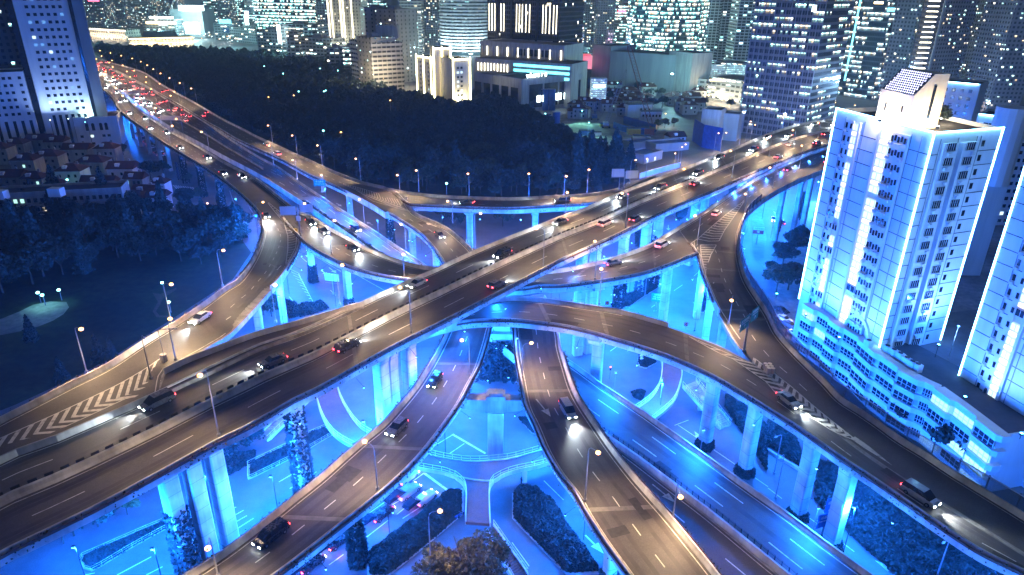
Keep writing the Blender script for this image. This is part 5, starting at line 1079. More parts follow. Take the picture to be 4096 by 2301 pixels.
for i in range(len(F)-1):
    a,b=F[i],F[i+1]; L=np.linalg.norm(b-a); d=(b-a)/L; nn=np.array([d[1],-d[0]]); nn=nn if nn@n1_>0 else -nn
    for k in range(4):
        z=1.9+k*3.15; a2=a+nn*(.9 if i%2==0 else .2)
        mb=MB(); pts=[a2,a2+d*L*.86,b+nn*(.2 if i%2==0 else .9),b-nn*1.6,a-nn*1.6]; pts=pts if area(pts)>0 else pts[::-1]; mb.prism(pts,z+.85,z+2.05 if k<3 else ZP+.45); mb.build('spandrel','white_wall',lowb)
        p=a2+d*L*.44-nn*.25; lit=rng.random()<(.10 if i<8 else .4)
        w=pane(lowb,(p[0],p[1],z-.02),d,L*.84,1.62,'win_green' if lit else 'window_dark',.2)
        mb=MB()
        for j in range(5): r=p+d*L*.84*(j/4-.5)+nn*.12; mb.box((r[0],r[1],z),(.09,.1,1.62),math.atan2(d[1],d[0]))
        r=p+nn*.12; mb.box((r[0],r[1],z-.15),(L*.84,.08,.08),math.atan2(d[1],d[0])); mb.build('window_frame','white_metal',w)
# vaulted entrance roof on the low building
v0=at(*ZQ(735,640),ZP); vv=thing('roof_vault','white half round vault roof with arched opening on the low building','roof vault',(v0[0],v0[1],ZP)); ax=back; sx=np.array([-ax[1],ax[0]])
mb=MB()
for R_,y0,y1 in ((3.6,0,9),):
    ring=lambda r,y:[(v0[0]+sx[0]*r*math.cos(t)+ax[0]*y,v0[1]+sx[1]*r*math.cos(t)+ax[1]*y,ZP+r*math.sin(t)*1.15) for t in np.linspace(0,math.pi,15)]
    mb.loft([ring(3.6,1.5),ring(3.6,9)],closed=False); mb.loft([ring(3.5,1.5),ring(3.5,9)],closed=False)
    mb.poly(ring(3.6,9)); mb.build('vault','white_wall',vv)
    mb=MB(); mb.loft([ring(4.0,0),ring(4.0,.7)],closed=False); mb.loft([ring(3.3,0),ring(3.3,.7)],closed=False); mb.loft([ring(3.3,0),ring(4.0,0)],closed=False); mb.loft([ring(3.3,.7),ring(4.0,.7)],closed=False); mb.build('arch_frame','white_wall',vv)
for i,qq in enumerate(((870,790),(1070,850),(1140,890),(1210,930),(1280,980),(1340,1020),(1400,1050))):
    p=at(*ZQ(*qq),ZP); o=thing('air_handling_unit','white box shaped air unit in the row on the low roof','air unit',(p[0],p[1],ZP),0,'white air units on the low roof'); mb=MB(); mb.box((p[0],p[1],ZP+.95),(1.7,1.2,1.7),angA); mb.build('casing','white_metal',o); mb=MB(); mb.tube([(p[0],p[1],ZP+1.81),(p[0],p[1],ZP+1.95)],.5,10); mb.build('fan_grille','dark_metal',o)
# dark glass noise screen on the descending ramp
l,r,_=DECK['descending_ramp']; e=r; nn=inward('descending_ramp','R'); root=thing('noise_screen','long dark glass noise screen with posts along the descending ramp','noise barrier',tuple(e[60]))
m,n,p=newmat('screen_glass'); p.inputs['Base Color'].default_value=(.05,.09,.13,1); p.inputs['Roughness'].default_value=.15; p.inputs['Alpha'].default_value=.55
e2=np.vstack([DECK['link_road'][1][8:0:-1],e]); nn2=nrm2(e2)*(1 if np.mean(np.sum((DECK['descending_ramp'][0]-r)*nrm2(r),axis=1))>0 else -1)
mb=MB(); sweep(mb,e2+Z3*1.0,nn2,[(-.03,0),(-.03,2.1),(.03,2.1),(.03,0)]); mb.build('glass_panel','screen_glass',root)
mb=MB(); sweep(mb,e2+Z3*3.1,nn2,[(-.06,0),(-.06,.12),(.06,.12),(.06,0)]); mb.build('top_rail','grey_metal',root)
s=np.r_[0,np.cumsum(np.linalg.norm(np.diff(e2,axis=0),axis=1))]; q=0
while q<s[-1]:
    p=np.array([np.interp(q,s,e2[:,j]) for j in range(3)])+np.array([np.interp(q,s,nn2[:,j]) for j in range(3)])*(-.1); mb=MB(); mb.box(p+Z3*2.0,(.16,.16,2.6)); mb.build('post','dark_metal',root); q+=4.2
# ================================================================ white tower on the left and the old houses
A=at(204,600,0); d=np.array([1.632,.93]); d/=np.linalg.norm(d); nb=np.array([-d[1],d[0]])
LW=23.5
wt,a,b,dd,nn=tower('white office slab with square windows and dark corner glazing at the left edge','office block',A[:2],A[:2]+d*LW,24,118,'white_wall',name='office_tower',roofbox=False)
us=[5.2+2.9*k for k in range(6)]; zs=[21+3.62*k for k in range(23)]
windows(wt,a,d,us,zs,1.5,1.45,.16,maxp=100,mats=('window_dark','win_dim','win_dim','win_lit','win_dim'),rng=np.random.default_rng(21),proud=.03)
for k in range(6): p=a+d*(5.2+2.9*k)-nn*.03; pane(wt,(p[0],p[1],9.8),d,1.4,16.5,'window_dark',name='strip_window')
# corner glazing and grey side wall
mb=MB(); c=b+nn*.5; mb.box((c[0]+d[0]*.9,c[1]+d[1]*.9,58),(1.7,3.0,116),math.atan2(d[1],d[0])); mb.build('corner_glazing','window_dark',wt)
mb=MB(); c=b+d*4.2+nn*9; mb.box((c[0],c[1],56),(5.0,20,112),math.atan2(d[1],d[0])); mb.build('side_wall','grey_clad',wt)
wl,a2,b2,_,_=tower('lower white wing with strip windows left of the white slab','office block',A[:2]-d*30-nb*1.5,A[:2]-d*3.2-nb*1.5,20,40,'white_wall',name='office_wing',roofbox=False)
windows(wl,b2,-d,[2.2,6.4,9.0,12,15],[20+3.6*k for k in range(6)],1.4,1.4,.04,mats=('window_dark','win_lit'),rng=np.random.default_rng(5),proud=.03)
for k in range(6): p=b2-d*(2.2+3.6*k)-nb*.03; pane(wl,(p[0],p[1],9),d,1.4,15,'window_dark',name='strip_window')
mb=MB(); p=A[:2]-d*1.6+nb*1.5; mb.box((p[0],p[1],60),(2.8,3,119),math.atan2(d[1],d[0])); mb.build('glass_recess','window_dark',wl)
tower('dark brown old tower behind the white wing at the left edge','tower',A[:2]-d*34+nb*20,A[:2]-d*4.5+nb*20,18,118,'f_brown_old',name='apartment_tower',roofbox=False)
# blue podium with arched windows
pa,pb=at(*T(0,0,600,1118),0)[:2],at(*T(0,0,925,1100),0)[:2]
pd,a,b,dp,np_=tower('blue lit corner annex with arched windows at the foot of the white slab','annex',pa,pb,18,15.5,'white_wall',name='corner_annex',roofbox=False)
Lp=np.linalg.norm(b-a)
for u in (.28,.42,.60,.72):
    p=a+dp*Lp*u-np_*.04; mb=MB(); r=.75; ring=[(-r,0),(r,0)]+[(r*math.cos(t),3.2+r*math.sin(t)) for t in np.linspace(0,math.pi,9)]
    mb.loft([[(p[0]+dp[0]*x-np_[0]*o,p[1]+dp[1]*x-np_[1]*o,9.2+z) for x,z in ring] for o in (0,.1)]); mb.build('arched_window','window_dark',pd)
for u in (.12,.35,.62,.74): 
    for z in (6.2,2.2): p=a+dp*Lp*u-np_*.04; pane(pd,(p[0],p[1],z),dp,1.5,1.3,'win_lit' if (u==.35 and z>5) else 'window_dark')
p=at(*T(0,0,645,940),15); o=thing('floodlight','greenish white floodlight shining up the white slab corner','floodlight',(p[0],p[1],16),0); mb=MB(); mb.box((p[0],p[1],16),(.5,.5,.5)); mb.build('housing','dark_metal',o); mb=MB(); mb.box((p[0],p[1],16.3),(.4,.4,.08)); mb.build('lens','lamp_cyan',o); q=A[:2]+d*(LW-2.5)-nb*2.0; point((q[0],q[1],18.5),CP*.05,(.55,1,.9),.3,o)
for u in (.15,.5,.85):  # added floods standing in for city glow on the slab wall
    q=A[:2]+d*LW*u-nb*7; o=thing('floodlight','cool white floodlight on the ground washing the white slab','floodlight',(q[0],q[1],0),0,'floodlights before the white slab'); mb=MB(); mb.box((q[0],q[1],16.5),(.6,.6,.5)); mb.tube([(q[0],q[1],0),(q[0],q[1],16.3)],.12); mb.build('housing','dark_metal',o); mb=MB(); mb.box((q[0],q[1],16.8),(.4,.4,.06)); mb.build('lens','lamp_white',o); t=q+nb*6; spot((q[0],q[1],17.2),(t[0],t[1],50),CP*.2,(.42,.62,1.0),ang=140,blend=.8,parent=o)
# red roofed houses
def house(p,w,dp,h,rz,label,rh=2.6,hip=True,wallm='plaster',lit=0,group='old red roofed houses'):
    root=thing('old_house',label,'house',(p[0],p[1],0),rz,group)
    mb=MB(); mb.box((0,0,h/2-.2),(w,dp,h+.4)); mb.build('wall',wallm,root,local=True)
    mb=MB(); e=.5; W,D=w/2+e,dp/2+e; k=W-D*.9 if hip else W
    k=max(k,.3)
    mb.loft([[(-W,-D,h),(W,-D,h),(W,D,h),(-W,D,h)],[(-k,-.05,h+rh),(k,-.05,h+rh),(k,.05,h+rh),(-k,.05,h+rh)]]); rf=mb.build('roof','roof_tile',root,local=True)
    mb=MB(); mb.box((w*.22,dp*.12,h+rh*.9),(.8,.8,1.8)); mb.build('chimney','plaster',rf,local=True)
    mb=MB(); mb.box((-w*.12,-dp*.30,h+rh*.55),(1.8,1.6,1.3)); mb.build('dormer','white_wall',rf,local=True)
    for i,(x,z) in enumerate(((-w*.3,h*.7),(w*.05,h*.7),(w*.3,h*.7),(-w*.3,h*.3),(w*.3,h*.3))):
        mb=MB(); mb.box((x,-dp/2-.02,z),(1.0,.1,1.3)); mb.build('window','win_green' if i==lit-1 else 'window_dark',root,local=True)
    return root
HZ=lambda x,y:(x/3.617,560+y/3.617)
rng=np.random.default_rng(77)
for (x,y,w,dp,h,rz,lab,wm,lit) in ((1840,620,11,9,7.5,.08,'white walled red roof house nearest the street tree','white_wall',0),(1090,640,11,9,7,.08,'white walled red roof house in the middle of the row','white_wall',0),(840,790,7,6,5,.1,'small white annex with red roof in front of the middle house','white_wall',0),
  (460,540,10,9,9,.1,'tall plaster house with red roof left of the middle white house','plaster',2),(760,430,12,9,7.5,.1,'red roof house behind the middle white house','plaster',0),(1400,520,13,9,7.5,.05,'wide dark red roofed house between the two white walled houses','plaster',4),(1180,330,12,8,7.5,.1,'red roof house below the blue annex','plaster',0),(1600,330,10,8,8,.1,'red roofed house right under the blue annex corner','plaster',0),
  (300,260,10,8,8,.1,'red roofed house at the upper left of the old quarter','plaster',0),(650,200,12,8,8,.1,'red roofed house in front of the strip windows','plaster',0),(880,230,9,8,8,.1,'red roofed house near the annex wall','plaster',0),(200,700,12,9,6,.1,'dark roofed house at lower left of the old quarter','plaster',0),(80,330,9,9,8,.1,'dark plaster house with lit window at the left edge','plaster',1),(550,730,9,7,6,.1,'low house beside the lit alley','plaster',3),
  (1480,740,14,6,4.5,.02,'long low red roof behind the three storey block','plaster',0),(2000,700,8,6,5,.0,'small house with lit door beside the blue roofs','plaster',1),(2150,900,9,8,5,-.1,'blue lit tiled house at the street corner','plaster',0),(2000,1000,11,9,5.5,.0,'red roofed house right of the three storey block','plaster',0),(2330,1010,7,7,6,.0,'pale gabled house by the bright street','white_wall',0),(2360,800,6,6,6,.0,'narrow blue house at the bright street','white_wall',0)):
    p=at(*HZ(x,y),0); house(p,w,dp,h,rz,lab,hip=rng.random()<.6,wallm=wm,lit=lit,group=None)
for (x,y) in ((440,660),(1450,600),(1010,705),(230,420),(1190,400),(1960,690)):
    b=at(*HZ(x,y+25),0); street_lamp(b,5,np.array([.3,-.5]),lit='cyan',label='greenish wall height lamp in an alley of the old quarter',group='alley lamps of the old quarter',small=True,power=LAMP_P*.10)
# pale shop with band windows at the corner
pa,pb=at(*HZ(2100,1310),0)[:2],at(*HZ(2530,1250),0)[:2]; sh,a,b,ds,ns=tower('pale low shop with band windows below the red roofs','shop',pa,pb,9,5.5,'white_wall',name='corner_shop',roofbox=False); L=np.linalg.norm(b-a)
for u in (.25,.74): p=a+ds*L*u-ns*.05; pane(sh,(p[0],p[1],3.4),ds,L*.38,1.6,'window_dark')
# long three storey block
pa,pb=at(*HZ(-600,1290),0)[:2],at(*HZ(1850,1140),0)[:2]; rb,a,b,dr_,nr2=tower('long three storey block with brown roof edge and a few lit rooms','tenement',pa,pb,11,11.5,'plaster',name='tenement_block',roofbox=False,roofm='roof_dark'); L=np.linalg.norm(b-a)
rg=np.random.default_rng(9); 
for k in range(3):
    z=2.2+k*3.5
    mb=MB(); p=a+dr_*L/2-nr2*.6; mb.box((p[0],p[1],z-1.75),(L,1.2,.2),math.atan2(dr_[1],dr_[0])); mb.build('gallery_slab','concrete',rb)
    for j in range(26):
        p=a+dr_*L*(j+.5)/26-nr2*.04; lit=rg.random()<.13; pane(rb,(p[0],p[1],z),dr_,L/26*.55,1.5,('win_green' if rg.random()<.7 else 'win_warm') if lit else 'window_dark')
mb=MB(); p=a+dr_*L/2-nr2*1.1
for j in range(14): q=a+dr_*L*j/13-nr2*1.15; mb.box((q[0],q[1],5.4),(.12,.12,11),0)
for z in (3.8,7.3,11.2): mb.box((p[0],p[1],z),(L,.08,.12),math.atan2(dr_[1],dr_[0]))
mb.build('gallery_rail','grey_metal',rb)
for x,y,lab in ((830,840,'white water tank on the long block roof, right of two'),(20,880,'white water tank on the long block roof at the left edge')):
    p=at(*HZ(x,y-30),12); o=thing('water_tank',lab,'water tank',(p[0],p[1],11.7)); mb=MB(); mb.box((p[0],p[1],13.5),(4.5,3.2,3)); mb.build('tank','white_wall',o); mb=MB(); [mb.box((p[0]+x_,p[1]+y_,11.85),(.3,.3,.4)) for x_ in (-1.8,1.8) for y_ in (-1.2,1.2)]; mb.build('foot','concrete',o)
# ================================================================ the far city
def fb_(label,cat,x0,x1,y,Y0,Y1,z1,m,depth=30,name='office_tower',roofbox=True,group=None):
    a=atY(x0,y,Y0); b=atY(x1,y,Y1); return tower(label,cat,a[:2],b[:2],depth,z1,m,name=name,roofbox=roofbox,group=group)
def city_glow():
    # added fill masts that brighten the far walls in place of street glow
    for x,y,Y,P,c in ((300,120,900,5,(.45,.85,1)),(640,130,1000,6,(.4,.95,1)),(900,120,1000,7,(.4,.95,1)),(1150,150,800,5,(.4,.9,1)),(1330,150,740,3,(.5,.9,1)),(1640,150,850,5,(.45,.85,1)),(1990,180,700,3,(.5,.85,1)),(2300,150,830,6,(.35,.6,1)),(2480,200,680,5,(.4,.95,1)),(2700,180,560,4,(.4,.95,1)),(2860,200,640,5,(.45,.9,1)),(2980,420,385,1.2,(.5,.8,1)),(3350,260,480,4,(.3,.7,1)),(3560,220,470,3.5,(.3,.65,1)),(3800,200,480,4,(.35,.6,1)),(4000,250,430,3,(.35,.55,1)),(3150,400,380,1.2,(.8,.8,.9))):
        p=atY(x,y,Y); z=22; o=thing('fill_mast','tall cool white mast light among the far city blocks','mast light',(p[0],p[1],0),0,'mast lights of the far city'); mb=MB(); mb.tube([(p[0],p[1],0),(p[0],p[1],z)],[.3,.15],6); mb.build('pole','grey_metal',o); mb=MB(); mb.box((p[0],p[1],z+.3),(1.2,1.2,.5)); mb.build('lamp_head','lamp_white',o); point((p[0],p[1],z+1.5),CP*P*.42,c,1.,o)
def topz(x,y,Y): return float(atY(x,y,Y)[2])
def signbox(root_or_none,label,cat,px0,px1,y0,y1,Y,m,dep=.6,name='lit_sign'):
    ym=(y0+y1)/2; a=atY(px0,ym,Y); b=atY(px1,ym,Y); a[2]=atY((px0+px1)/2,y1,Y)[2]; b[2]=atY((px0+px1)/2,y0,Y)[2]; o=thing(name,label,cat,((a[0]+b[0])/2,Y,a[2])); mb=MB(); mb.box(((a[0]+b[0])/2,Y,(a[2]+b[2])/2),(abs(b[0]-a[0]),dep,abs(b[2]-a[2]))); mb.build('panel',m,o); return o
X0=lambda r,c,x:T(r,c,x,0)[0]
YY=lambda y:y/1.8838
city_glow()
# --- upper left
cl,a,b,dd,nn=fb_('long white classical hall glowing at the far end of the viaduct','hall',X0(0,0,655),X0(0,0,955),160,1120,1080,topz(X0(0,0,800),YY(222),1100),'f_classic',25,name='classical_hall',roofbox=False)
mb=MB(); L=np.linalg.norm(b-a); c=(a+b)/2-nn*.8; mb.box((c[0],c[1],topz(X0(0,0,800),YY(224),1100)),(L+2,1.2,1.2),math.atan2(dd[1],dd[0])); mb.build('cornice_light','fin_light',cl)
for k in range(7): p=a+dd*L*(k+.5)/7-nn*5; point((p[0],p[1],6),CP*.10,(1,.85,.62),.8,cl)
mu,a,b,dd,nn=fb_('long museum with lit columns and dark roof at the edge of the wood','museum',X0(0,0,985),X0(0,0,1465),185,960,1000,topz(X0(0,0,1200),YY(292),970),'f_classic',40,name='museum_building',roofbox=False); L=np.linalg.norm(b-a); zt=topz(X0(0,0,1200),YY(292),970)
for z in (zt-.3,zt-6): mb=MB(); c=(a+b)/2-nn*1.; mb.box((c[0],c[1],z),(L+2,1.2,.8),math.atan2(dd[1],dd[0])); mb.build('cornice_light','sign_gold',mu)
for k in range(6): p=a+dd*L*(.42+.045*k)-nn*2.5; mb=MB(); mb.tube([(p[0],p[1],0),(p[0],p[1],zt-6)],[1.1,.9],8); mb.build('column','cream_wall',mu)
for k in range(8): p=a+dd*L*(k+.5)/8-nn*6; point((p[0],p[1],5),CP*.07,(1,.8,.5),.8,mu)
mb=MB(); c=(a+b)/2+nn*18; mb.loft([[(*(c-dd*L*.28-nn*14),zt+.2),(*(c+dd*L*.28-nn*14),zt+.2),(*(c+dd*L*.28+nn*14),zt+.2),(*(c-dd*L*.28+nn*14),zt+.2)],[(*(c-dd*L*.25-nn*2),zt+8),(*(c+dd*L*.25-nn*2),zt+8),(*(c+dd*L*.25+nn*2),zt+8),(*(c-dd*L*.25+nn*2),zt+8)]]); mb.build('roof','roof_dark',mu)
ho,a,b,dd,nn=fb_('wide grey block with warm terrace lights and white roof sign','hotel',X0(0,0,1095),X0(0,0,1335),150,1150,1150,topz(X0(0,0,1200),YY(150),1150),'f_low',40,name='terrace_block')
signbox(None,'small white lettering sign along the roof of the terrace block','sign',X0(0,0,1125),X0(0,0,1305),YY(126),YY(140),1145,'sign_white'); signbox(None,'warm terrace light strip on the grey block','light strip',X0(0,0,1100),X0(0,0,1325),YY(165),YY(182),1143,'sign_gold',name='light_strip')
fb_('square grey department store carrying the huge white screen','department store',X0(0,0,1310),X0(0,0,1550),150,1180,1180,topz(X0(0,0,1400),YY(75),1180),'grey_clad',50,name='department_store')
sc=signbox(None,'huge glaring white screen on the department store front','screen',X0(0,0,1395),X0(0,0,1505),YY(170),YY(255),1150,'screen_white',name='video_screen'); p=sc.location; point((p[0],p[1]-8,30),CP*5,(.45,.95,1),3,sc)
signbox(None,'long white roof sign above the department store','sign',X0(0,0,1345),X0(0,0,1535),YY(42),YY(80),1178,'sign_white'); 
for i,(x0,x1,y0,y1,m,lab) in enumerate(((1650,1740,148,178,'sign_cyan','cyan roof sign right of the bright screen'),(1842,1872,85,105,'sign_white','small white sign on the narrow tower'),(1845,1872,110,200,'sign_white','tall white vertical sign'),(1765,1800,238,252,'sign_white','low white sign by the street glow'),(665,745,0,12,'sign_red','red lettering sign on a far roof at the top'),(1680,1725,210,248,'blue_sheet','dark blue billboard under the cyan roof sign'))): signbox(None,lab,'sign',X0(0,0,x0),X0(0,0,x1),YY(y0),YY(y1),1120,m)
for (x0,x1,Y,zt,m,lab) in ((640,760,1500,150,'f_res_dark','dark far tower above the classical hall'),(760,800,1350,140,'f_res','slim far tower with stacked balconies at upper left'),(800,945,1400,160,'f_res','broad far residential tower with pale grid at upper left'),(950,1010,1600,140,'f_res_dark','dark narrow far tower between the pale residential towers'),(1010,1135,1450,150,'f_res','far residential tower left of the department store'),(1140,1200,1700,150,'f_office','hazy far office tower behind the terrace block'),(1200,1345,1500,170,'f_res','far residential slab behind the white roof sign'),(1545,1640,1500,150,'f_office','far blue grey tower right of the department store'),(1640,1735,1350,160,'f_res','far tower with bright balcony columns'),(1740,1850,1500,150,'f_office','far office tower left of the white vertical sign'),(1850,1929,1300,150,'f_office','far tower behind the white vertical sign')):
    fb_(lab,'tower',X0(0,0,x0),X0(0,0,x1),60,Y,Y,zt,m,35,name='distant_tower')
fb_('low shop block under the cyan roof sign','shops',X0(0,0,1620),X0(0,0,1765),150,1130,1130,topz(X0(0,0,1700),YY(180),1130),'f_low',40,name='shop_block'); fb_('low lit shops left of the big screen','shops',X0(0,0,1740),X0(0,0,1929),160,1100,1060,topz(X0(0,0,1800),YY(215),1080),'f_low',40,name='shop_block')
rg=np.random.default_rng(4)
for i in range(26):
    x=rg.uniform(1505,1929); y=rg.uniform(235,300); p=at(*T(0,0,x,y),6)
    if p[1]<1600: street_lamp(np.array([p[0],p[1],0]),7,np.array([0,-1.]),lit='warm' if rg.random()<.7 else 'white',label='street lamp in the bright far street beyond the wood',group='far street lamps beyond the wood',small=True,power=LAMP_P*.5)
# --- upper middle
gb,a,b,dd,nn=fb_('wide bright glass department tower with cyan floors','glass tower',X0(0,1,0),X0(0,1,455),100,1000,980,150,'f_glass_bright',40,name='glass_tower')
for k in range(9): mb=MB(); c=(a+b)/2-nn*.4; z=topz(X0(0,1,200),YY(180),990)+2+k*7.8; mb.box((c[0],c[1],z),(np.linalg.norm(b-a),.6,1.0),math.atan2(dd[1],dd[0])); mb.build('floor_light','win_lit',gb)
fb_('low pale shop block below the bright glass tower','shops',X0(0,1,190),X0(0,1,470),160,860,850,topz(X0(0,1,300),YY(190),855),'f_low',30,name='shop_block'); fb_('low corner shop block with white pillar sign','shops',X0(0,1,10),X0(0,1,185),160,880,860,topz(X0(0,1,100),YY(230),870),'f_low',30,name='shop_block'); signbox(None,'white pillar sign on the corner shop block','sign',X0(0,1,162),X0(0,1,186),YY(185),YY(330),852,'sign_white'); signbox(None,'short white sign over the dark shops','sign',X0(0,1,432),X0(0,1,488),YY(288),YY(302),800,'sign_white'); signbox(None,'white shop sign left of the dark shops','sign',X0(0,1,300),X0(0,1,328),YY(292),YY(306),800,'sign_white')
fb_('low blue white shop front beside the wood','shops',X0(0,1,240),X0(0,1,330),190,790,790,topz(X0(0,1,280),YY(250),790),'f_low',20,name='shop_block'); fb_('dark low shops beside the wood','shops',X0(0,1,335),X0(0,1,570),190,800,780,topz(X0(0,1,450),YY(290),790),'f_low',25,name='shop_block')
fb_('slim blue grey tower left of the beige tower','tower',X0(0,1,460),X0(0,1,545),90,900,900,150,'f_res',30,name='apartment_tower')
be,a,b,dd,nn=fb_('tall beige tower with vertical white light strips','tower',X0(0,1,545),X0(0,1,805),100,800,800,150,'f_beige',35,name='beige_tower'); L=np.linalg.norm(b-a)
for u in (.03,.13,.39,.47,.70): p=a+dd*L*u-nn*.5; mb=MB(); mb.box((p[0],p[1],100),(.9,.8,2*(100-topz(X0(0,1,600),YY(285),800))),math.atan2(dd[1],dd[0])); mb.build('light_strip','fin_light',be)
fb_('low curved pale block at the foot of the beige tower','shops',X0(0,1,530),X0(0,1,665),200,720,720,topz(X0(0,1,600),YY(370),720),'f_low',20,name='shop_block'); fb_('narrow white glazed block left of the banded block','shops',X0(0,1,655),X0(0,1,735),220,690,690,topz(X0(0,1,700),YY(365),690),'f_office',20,name='shop_block')
bk,a,b,dd,nn=fb_('tall plain brown slab behind the banded block','tower',X0(0,1,835),X0(0,1,1075),200,680,690,topz(X0(0,1,900),YY(68),685),'f_brownblock',30,name='brown_slab')
fb_('brown slab wing with a single window column','tower',X0(0,1,1065),X0(0,1,1225),200,655,680,topz(X0(0,1,1150),YY(80),660),'f_brownblock',24,name='brown_slab_wing')
bn,a,b,dd,nn=fb_('cream banded office block in front of the brown slab','office block',X0(0,1,722),X0(0,1,880),290,620,585,topz(X0(0,1,800),YY(318),605),'f_banded',28,name='banded_block')
fb_('plain cream front part of the banded block with three window columns','office block',X0(0,1,880),X0(0,1,1062),290,585,600,topz(X0(0,1,960),YY(292),590),'f_brownblock',24,name='cream_block'); p=atY(X0(0,1,975),120,600); o=thing('roof_house','cream lift house on the banded block roof','roof house',(p[0],600,topz(X0(0,1,960),YY(292),600))); z0=topz(X0(0,1,960),YY(292),600); mb=MB(); mb.box((p[0],612,z0+5),(18,12,10)); mb.build('wall','plaster',o)
# warm wash on these
for x,y,Y,P in ((960,600,570,.8),(1150,560,630,.8),(780,600,570,.6),(640,340,770,1.0)): q=atY(X0(0,1,x),YY(y),Y); o=thing('floodlight','warm floodlight among the trees before the cream block','floodlight',(q[0],q[1],14),0,'warm floodlights before the cream block'); mb=MB(); mb.box((q[0],q[1],14),(.6,.6,.6)); mb.tube([(q[0],q[1],0),(q[0],q[1],14)],.1); mb.build('housing','dark_metal',o); mb=MB(); mb.box((q[0],q[1]+.35,14.2),(.4,.1,.4)); mb.build('lens','lamp_warm',o); point((q[0],q[1],18),CP*P*.8,(1,.88,.6),.4,o)
# gold neon trio
def neon_block(label,x0,x1,ym,Y0,Y1,ytop,depth,strips,name='neon_block'):
    a0=atY(x0,ym,Y0); b0=atY(x1,ym,Y1); zt=topz((x0+x1)/2,ytop,(Y0+Y1)/2)
    r,a,b,dd,nn=tower(label,'apartment block',a0[:2],b0[:2],depth,zt,'cream_wall',name=name,roofbox=False); L=np.linalg.norm(b-a)
    mb=MB()
    for u in strips: p=a+dd*L*u-nn*.3; mb.box((p[0],p[1],(zt+4)/2+2),(.55,.5,zt-4),math.atan2(dd[1],dd[0]))
    p=(a+b)/2-nn*.3; mb.box((p[0],p[1],zt+.7),(L,.5,.6),math.atan2(dd[1],dd[0])); mb.build('neon_strip','neon_gold',r)
    return r,a,b,dd,nn,zt,L
r1,a,b,dd,nn,zt,L=neon_block('left low wing of the gold outlined apartment trio',X0(0,1,1218),X0(0,1,1340),380,545,525,YY(437),16,(.02,.45,.9))
windows(r1,a,dd,[L*.25,L*.72],np.arange(3,zt-2,3.1),1.3,1.4,.12,mats=('window_dark','win_lit'),rng=np.random.default_rng(2))
r2,a,b,dd,nn,zt,L=neon_block('tallest middle block of the gold outlined apartment trio',X0(0,1,1342),X0(0,1,1476),380,515,518,YY(372),18,(.02,.5,.98))
windows(r2,a,dd,[L*.82],np.arange(3,zt-2,3.1),1.2,1.4,.1,mats=('window_dark','win_lit'),rng=np.random.default_rng(2))
r3,a,b,dd,nn,zt,L=neon_block('right wing of the gold outlined apartment trio with balconies',X0(0,1,1485),X0(0,1,1618),400,500,508,YY(455),18,(.02,.98))
windows(r3,a,dd,[L*.3,L*.5],np.arange(3,zt-2,3.1),1.6,1.4,.25,mats=('window_dark','win_lit'),rng=np.random.default_rng(6))
for p in (a+dd*L*.4-nn*4,): point((p[0],p[1],8),CP*.25,(1,.95,.6),.5,r3)
# round striped tower
cx,cy=atY(X0(0,1,1555),120,930)[:2]; R_=atY(X0(0,1,1735),120,900)[0]-cx; o=thing('round_tower','round white and dark striped office tower','tower',(cx,cy+R_,0)); zb=topz(X0(0,1,1550),YY(405),930)
circ=lambda r:[(cx+r*math.cos(t),cy+R_+r*math.sin(t)) for t in np.linspace(0,2*math.pi,28,endpoint=False)]
mb=MB(); mb.prism(circ(R_),0,170); mb.build('glazing','f_stripe_lit',o)
for k in range(30):
    z=zb+2+k*4.0
    if z<168: mb=MB(); mb.loft([[(*p,z+h) for p in circ(R_+.7)] for h in (0,1.9)]); mb.build('floor_band','white_wall',o)
for k in range(3): t=-math.pi/2+(k-1)*.8; point((cx+(R_+14)*math.cos(t),cy+R_+(R_+14)*math.sin(t),zb+8),CP*1.0,(.7,.95,1),1,o)
fb_('white banded tower between the brown slab and the round tower','tower',X0(0,1,1085),X0(0,1,1245),100,950,950,160,'f_banded',30,name='banded_tower'); fb_('blue grey tower left of the round striped tower','tower',X0(0,1,1270),X0(0,1,1378),100,1050,1050,170,'f_res',30,name='apartment_tower'); fb_('white ribbed tower right of the beige tower','tower',X0(0,1,805),X0(0,1,965),60,1100,1100,160,'f_office',30,name='office_tower')
# dark hotel with lit fins and tiered base
ht,a,b,dd,nn=fb_('dark hotel tower with vertical lit fins on a tiered white base','hotel',X0(0,1,1745),X0(0,2,355),160,640,600,150,'f_hotel',40,name='hotel_tower'); L=np.linalg.norm(b-a)
zs0=topz(X0(0,2,100),YY(320),620)
for u in (.03,.07,.11,.2,.24,.42,.46,.50,.55,.60,.78,.82,.87,.92,.96):
    for z0,z1 in ((zs0+8,zs0+30),(zs0+36,zs0+62)):
        p=a+dd*L*u-nn*.5; mb=MB(); mb.box((p[0],p[1],(z0+z1)/2),(.35,.5,z1-z0),math.atan2(dd[1],dd[0])); mb.build('lit_fin','fin_light',ht)
for u in (.16,.35,.70): p=a+dd*L*u-nn*.8; mb=MB(); mb.box((p[0],p[1],(zs0+150)/2),(1.6,1.5,150-zs0),math.atan2(dd[1],dd[0])); mb.build('pier','dark_metal',ht)
a3,b3=atY(X0(0,1,1690),250,600),atY(X0(0,2,390),250,560); zt3=topz(X0(0,2,100),YY(335),580); tb,a,b,dd,nn=tower('tiered white hotel base with rows of small spotlights','hotel podium',a3[:2],b3[:2],34,zt3,'plaster',name='hotel_podium',roofbox=False); L=np.linalg.norm(b-a)
zz=topz(X0(0,2,100),YY(470),570)
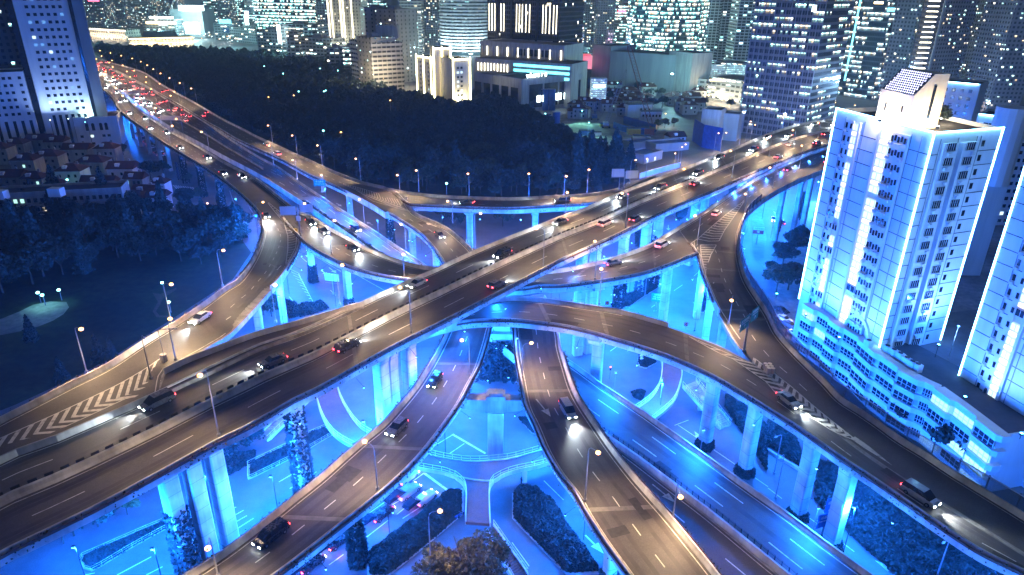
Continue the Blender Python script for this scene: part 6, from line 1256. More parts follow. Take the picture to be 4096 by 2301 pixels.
for k in range(16): p=a+dd*L*(k+.5)/16-nn*.6; mb=MB(); mb.box((p[0],p[1],(zz+zt3)/2),(.7,.5,(zt3-zz)*.55),math.atan2(dd[1],dd[0])); mb.build('lit_fin','fin_light' if k%2 else 'cream_wall',tb)
for k in range(3): p=a+dd*L*(.5+.15*k)-nn*.3; pane(tb,(p[0],p[1],zt3-6),dd,L*.11,5,'window_dark')
a4,b4=atY(X0(0,1,1650),330,570),atY(X0(0,2,445),330,530); zt4=topz(X0(0,2,100),YY(470),550); t4,a,b,dd,nn=tower('cyan lit glazed shopping floors under the hotel base','shopping floors',a4[:2],b4[:2],30,zt4,'plaster',name='shopping_floors',roofbox=False); L=np.linalg.norm(b-a); h4=zt4-topz(X0(0,2,100),YY(590),550)
for k in range(3): c=a+dd*L*.70-nn*.1; z=zt4-h4*(k+.55)/3; pane(t4,(c[0],c[1],z),dd,L*.56,h4/3*.5,'sign_cyan',.3,'window_band')
for k in range(10): p=a+dd*L*(.04+.035*k)-nn*.4; mb=MB(); mb.box((p[0],p[1],zt4-h4*.45),(.5,.5,h4*.5),math.atan2(dd[1],dd[0])); mb.build('lit_fin','fin_light',t4)
a5,b5=atY(X0(0,1,1640),400,545),atY(X0(0,2,70),430,505); zt5=topz(X0(0,2,30),YY(590),520); t5,a,b,dd,nn=tower('pale left wing of the shopping centre with tall dark windows','shopping centre',a5[:2],b5[:2],30,zt5,'plaster',name='shopping_wing',roofbox=False); L=np.linalg.norm(b-a)
for k in range(5): p=a+dd*L*(.1+.19*k)-nn*.05; pane(t5,(p[0],p[1],zt5*.55),dd,L*.14,zt5*.42,'window_dark')
for k in range(4): p=a+dd*L*(.14+.22*k)-nn*.05; pane(t5,(p[0],p[1],2.6),dd,L*.16,4.0,'win_lit',name='shop_window')
mb=MB(); c=(a+b)/2-nn*3; mb.box((c[0],c[1],5.6),(L,6,.5),math.atan2(dd[1],dd[0])); mb.build('canopy','grey_metal',t5)
a6,b6=atY(X0(0,2,70),430,505),atY(X0(0,2,520),420,545); zt6=topz(X0(0,2,300),YY(590),520); t6,a,b,dd,nn=tower('dark glazed right wing of the shopping centre with four lit posters','shopping centre',a6[:2],b6[:2],30,zt6,'plaster',name='shopping_wing',roofbox=False); L=np.linalg.norm(b-a)
for u0,u1 in ((.12,.33),(.36,.58),(.61,.78),(.81,.97)): p=a+dd*L*(u0+u1)/2-nn*.05; pane(t6,(p[0],p[1],zt6*.48),dd,L*(u1-u0),zt6*.72,'window_dark')
for u,w in ((.27,.06),(.38,.09),(.53,.07),(.60,.08),(.73,.08)): p=a+dd*L*u-nn*.5; pane(t6,(p[0],p[1],zt6*.38),dd,L*w,zt6*.2,'sign_white',.3,'lit_poster')
def lettering(text,label,p,h,d,m,cat='sign',dep=.15,width=None):
    cu=bpy.data.curves.new('t','FONT'); cu.body=text; cu.size=h*1.35; cu.extrude=dep; cu.align_x='CENTER'
    o=bpy.data.objects.new('t',cu); COL.objects.link(o); dg=bpy.context.evaluated_depsgraph_get(); me=bpy.data.meshes.new_from_object(o.evaluated_get(dg)); bpy.data.objects.remove(o)
    s=bpy.data.objects.new('sign_lettering',me); COL.objects.link(s); me.materials.clear(); me.materials.append(MATS[m]); s.location=[float(v) for v in p]; s.rotation_euler=(math.pi/2,0,math.atan2(d[1],d[0]))
    if width: s.scale=(width/max(s.dimensions[0],.01),1,1)
    tag(s,label,cat); return s
p=a+dd*L*.22-nn*.8; lettering('where r u','white glowing lettering above the shopping centre entrance',(p[0],p[1],zt6+1.5),3.6,dd,'sign_white',width=L*.32)
p2=atY(X0(0,2,655),YY(670),520); cub=thing('screen_cube','white patterned glowing cube beside the shopping centre','pavilion',(p2[0],520,0)); zc0,zc1=topz(X0(0,2,655),YY(745),520),topz(X0(0,2,655),YY(592),520); w=atY(X0(0,2,715),YY(670),520)[0]-atY(X0(0,2,598),YY(670),520)[0]
facade('f_cube',(.7,.75,.76),(.3,.5,.5),1.6,1.6,.7,.7,.9,[(0,(.6,1,1)),(.5,(.8,1,1))],1.0,floorbias=0); mb=MB(); mb.box((p2[0],524,(zc0+zc1)/2),(w,8,zc1-zc0)); mb.build('panel','f_cube',cub); mb=MB(); mb.box((p2[0],524,zc0/2),(w*.5,5,zc0)); mb.build('base','grey_clad',cub); mb=MB(); mb.box((p2[0],519.7,zc0+(zc1-zc0)*.62),(w*.7,.3,1.6)); mb.build('lit_sign','sign_white',cub)
# --- upper right of centre
lg,a,b,dd,nn=fb_('curved fronted glass tower full of cyan lit office floors','glass tower',X0(0,2,858),X0(0,2,1150),160,800,730,150,'f_glass_bright',40,name='glass_tower'); fb_('right half of the cyan lit glass tower','glass tower',X0(0,2,1150),X0(0,2,1455),160,730,790,150,'f_glass_bright',40,name='glass_tower_wing')
for (x0,x1,ym,Y0,Y1,yt,m,lab,nm) in ((600,735,280,660,640,350,'grey_clad','left end of the building wrapped in grey scaffold cloth','wrapped_building'),(735,1350,290,640,600,415,'grey_clad','long building wrapped in grey scaffold cloth behind the crane','wrapped_building'),(1350,1500,280,590,600,410,'plaster','plain grey end wall right of the wrapped building','plain_block'),(1480,1765,270,640,620,480,'f_low','low block with glittering light wall','light_wall_block'),(1300,1470,330,600,590,600,'f_low','low pale lit storeys under the plain end wall','shop_block'),(1480,1740,330,590,560,600,'f_low','restaurant terrace block with warm lights','terrace_block'),(1425,1570,480,415,410,840,'plaster','blank grey gable block standing by the site road','gable_block'),(1570,1710,480,420,415,870,'grey_clad','grey clad low block beside the dark glass tower','gable_block')):
    fb_(lab,'building',X0(0,2,x0),X0(0,2,x1),ym,Y0,Y1,max(6,topz(X0(0,2,(x0+x1)/2),YY(yt),(Y0+Y1)/2)),m,30 if ym<400 else 14,name=nm,roofbox=False)
signbox(None,'glittering violet light wall left part','light wall',X0(0,2,1490),X0(0,2,1610),YY(485),YY(580),618,'f_cube',name='light_wall'); signbox(None,'pale white light wall beside the violet one','light wall',X0(0,2,1615),X0(0,2,1755),YY(490),YY(590),616,'f_cube',name='light_wall'); signbox(None,'warm orange terrace strip below the light walls','light strip',X0(0,2,1490),X0(0,2,1735),YY(600),YY(612),575,'sign_gold',name='light_strip')
for (x0,x1,Y,zt,m,lab) in ((450,535,1000,150,'f_res_dark','dark tower right of the hotel'),(535,640,1050,160,'f_res','far tower left of the pink lit block'),(640,770,950,160,'f_res_dark','broad dark tower with scattered lit windows'),(770,860,1000,150,'f_office','slim dark tower carrying red lettering'),(1455,1560,820,160,'f_pixel','tower with offset white window frames'),(1560,1690,850,150,'f_pixel','darker tower with offset window frames behind the first'),(1690,1820,760,150,'f_pixel','white framed tower with offset windows next to the dark glass tower')):
    fb_(lab,'tower',X0(0,2,x0),X0(0,2,x1),120,Y,Y,zt,m,30,name='apartment_tower')
signbox(None,'red lettering sign on the slim dark tower','sign',X0(0,2,800),X0(0,2,856),YY(78),YY(96),990,'sign_red'); fb_('small pink lit block among the far towers','building',X0(0,2,472),X0(0,2,535),150,900,900,topz(X0(0,2,500),YY(205),900),'f_pink',20,name='pink_block',roofbox=False); fb_('second pink lit block right of the first','building',X0(0,2,722),X0(0,2,762),150,900,900,topz(X0(0,2,740),YY(235),900),'f_pink',20,name='pink_block',roofbox=False)
# red lit shell hall and glass dome
p=atY(X0(0,2,535),YY(470),640); o=thing('red_hall','red glowing rounded hall between the hotel and the wrapped building','hall',(p[0],640,0)); w=atY(X0(0,2,605),YY(470),640)[0]-atY(X0(0,2,468),YY(470),640)[0]; zt=topz(X0(0,2,535),YY(425),640); mb=MB(); zm=topz(X0(0,2,535),YY(520),640); rr=[(p[0]-w*.5+w*t,640,zm+.3+(zt-zm)*math.sin(math.pi*.5*min(1,.05+t*1.6))) for t in np.linspace(0,1,9)]; mb.loft([[(x,y+k*22,zm) for x,y,z in rr]+[(x,y+k*22,z) for x,y,z in rr[::-1]] for k in (0,1)]); mb.build('shell','red_roof_light',o); mb=MB(); mb.box((p[0],651,zm/2-.1),(w,21,zm-.2)); mb.build('wall','roof_dark',o)
p=atY(X0(0,2,525),YY(385),700); o=thing('glass_dome','glazed barrel dome above the red hall','dome',(p[0],700,0)); rr=atY(X0(0,2,585),YY(385),700)[0]-p[0]; zb=topz(X0(0,2,525),YY(405),700); mb=MB(); mb.box((p[0],712,zb/2),(rr*2.6,24,zb)); mb.build('wall','plaster',o); mb=MB(); mb.ball((p[0],705,zb),rr,12,8,.9); mb.build('dome','f_office',o)
# old low houses between the site and the city
rg=np.random.default_rng(31)
for i in range(44):
    x,y=rg.uniform(470,1420),rg.uniform(690,900)
    if (x<620 and y<760) or (y>860 and x>1100): continue
    p=at(*T(0,2,x,y),0); house(p,rg.uniform(9,15),rg.uniform(7,9),rg.uniform(5,8),rg.uniform(-.3,.3),'low dark roofed house in the old quarter behind the building site',hip=rg.random()<.5,lit=int(rg.random()<.12)*int(rg.integers(1,5)),group='low old houses behind the building site')
for i in range(26):
    x,y=rg.uniform(720,1700),rg.uniform(640,840); p=at(*T(0,2,x,y),0); tree('dark' if i%3 else 'broad',p,rg.uniform(.6,.95),'dark tree among the low houses behind the building site','trees among the low houses')
for x,y in ((1150,940),(1220,930),(1100,950)): tree('pale',at(*T(0,2,x,y+25),0),1.0,'yellow lit tree at the building site edge','yellow lit trees at the building site')
for x,y in ((1145,935),(1600,640)): q=at(*T(0,2,x,y+10),0); street_lamp(q,8,np.array([0,-1.5]),label='street lamp among the yellow lit trees',group='lamps among the yellow lit trees',small=True,power=LAMP_P*1.5)
for k in range(9): x,y=1415+34*k+rg.uniform(-5,5),705+8*k+rg.uniform(-6,6); q=at(*T(0,2,x,y),3); o=thing('globe_lamp','glowing white globe lamp in the terrace garden row','lamp',(q[0],q[1],0),0,'globe lamps in the terrace garden'); mb=MB(); mb.ball((q[0],q[1],3.4),.7,8,5); mb.build('globe','sign_gold',o); mb=MB(); mb.tube([(q[0],q[1],0),(q[0],q[1],2.8)],.07); mb.build('pole','dark_metal',o); point((q[0],q[1],4.6),LAMP_P*.25,(1,.8,.5),.5,o)
# --- upper right
dg_,a,b,dd,nn=fb_('tall dark gridded glass tower left of the neon tower','glass tower',X0(0,2,1760),X0(0,3,345),300,445,415,150,'f_grid_dark',40,name='glass_tower'); L=np.linalg.norm(b-a)
for k in range(14): p=a+dd*L*k/13-nn*.35; mb=MB(); mb.box((p[0],p[1],75),(.35,.6,150),math.atan2(dd[1],dd[0])); mb.build('fin','grey_metal',dg_)
signbox(None,'small white light panel high on the gridded tower','sign',X0(0,3,335),X0(0,3,362),YY(40),YY(88),395,'sign_white')
for (x0,x1,Y0,Y1,zt,m,lab,nm) in ((340,620,800,800,110,'f_glass_dark','dark low tower behind the gridded tower','office_tower'),(600,880,620,590,150,'f_glass_dark','dark glass tower with a cyan light line on its edge','glass_tower'),(880,1190,590,620,150,'f_glass_dark','wide dark glass tower with scattered lit offices','glass_tower'),(1215,1520,560,580,160,'f_res_dark','tall dark slab with a pale edge line','dark_slab'),(1500,1680,640,650,150,'f_res','residential tower with gold lit crown','apartment_tower'),(1680,1800,600,600,160,'f_res_dark','dark tower right of the gold crowned tower','dark_slab'),(1800,2050,520,520,160,'f_res_dark','dark tower at the upper right edge','dark_slab')):
    fb_(lab,'tower',X0(0,3,x0),X0(0,3,x1),150,Y0,Y1,zt,m,34,name=nm)
fb_('lit ribbed stair tower with bright balcony rows','tower',X0(0,3,1110),X0(0,3,1230),150,560,556,150,'f_hotel',16,name='ribbed_tower')
for k in range(15): q=atY(X0(0,3,1240-k*7.0),YY(8+k*39),548); o=signbox(None,'row of small balcony lights on the ribbed tower','light strip',X0(0,3,1215-k*9),X0(0,3,1300-k*9),YY(5+k*39),YY(13+k*39),548,'fin_light',name='light_strip'); o['group']='balcony light rows of the ribbed tower'
signbox(None,'cyan light line down the dark glass tower edge','light strip',X0(0,3,632),X0(0,3,642),YY(0),YY(610),585,'sign_cyan',name='light_strip'); signbox(None,'pale vertical edge of the dark slab','light strip',X0(0,3,1262),X0(0,3,1276),YY(0),YY(575),545,'grey_metal',name='edge_strip'); signbox(None,'cyan white sign block behind the gridded tower','sign',X0(0,3,508),X0(0,3,570),YY(62),YY(98),700,'sign_white'); signbox(None,'cyan lettering on the wide dark glass tower','sign',X0(0,3,900),X0(0,3,955),YY(60),YY(88),580,'sign_cyan'); 
signbox(None,'gold lit crown band on the residential tower','light strip',X0(0,3,1635),X0(0,3,1768),YY(85),YY(105),630,'sign_gold',name='light_strip'); signbox(None,'orange lettering at the top of the dark glass tower','sign',X0(0,3,800),X0(0,3,868),YY(14),YY(30),580,'sign_gold')
# low blocks behind the neon tower
for (x0,x1,ym,Y0,Y1,yt,m,lab) in ((1210,1520,500,300,290,640,'white_wall','blue neon lined block right behind the penthouse'),(1560,1760,500,235,230,890,'white_wall','low roof block with neon rim right of the penthouse'),(1860,2100,520,260,260,985,'white_wall','white windowed block at the right edge behind the neon tower')):
    r,a,b,dd,nn=fb_(lab,'building',X0(0,3,x0),X0(0,3,x1),ym,Y0,Y1,topz(X0(0,3,(x0+x1)/2),YY(yt),(Y0+Y1)/2),m,16,name='apartment_block',roofbox=False); L=np.linalg.norm(b-a); zt=topz(X0(0,3,(x0+x1)/2),YY(yt),(Y0+Y1)/2)
    mb=MB(); c=(a+b)/2-nn*.4; mb.box((c[0],c[1],zt+.9),(L*.9,.3,.3),math.atan2(dd[1],dd[0])); mb.build('neon_strip','neon_blue',r)
    windows(r,a,dd,[L*.2,L*.4,L*.6,L*.8],np.arange(2,zt-1.5,3),1.3,1.3,.12,mats=('window_dark','win_lit'),rng=np.random.default_rng(x0))
p=at(*T(0,3,1845,900),59); o=thing('water_tank','round blue and white water tank behind the neon roof at the right','water tank',(p[0],p[1],0)); c=atY(X0(0,3,1840),YY(870),210); mb=MB(); mb.tube([(c[0],c[1],30),(c[0],c[1],topz(X0(0,3,1840),YY(808),210))],4.6,16); mb.build('tank','white_wall',o); mb=MB(); mb.box((c[0],c[1],15),(6,6,30)); mb.build('base','white_wall',o)
# ---------------------------------------------------------------- building site
def lattice_crane(label,foot,tip,m,w=1.6,Yf=None,name='crawler_crane'):
    b=at(*foot,0); t=atY(*tip,b[1]+6); root=thing(name,label,'crane',(b[0],b[1],0)); ax=t-(b+Z3*2); L=np.linalg.norm(ax); ax/=L; s=np.cross(ax,[0,1.,0]); s/=np.linalg.norm(s); u=np.cross(s,ax)
    mb=MB(); n=int(L/2.2); c=[(s*i+u*j)*w/2 for i,j in ((1,1),(1,-1),(-1,-1),(-1,1))]; o=b+Z3*2
    for q in c: mb.tube([o+q*.5,o+ax*L*.08+q,o+ax*L*.9+q,o+ax*L+q*.3],.11,4)
    for k in range(n):
        for i in range(4): mb.tube([o+ax*L*(.08+.82*k/n)+c[i],o+ax*L*(.08+.82*(k+1)/n)+c[(i+1)%4]],.06,3)
    mb.build('boom',m,root)
    mb=MB(); mb.box(b+Z3*2.2,(3.4,6,2.2)); mb.build('cab',m,root)
    for k in (-1,1): mb=MB(); mb.box(b+np.array([k*2.2,0,.55]),(.9,6.5,1.1)); mb.build('crawler_track','dark_metal',root)
    mb=MB(); top=o+ax*L; mb.tube([top,b+np.array([-4,4,4.])],.05,3); mb.tube([top,np.array([top[0]+1,top[1]-1,8.])],.04,3); mb.build('cable','dark_metal',root)
lattice_crane('tall red lattice crane in front of the wrapped building',T(0,2,1050,985),T(0,2,872,315),'red_steel',w=2.6); lattice_crane('grey lattice crane leaning right beside the blue hoarding',T(0,2,705,960),T(0,2,862,525),'grey_metal',w=2.0)
lattice_crane('slim turquoise boom rig on the building site',T(0,2,620,900),T(0,2,640,760),'blue_sheet',w=1.0,name='drilling_rig')
for q,lab,P in (((245,905),'glaring cyan white floodlight mast at the park corner of the site',2.6),((520,880),'cyan site floodlight mast behind the first',1.6),((570,978),'low cyan site floodlight over the pale ground',1.4),((787,648),'white floodlight at the trees behind the site',.8)):
    b=at(*T(0,2,q[0],q[1]+55),0); street_lamp(b,9,np.array([.2,-.8]),lit='cyan',label=lab,group=None,power=CP*P*.32)
b=at(*T(0,2,650,1050),0); 
def hoard(name,label,pts,h,m,cat='hoarding',t=.3):
    P=np.array([at(*p,0) for p in pts]); root=thing(name,label,cat,tuple(P[0])); mb=MB(); sweep(mb,P,nrm2(P),[(0,0),(0,h),(t,h),(t,0)]); mb.build('panel',m,root); return root
hoard('hoarding','blue hoarding with white lettering across the site',TT(0,2,(765,965),(830,990),(905,1010)),4,'blue_sheet'); hoard('hoarding','long pale hoarding along the site road',TT(0,2,(960,1345),(1060,1315),(1150,1290),(1260,1262)),2.6,'white_wall'); hoard('hoarding','pale wall along the park corner road',TT(0,2,(130,920),(260,960),(380,1000),(470,1030),(510,1060)),2.2,'plaster'); hoard('hoarding','tall dark blue cladding wall beside the grey gable',TT(0,2,(1360,1060),(1430,1110),(1570,1140)),13,'blue_sheet'); hoard('hoarding','turquoise netting wall at the middle of the site',TT(0,2,(840,930),(960,965),(1080,1000)),5,'blue_sheet')
for q,w,h,m,lab in (((250,830),14,15,'blue_sheet','group of tall blue silos by the shopping centre'),((330,990),5,12,'blue_sheet','single blue silo beside the glaring floodlight')):
    p=at(*T(0,2,q[0],q[1]),0); o=thing('silo',lab,'silo',(p[0],p[1],0)); mb=MB(); k=3 if w>8 else 1
    for i in range(k): mb.tube([(p[0]+(i-(k-1)/2)*5,p[1],0),(p[0]+(i-(k-1)/2)*5,p[1],h)],2.4,12)
    mb.build('tank',m,o); mb=MB(); mb.box((p[0],p[1],h+.2),(w,4.6,.3)); mb.build('walkway','grey_metal',o)
for i,(q,w,d_,h,m,lab) in enumerate((((560,1020),9,4,3,'blue_sheet','pale blue site cabin under the low floodlight'),((915,1015),8,4,4,'yellow_steel','yellow fronted site cabin beside the blue hoarding'),((985,1010),7,4,4,'blue_sheet','blue site cabin with orange neighbour'),((1030,1015),6,4,4,'red_steel','orange brown site cabin'),((655,1085),6,4,2.5,'plaster','small brown site shed at the lower edge of the pale ground'),((640,1020),5,2.5,2,'white_wall','white skip on the pale site ground'),((975,1060),10,5,3,'white_wall','heap of white panels on the site'),((690,960),5,3,2.5,'yellow_steel','yellow digger body below the grey crane'),((945,880),18,8,9,'white_wall','half demolished white building behind the site'),((1040,915),14,7,7,'white_wall','second half demolished white building'))):
    p=at(*T(0,2,*q),0); o=thing('site_cabin' if h<5 else 'ruined_building',lab,'site cabin' if h<5 else 'building',(p[0],p[1],0)); mb=MB(); mb.box((p[0],p[1],h/2),(w,d_,h),.1*(i%3)); mb.build('wall',m,o); mb=MB(); mb.box((p[0],p[1],h+.1),(w+.5,d_+.5,.2),.1*(i%3)); mb.build('roof','roof_dark',o)
    if h>5: 
        for k in range(6): pane(o,(p[0]-w*.4+w*.16*k,p[1]-d_/2-.03,h*.62),np.array([1.,0]),1.2,1.6,'window_dark')
for (pts,h,lab) in ((((1080,1150),(1330,1130)),3.6,'blue grey vaulted site roof beside the street lamps'),(((900,1130),(1090,1110)),3,'long blue grey shed roof at the site edge'),(((990,1240),(1130,1200)),4,'blue roofed hut with lit doorways by the hoarding')):
    a,b=[at(*T(0,2,*p),0)[:2] for p in pts]; r,a,b,dd,nn=tower(lab,'shed',a,b,11,h,'grey_clad',name='site_shed',roofbox=False,roofm='blue_sheet'); 
    if 'lit' in lab: L=np.linalg.norm(b-a); [pane(r,(*(a+dd*L*u-nn*.05),1.4),dd,1.4,1.8,'win_lit') for u in (.2,.6)]
p=at(*T(0,2,1225,1075),0); house(p,10,8,4,.3,'white gabled hut with brown roof at the right end of the site',hip=False,wallm='white_wall',group=None)
# ================================================================ vehicles
def paint(name,c,rough=.25):
    m,n,p=newmat(name); p.inputs['Base Color'].default_value=(*c,1); p.inputs['Roughness'].default_value=rough; p.inputs['Coat Weight'].default_value=.6; p.inputs['Coat Roughness'].default_value=.08
    no=n.add('ShaderNodeTexNoise'); g=n.add('ShaderNodeNewGeometry'); n.ln(g.outputs['Position'],no.inputs['Vector']); no.inputs['Scale'].default_value=3.
    mr=n.add('ShaderNodeMapRange',i_1=.3,i_2=.7,i_3=rough*.7,i_4=rough*1.5); n.ln(no.outputs[0],mr.inputs[0]); n.ln(mr.outputs[0],p.inputs['Roughness'])
paint('paint_white',(.75,.76,.78)); paint('paint_silver',(.42,.44,.46)); paint('paint_black',(.012,.013,.016)); paint('paint_red',(.28,.02,.02)); paint('paint_blue',(.03,.07,.20)); paint('paint_grey',(.14,.14,.15))
emat('head_lamp',(.82,.95,1),60); emat('tail_lamp',(1,.03,.04),16); emat('tail_dim',(1,.05,.05),2.5)
mat('rubber',(.02,.02,.02),rough=.9)
CARS={}
def car_meshes(kind,tail):
    """car along +x, origin at the ground below its middle"""
    if kind=='sedan': L,Wd,prof=4.7,1.8,[(-2.35,.55,.85),(-2.2,.40,.98),(-1.2,.32,1.02),(.8,.30,.98),(1.9,.32,.86),(2.35,.48,.66)]; cab=[(-1.75,1.0,.78),(-1.05,1.44,.62),(.25,1.47,.62),(1.15,.98,.80)]
    elif kind=='van': L,Wd,prof=5.1,1.9,[(-2.55,.5,1.05),(-2.5,.35,1.12),(-1.2,.32,1.12),(1.2,.30,1.10),(2.2,.32,.98),(2.55,.48,.72)]; cab=[(-2.48,1.1,.86),(-2.15,1.82,.72),(.7,1.84,.72),(1.75,1.08,.86)]
    else: L,Wd,prof=4.6,1.85,[(-2.3,.55,1.0),(-2.2,.42,1.08),(-1.2,.36,1.10),(.8,.34,1.08),(1.8,.36,1.0),(2.3,.5,.75)]; cab=[(-2.2,1.08,.82),(-1.85,1.66,.68),(.2,1.68,.68),(1.1,1.06,.84)]
    body=MB(); rings=[]
    for x,z0,z1 in prof:
        w=Wd/2*(1 if abs(x)<2.1 else .86); rings.append([(x,-w,z0),(x,-w*1.0,z0+(z1-z0)*.55),(x,-w*.90,z1),(x,w*.90,z1),(x,w,z0+(z1-z0)*.55),(x,w,z0)])
    body.loft(rings)
    roof=[c for c in cab if c[1]>1.3]; w=roof[0][2]
    body.loft([[(roof[0][0],-w,roof[0][1]+.0),(roof[0][0],w,roof[0][1]),(roof[0][0]+.05,w*.9,roof[0][1]+.06),(roof[0][0]+.05,-w*.9,roof[0][1]+.06)],[(roof[1][0],-w,roof[1][1]),(roof[1][0],w,roof[1][1]),(roof[1][0]-.05,w*.9,roof[1][1]+.05),(roof[1][0]-.05,-w*.9,roof[1][1]+.05)]])
    glass=MB(); glass.loft([[(x,-h,z-.02),(x,h,z-.02),(x,h*1.001,z-.021),(x,-h*1.001,z-.021)] for x,z,h in ()] or [[(cab[0][0],-cab[0][2],cab[0][1]-.05),(cab[0][0],cab[0][2],cab[0][1]-.05),(cab[3][0],cab[3][2],cab[3][1]-.05),(cab[3][0],-cab[3][2],cab[3][1]-.05)],[(cab[1][0],-cab[1][2],cab[1][1]-.01),(cab[1][0],cab[1][2],cab[1][1]-.01),(cab[2][0],cab[2][2],cab[2][1]-.01),(cab[2][0],-cab[2][2],cab[2][1]-.01)]])
    wheel=MB(); wheel.tube([(0,-.11,0),(0,.11,0)],.33,12); rim=MB(); rim.tube([(0,-.115,0),(0,.115,0)],.19,8)
    head=MB(); head.box((0,0,0),(.10,.36,.16)); tl=MB(); tl.box((0,0,0),(.08,.34,.20))
    def md(mb,nm,m): me=mb.data(nm); me.materials.append(MATS[m]); return me
    z=prof[-1][2]-.10
    return dict(body=body,glass=md(glass,'window','window_dark'),wheel=md(wheel,'wheel','rubber'),rim=md(rim,'rim','grey_metal'),head=md(head,'headlight','head_lamp'),tail=md(tl,'taillight',tail),hp=(prof[-1][0]-.02,Wd*.33,z),tp=(prof[0][0]+.01,Wd*.34,prof[0][2]-.12),wx=(1.45,-1.4) if kind!='van' else (1.6,-1.5),wy=Wd/2-.1)
_K={}
def child(par,nm,me,loc=(0,0,0)): c=bpy.data.objects.new(nm,me); COL.objects.link(c); c.parent=par; c.location=loc; return c
def car(p,rz,kind,col,label,group,tail='tail_lamp',on=True,beam=0,name=None,pitch=0.0,detail=True,roofsign=False):
    k=(kind,tail)
    if k not in _K: _K[k]=car_meshes(kind,tail); _K[k]['b']={}
    K=_K[k]
    if col not in K['b']: me=K['body'].data('body'); me.materials.append(MATS[col]); K['b'][col]=me
    o=thing(name or {'sedan':'car','van':'minivan','suv':'car'}[kind],label,{'sedan':'car','van':'van','suv':'car'}[kind],p,rz,group); o.rotation_euler=(0,pitch,rz)
    child(o,'body',K['b'][col]); child(o,'window',K['glass'])
    if detail:
        for x in K['wx']:
            for s in (-1,1): w=child(o,'wheel',K['wheel'],(x,s*K['wy'],.33)); child(w,'rim',K['rim'])
    if on:
        for s in (-1,1): child(o,'headlight',K['head'],(K['hp'][0],s*K['hp'][1],K['hp'][2]))
    for s in (-1,1): child(o,'taillight',K['tail'],(K['tp'][0],s*K['tp'][1],K['tp'][2]))
    if beam:
        q=np.array([math.cos(rz),math.sin(rz)]); s=spot((p[0]+q[0]*2.6,p[1]+q[1]*2.6,p[2]+.75),(p[0]+q[0]*14,p[1]+q[1]*14,p[2]-.3),beam,(.80,.93,1.0),ang=75,blend=.8,r=.15); s.parent=o; s.matrix_parent_inverse=Matrix.Identity(4); s.location=(2.6,0,.75); s.rotation_euler=(0,0,0); s.rotation_euler=(math.radians(84),0,math.radians(-90))
    return o
def deckpos(name,f,t):
    c=crom(fcurve(name,f),400,False); i=int(np.clip(t*399,1,398)); d=c[i+1]-c[i-1]; return c[i]+Z3*.01,d/np.linalg.norm(d)
rg=np.random.default_rng(12)
COLS=['paint_white','paint_silver','paint_black','paint_grey','paint_black','paint_white','paint_grey']
CN={'paint_white':'white','paint_silver':'silver','paint_black':'black','paint_grey':'grey','paint_blue':'dark blue','paint_red':'dark red'}
def traffic(name,f,ts,rev,where,grp,beam=BEAM,detail=True,jit=.012):
    for t in ts:
        t=t+rg.uniform(-jit,jit)*.5; p,d=deckpos(name,f,t); d=-d if rev else d; c=COLS[int(rg.integers(len(COLS)))]; k=['sedan','sedan','suv','van'][int(rg.integers(4))]
        car(p,math.atan2(d[1],d[0]),k,c,f"{CN[c]} {'minivan' if k=='van' else 'car'} with lights on {where}",grp,beam=beam,detail=detail,pitch=-math.asin(d[2]))
lin=np.linspace
traffic('flyover_bridge',.12,(.06,.17,.27,.33,.46,.565,.66,.70,.74),True,'towards the viewer in the outer lane of the flyover','cars on the far side of the top flyover')
traffic('flyover_bridge',.32,(.10,.22,.37,.43,.52,.60,.68,.72),True,'towards the viewer in the inner lane of the flyover','cars on the far side of the top flyover')
traffic('flyover_bridge',.62,(.13,.31,.42,.585,.66,.75),False,'away in the inner lane of the flyover','cars on the near side of the top flyover')
traffic('flyover_bridge',.85,(.21,.335,.545,.63,.71),False,'away in the outer lane of the flyover','cars on the near side of the top flyover')
traffic('link_road',.3,(.06,.3,.5),False,'away on the upper right carriageway','cars on the upper right carriageway'); traffic('link_road',.7,(.4,),False,'away on the upper right carriageway','cars on the upper right carriageway')
traffic('crossing_ramp',.75,(.30,.63,.80,.93),False,'along the crossing ramp','cars on the crossing ramp'); traffic('crossing_ramp',.7,(.10,.18),False,'past the gantry sign','cars on the crossing ramp')
traffic('curved_ramp',.28,(.10,.70),False,'round the curved ramp','cars on the curved ramp')
traffic('lower_left_ramp',.3,(.40,.56,.85),False,'down the lower left ramp','cars on the lower left ramp',beam=0)
traffic('lower_right_ramp',.68,(.52,),False,'down the lower right ramp','cars on the lower right ramp')
traffic('sweeping_ramp',.35,(.68,.88),False,'down the sweeping ramp towards the corner','cars on the sweeping ramp'); 
traffic('dipping_ramp',.5,(.35,),False,'down the dipping ramp','cars on the dipping ramp',beam=0); traffic('park_loop_road',.5,(.32,.62),True,'along the park loop road','cars on the park loop road')
traffic('expressway',.5,(.74,.86),False,'on the expressway to the lower right','cars on the lower expressway',beam=0)
# dense traffic of the far viaduct
for f,rev,n in ((.10,False,9),(.24,False,10),(.38,False,9)): traffic('expressway',f,lin(.02,.34,n),False,'towards the viewer on the far viaduct','cars coming along the far viaduct',beam=0,detail=False,jit=.03)
for f,n in ((.55,9),(.68,10),(.80,10),(.92,7)): traffic('expressway',f,lin(.02,.42,n),True,'away on the far viaduct','cars leaving along the far viaduct',beam=0,detail=False,jit=.03)
for f,n in ((.3,8),(.7,8)): traffic('viaduct_side_road',f,lin(.04,.9,n),False,'towards the viewer on the side carriageway of the viaduct','cars on the side carriageway of the viaduct',beam=0,detail=False,jit=.06)
for f,n in ((.3,5),(.7,5)): traffic('viaduct_park_road',f,lin(.05,.8,n),True,'away on the park carriageway of the viaduct','cars on the park carriageway',beam=0,detail=False,jit=.06)
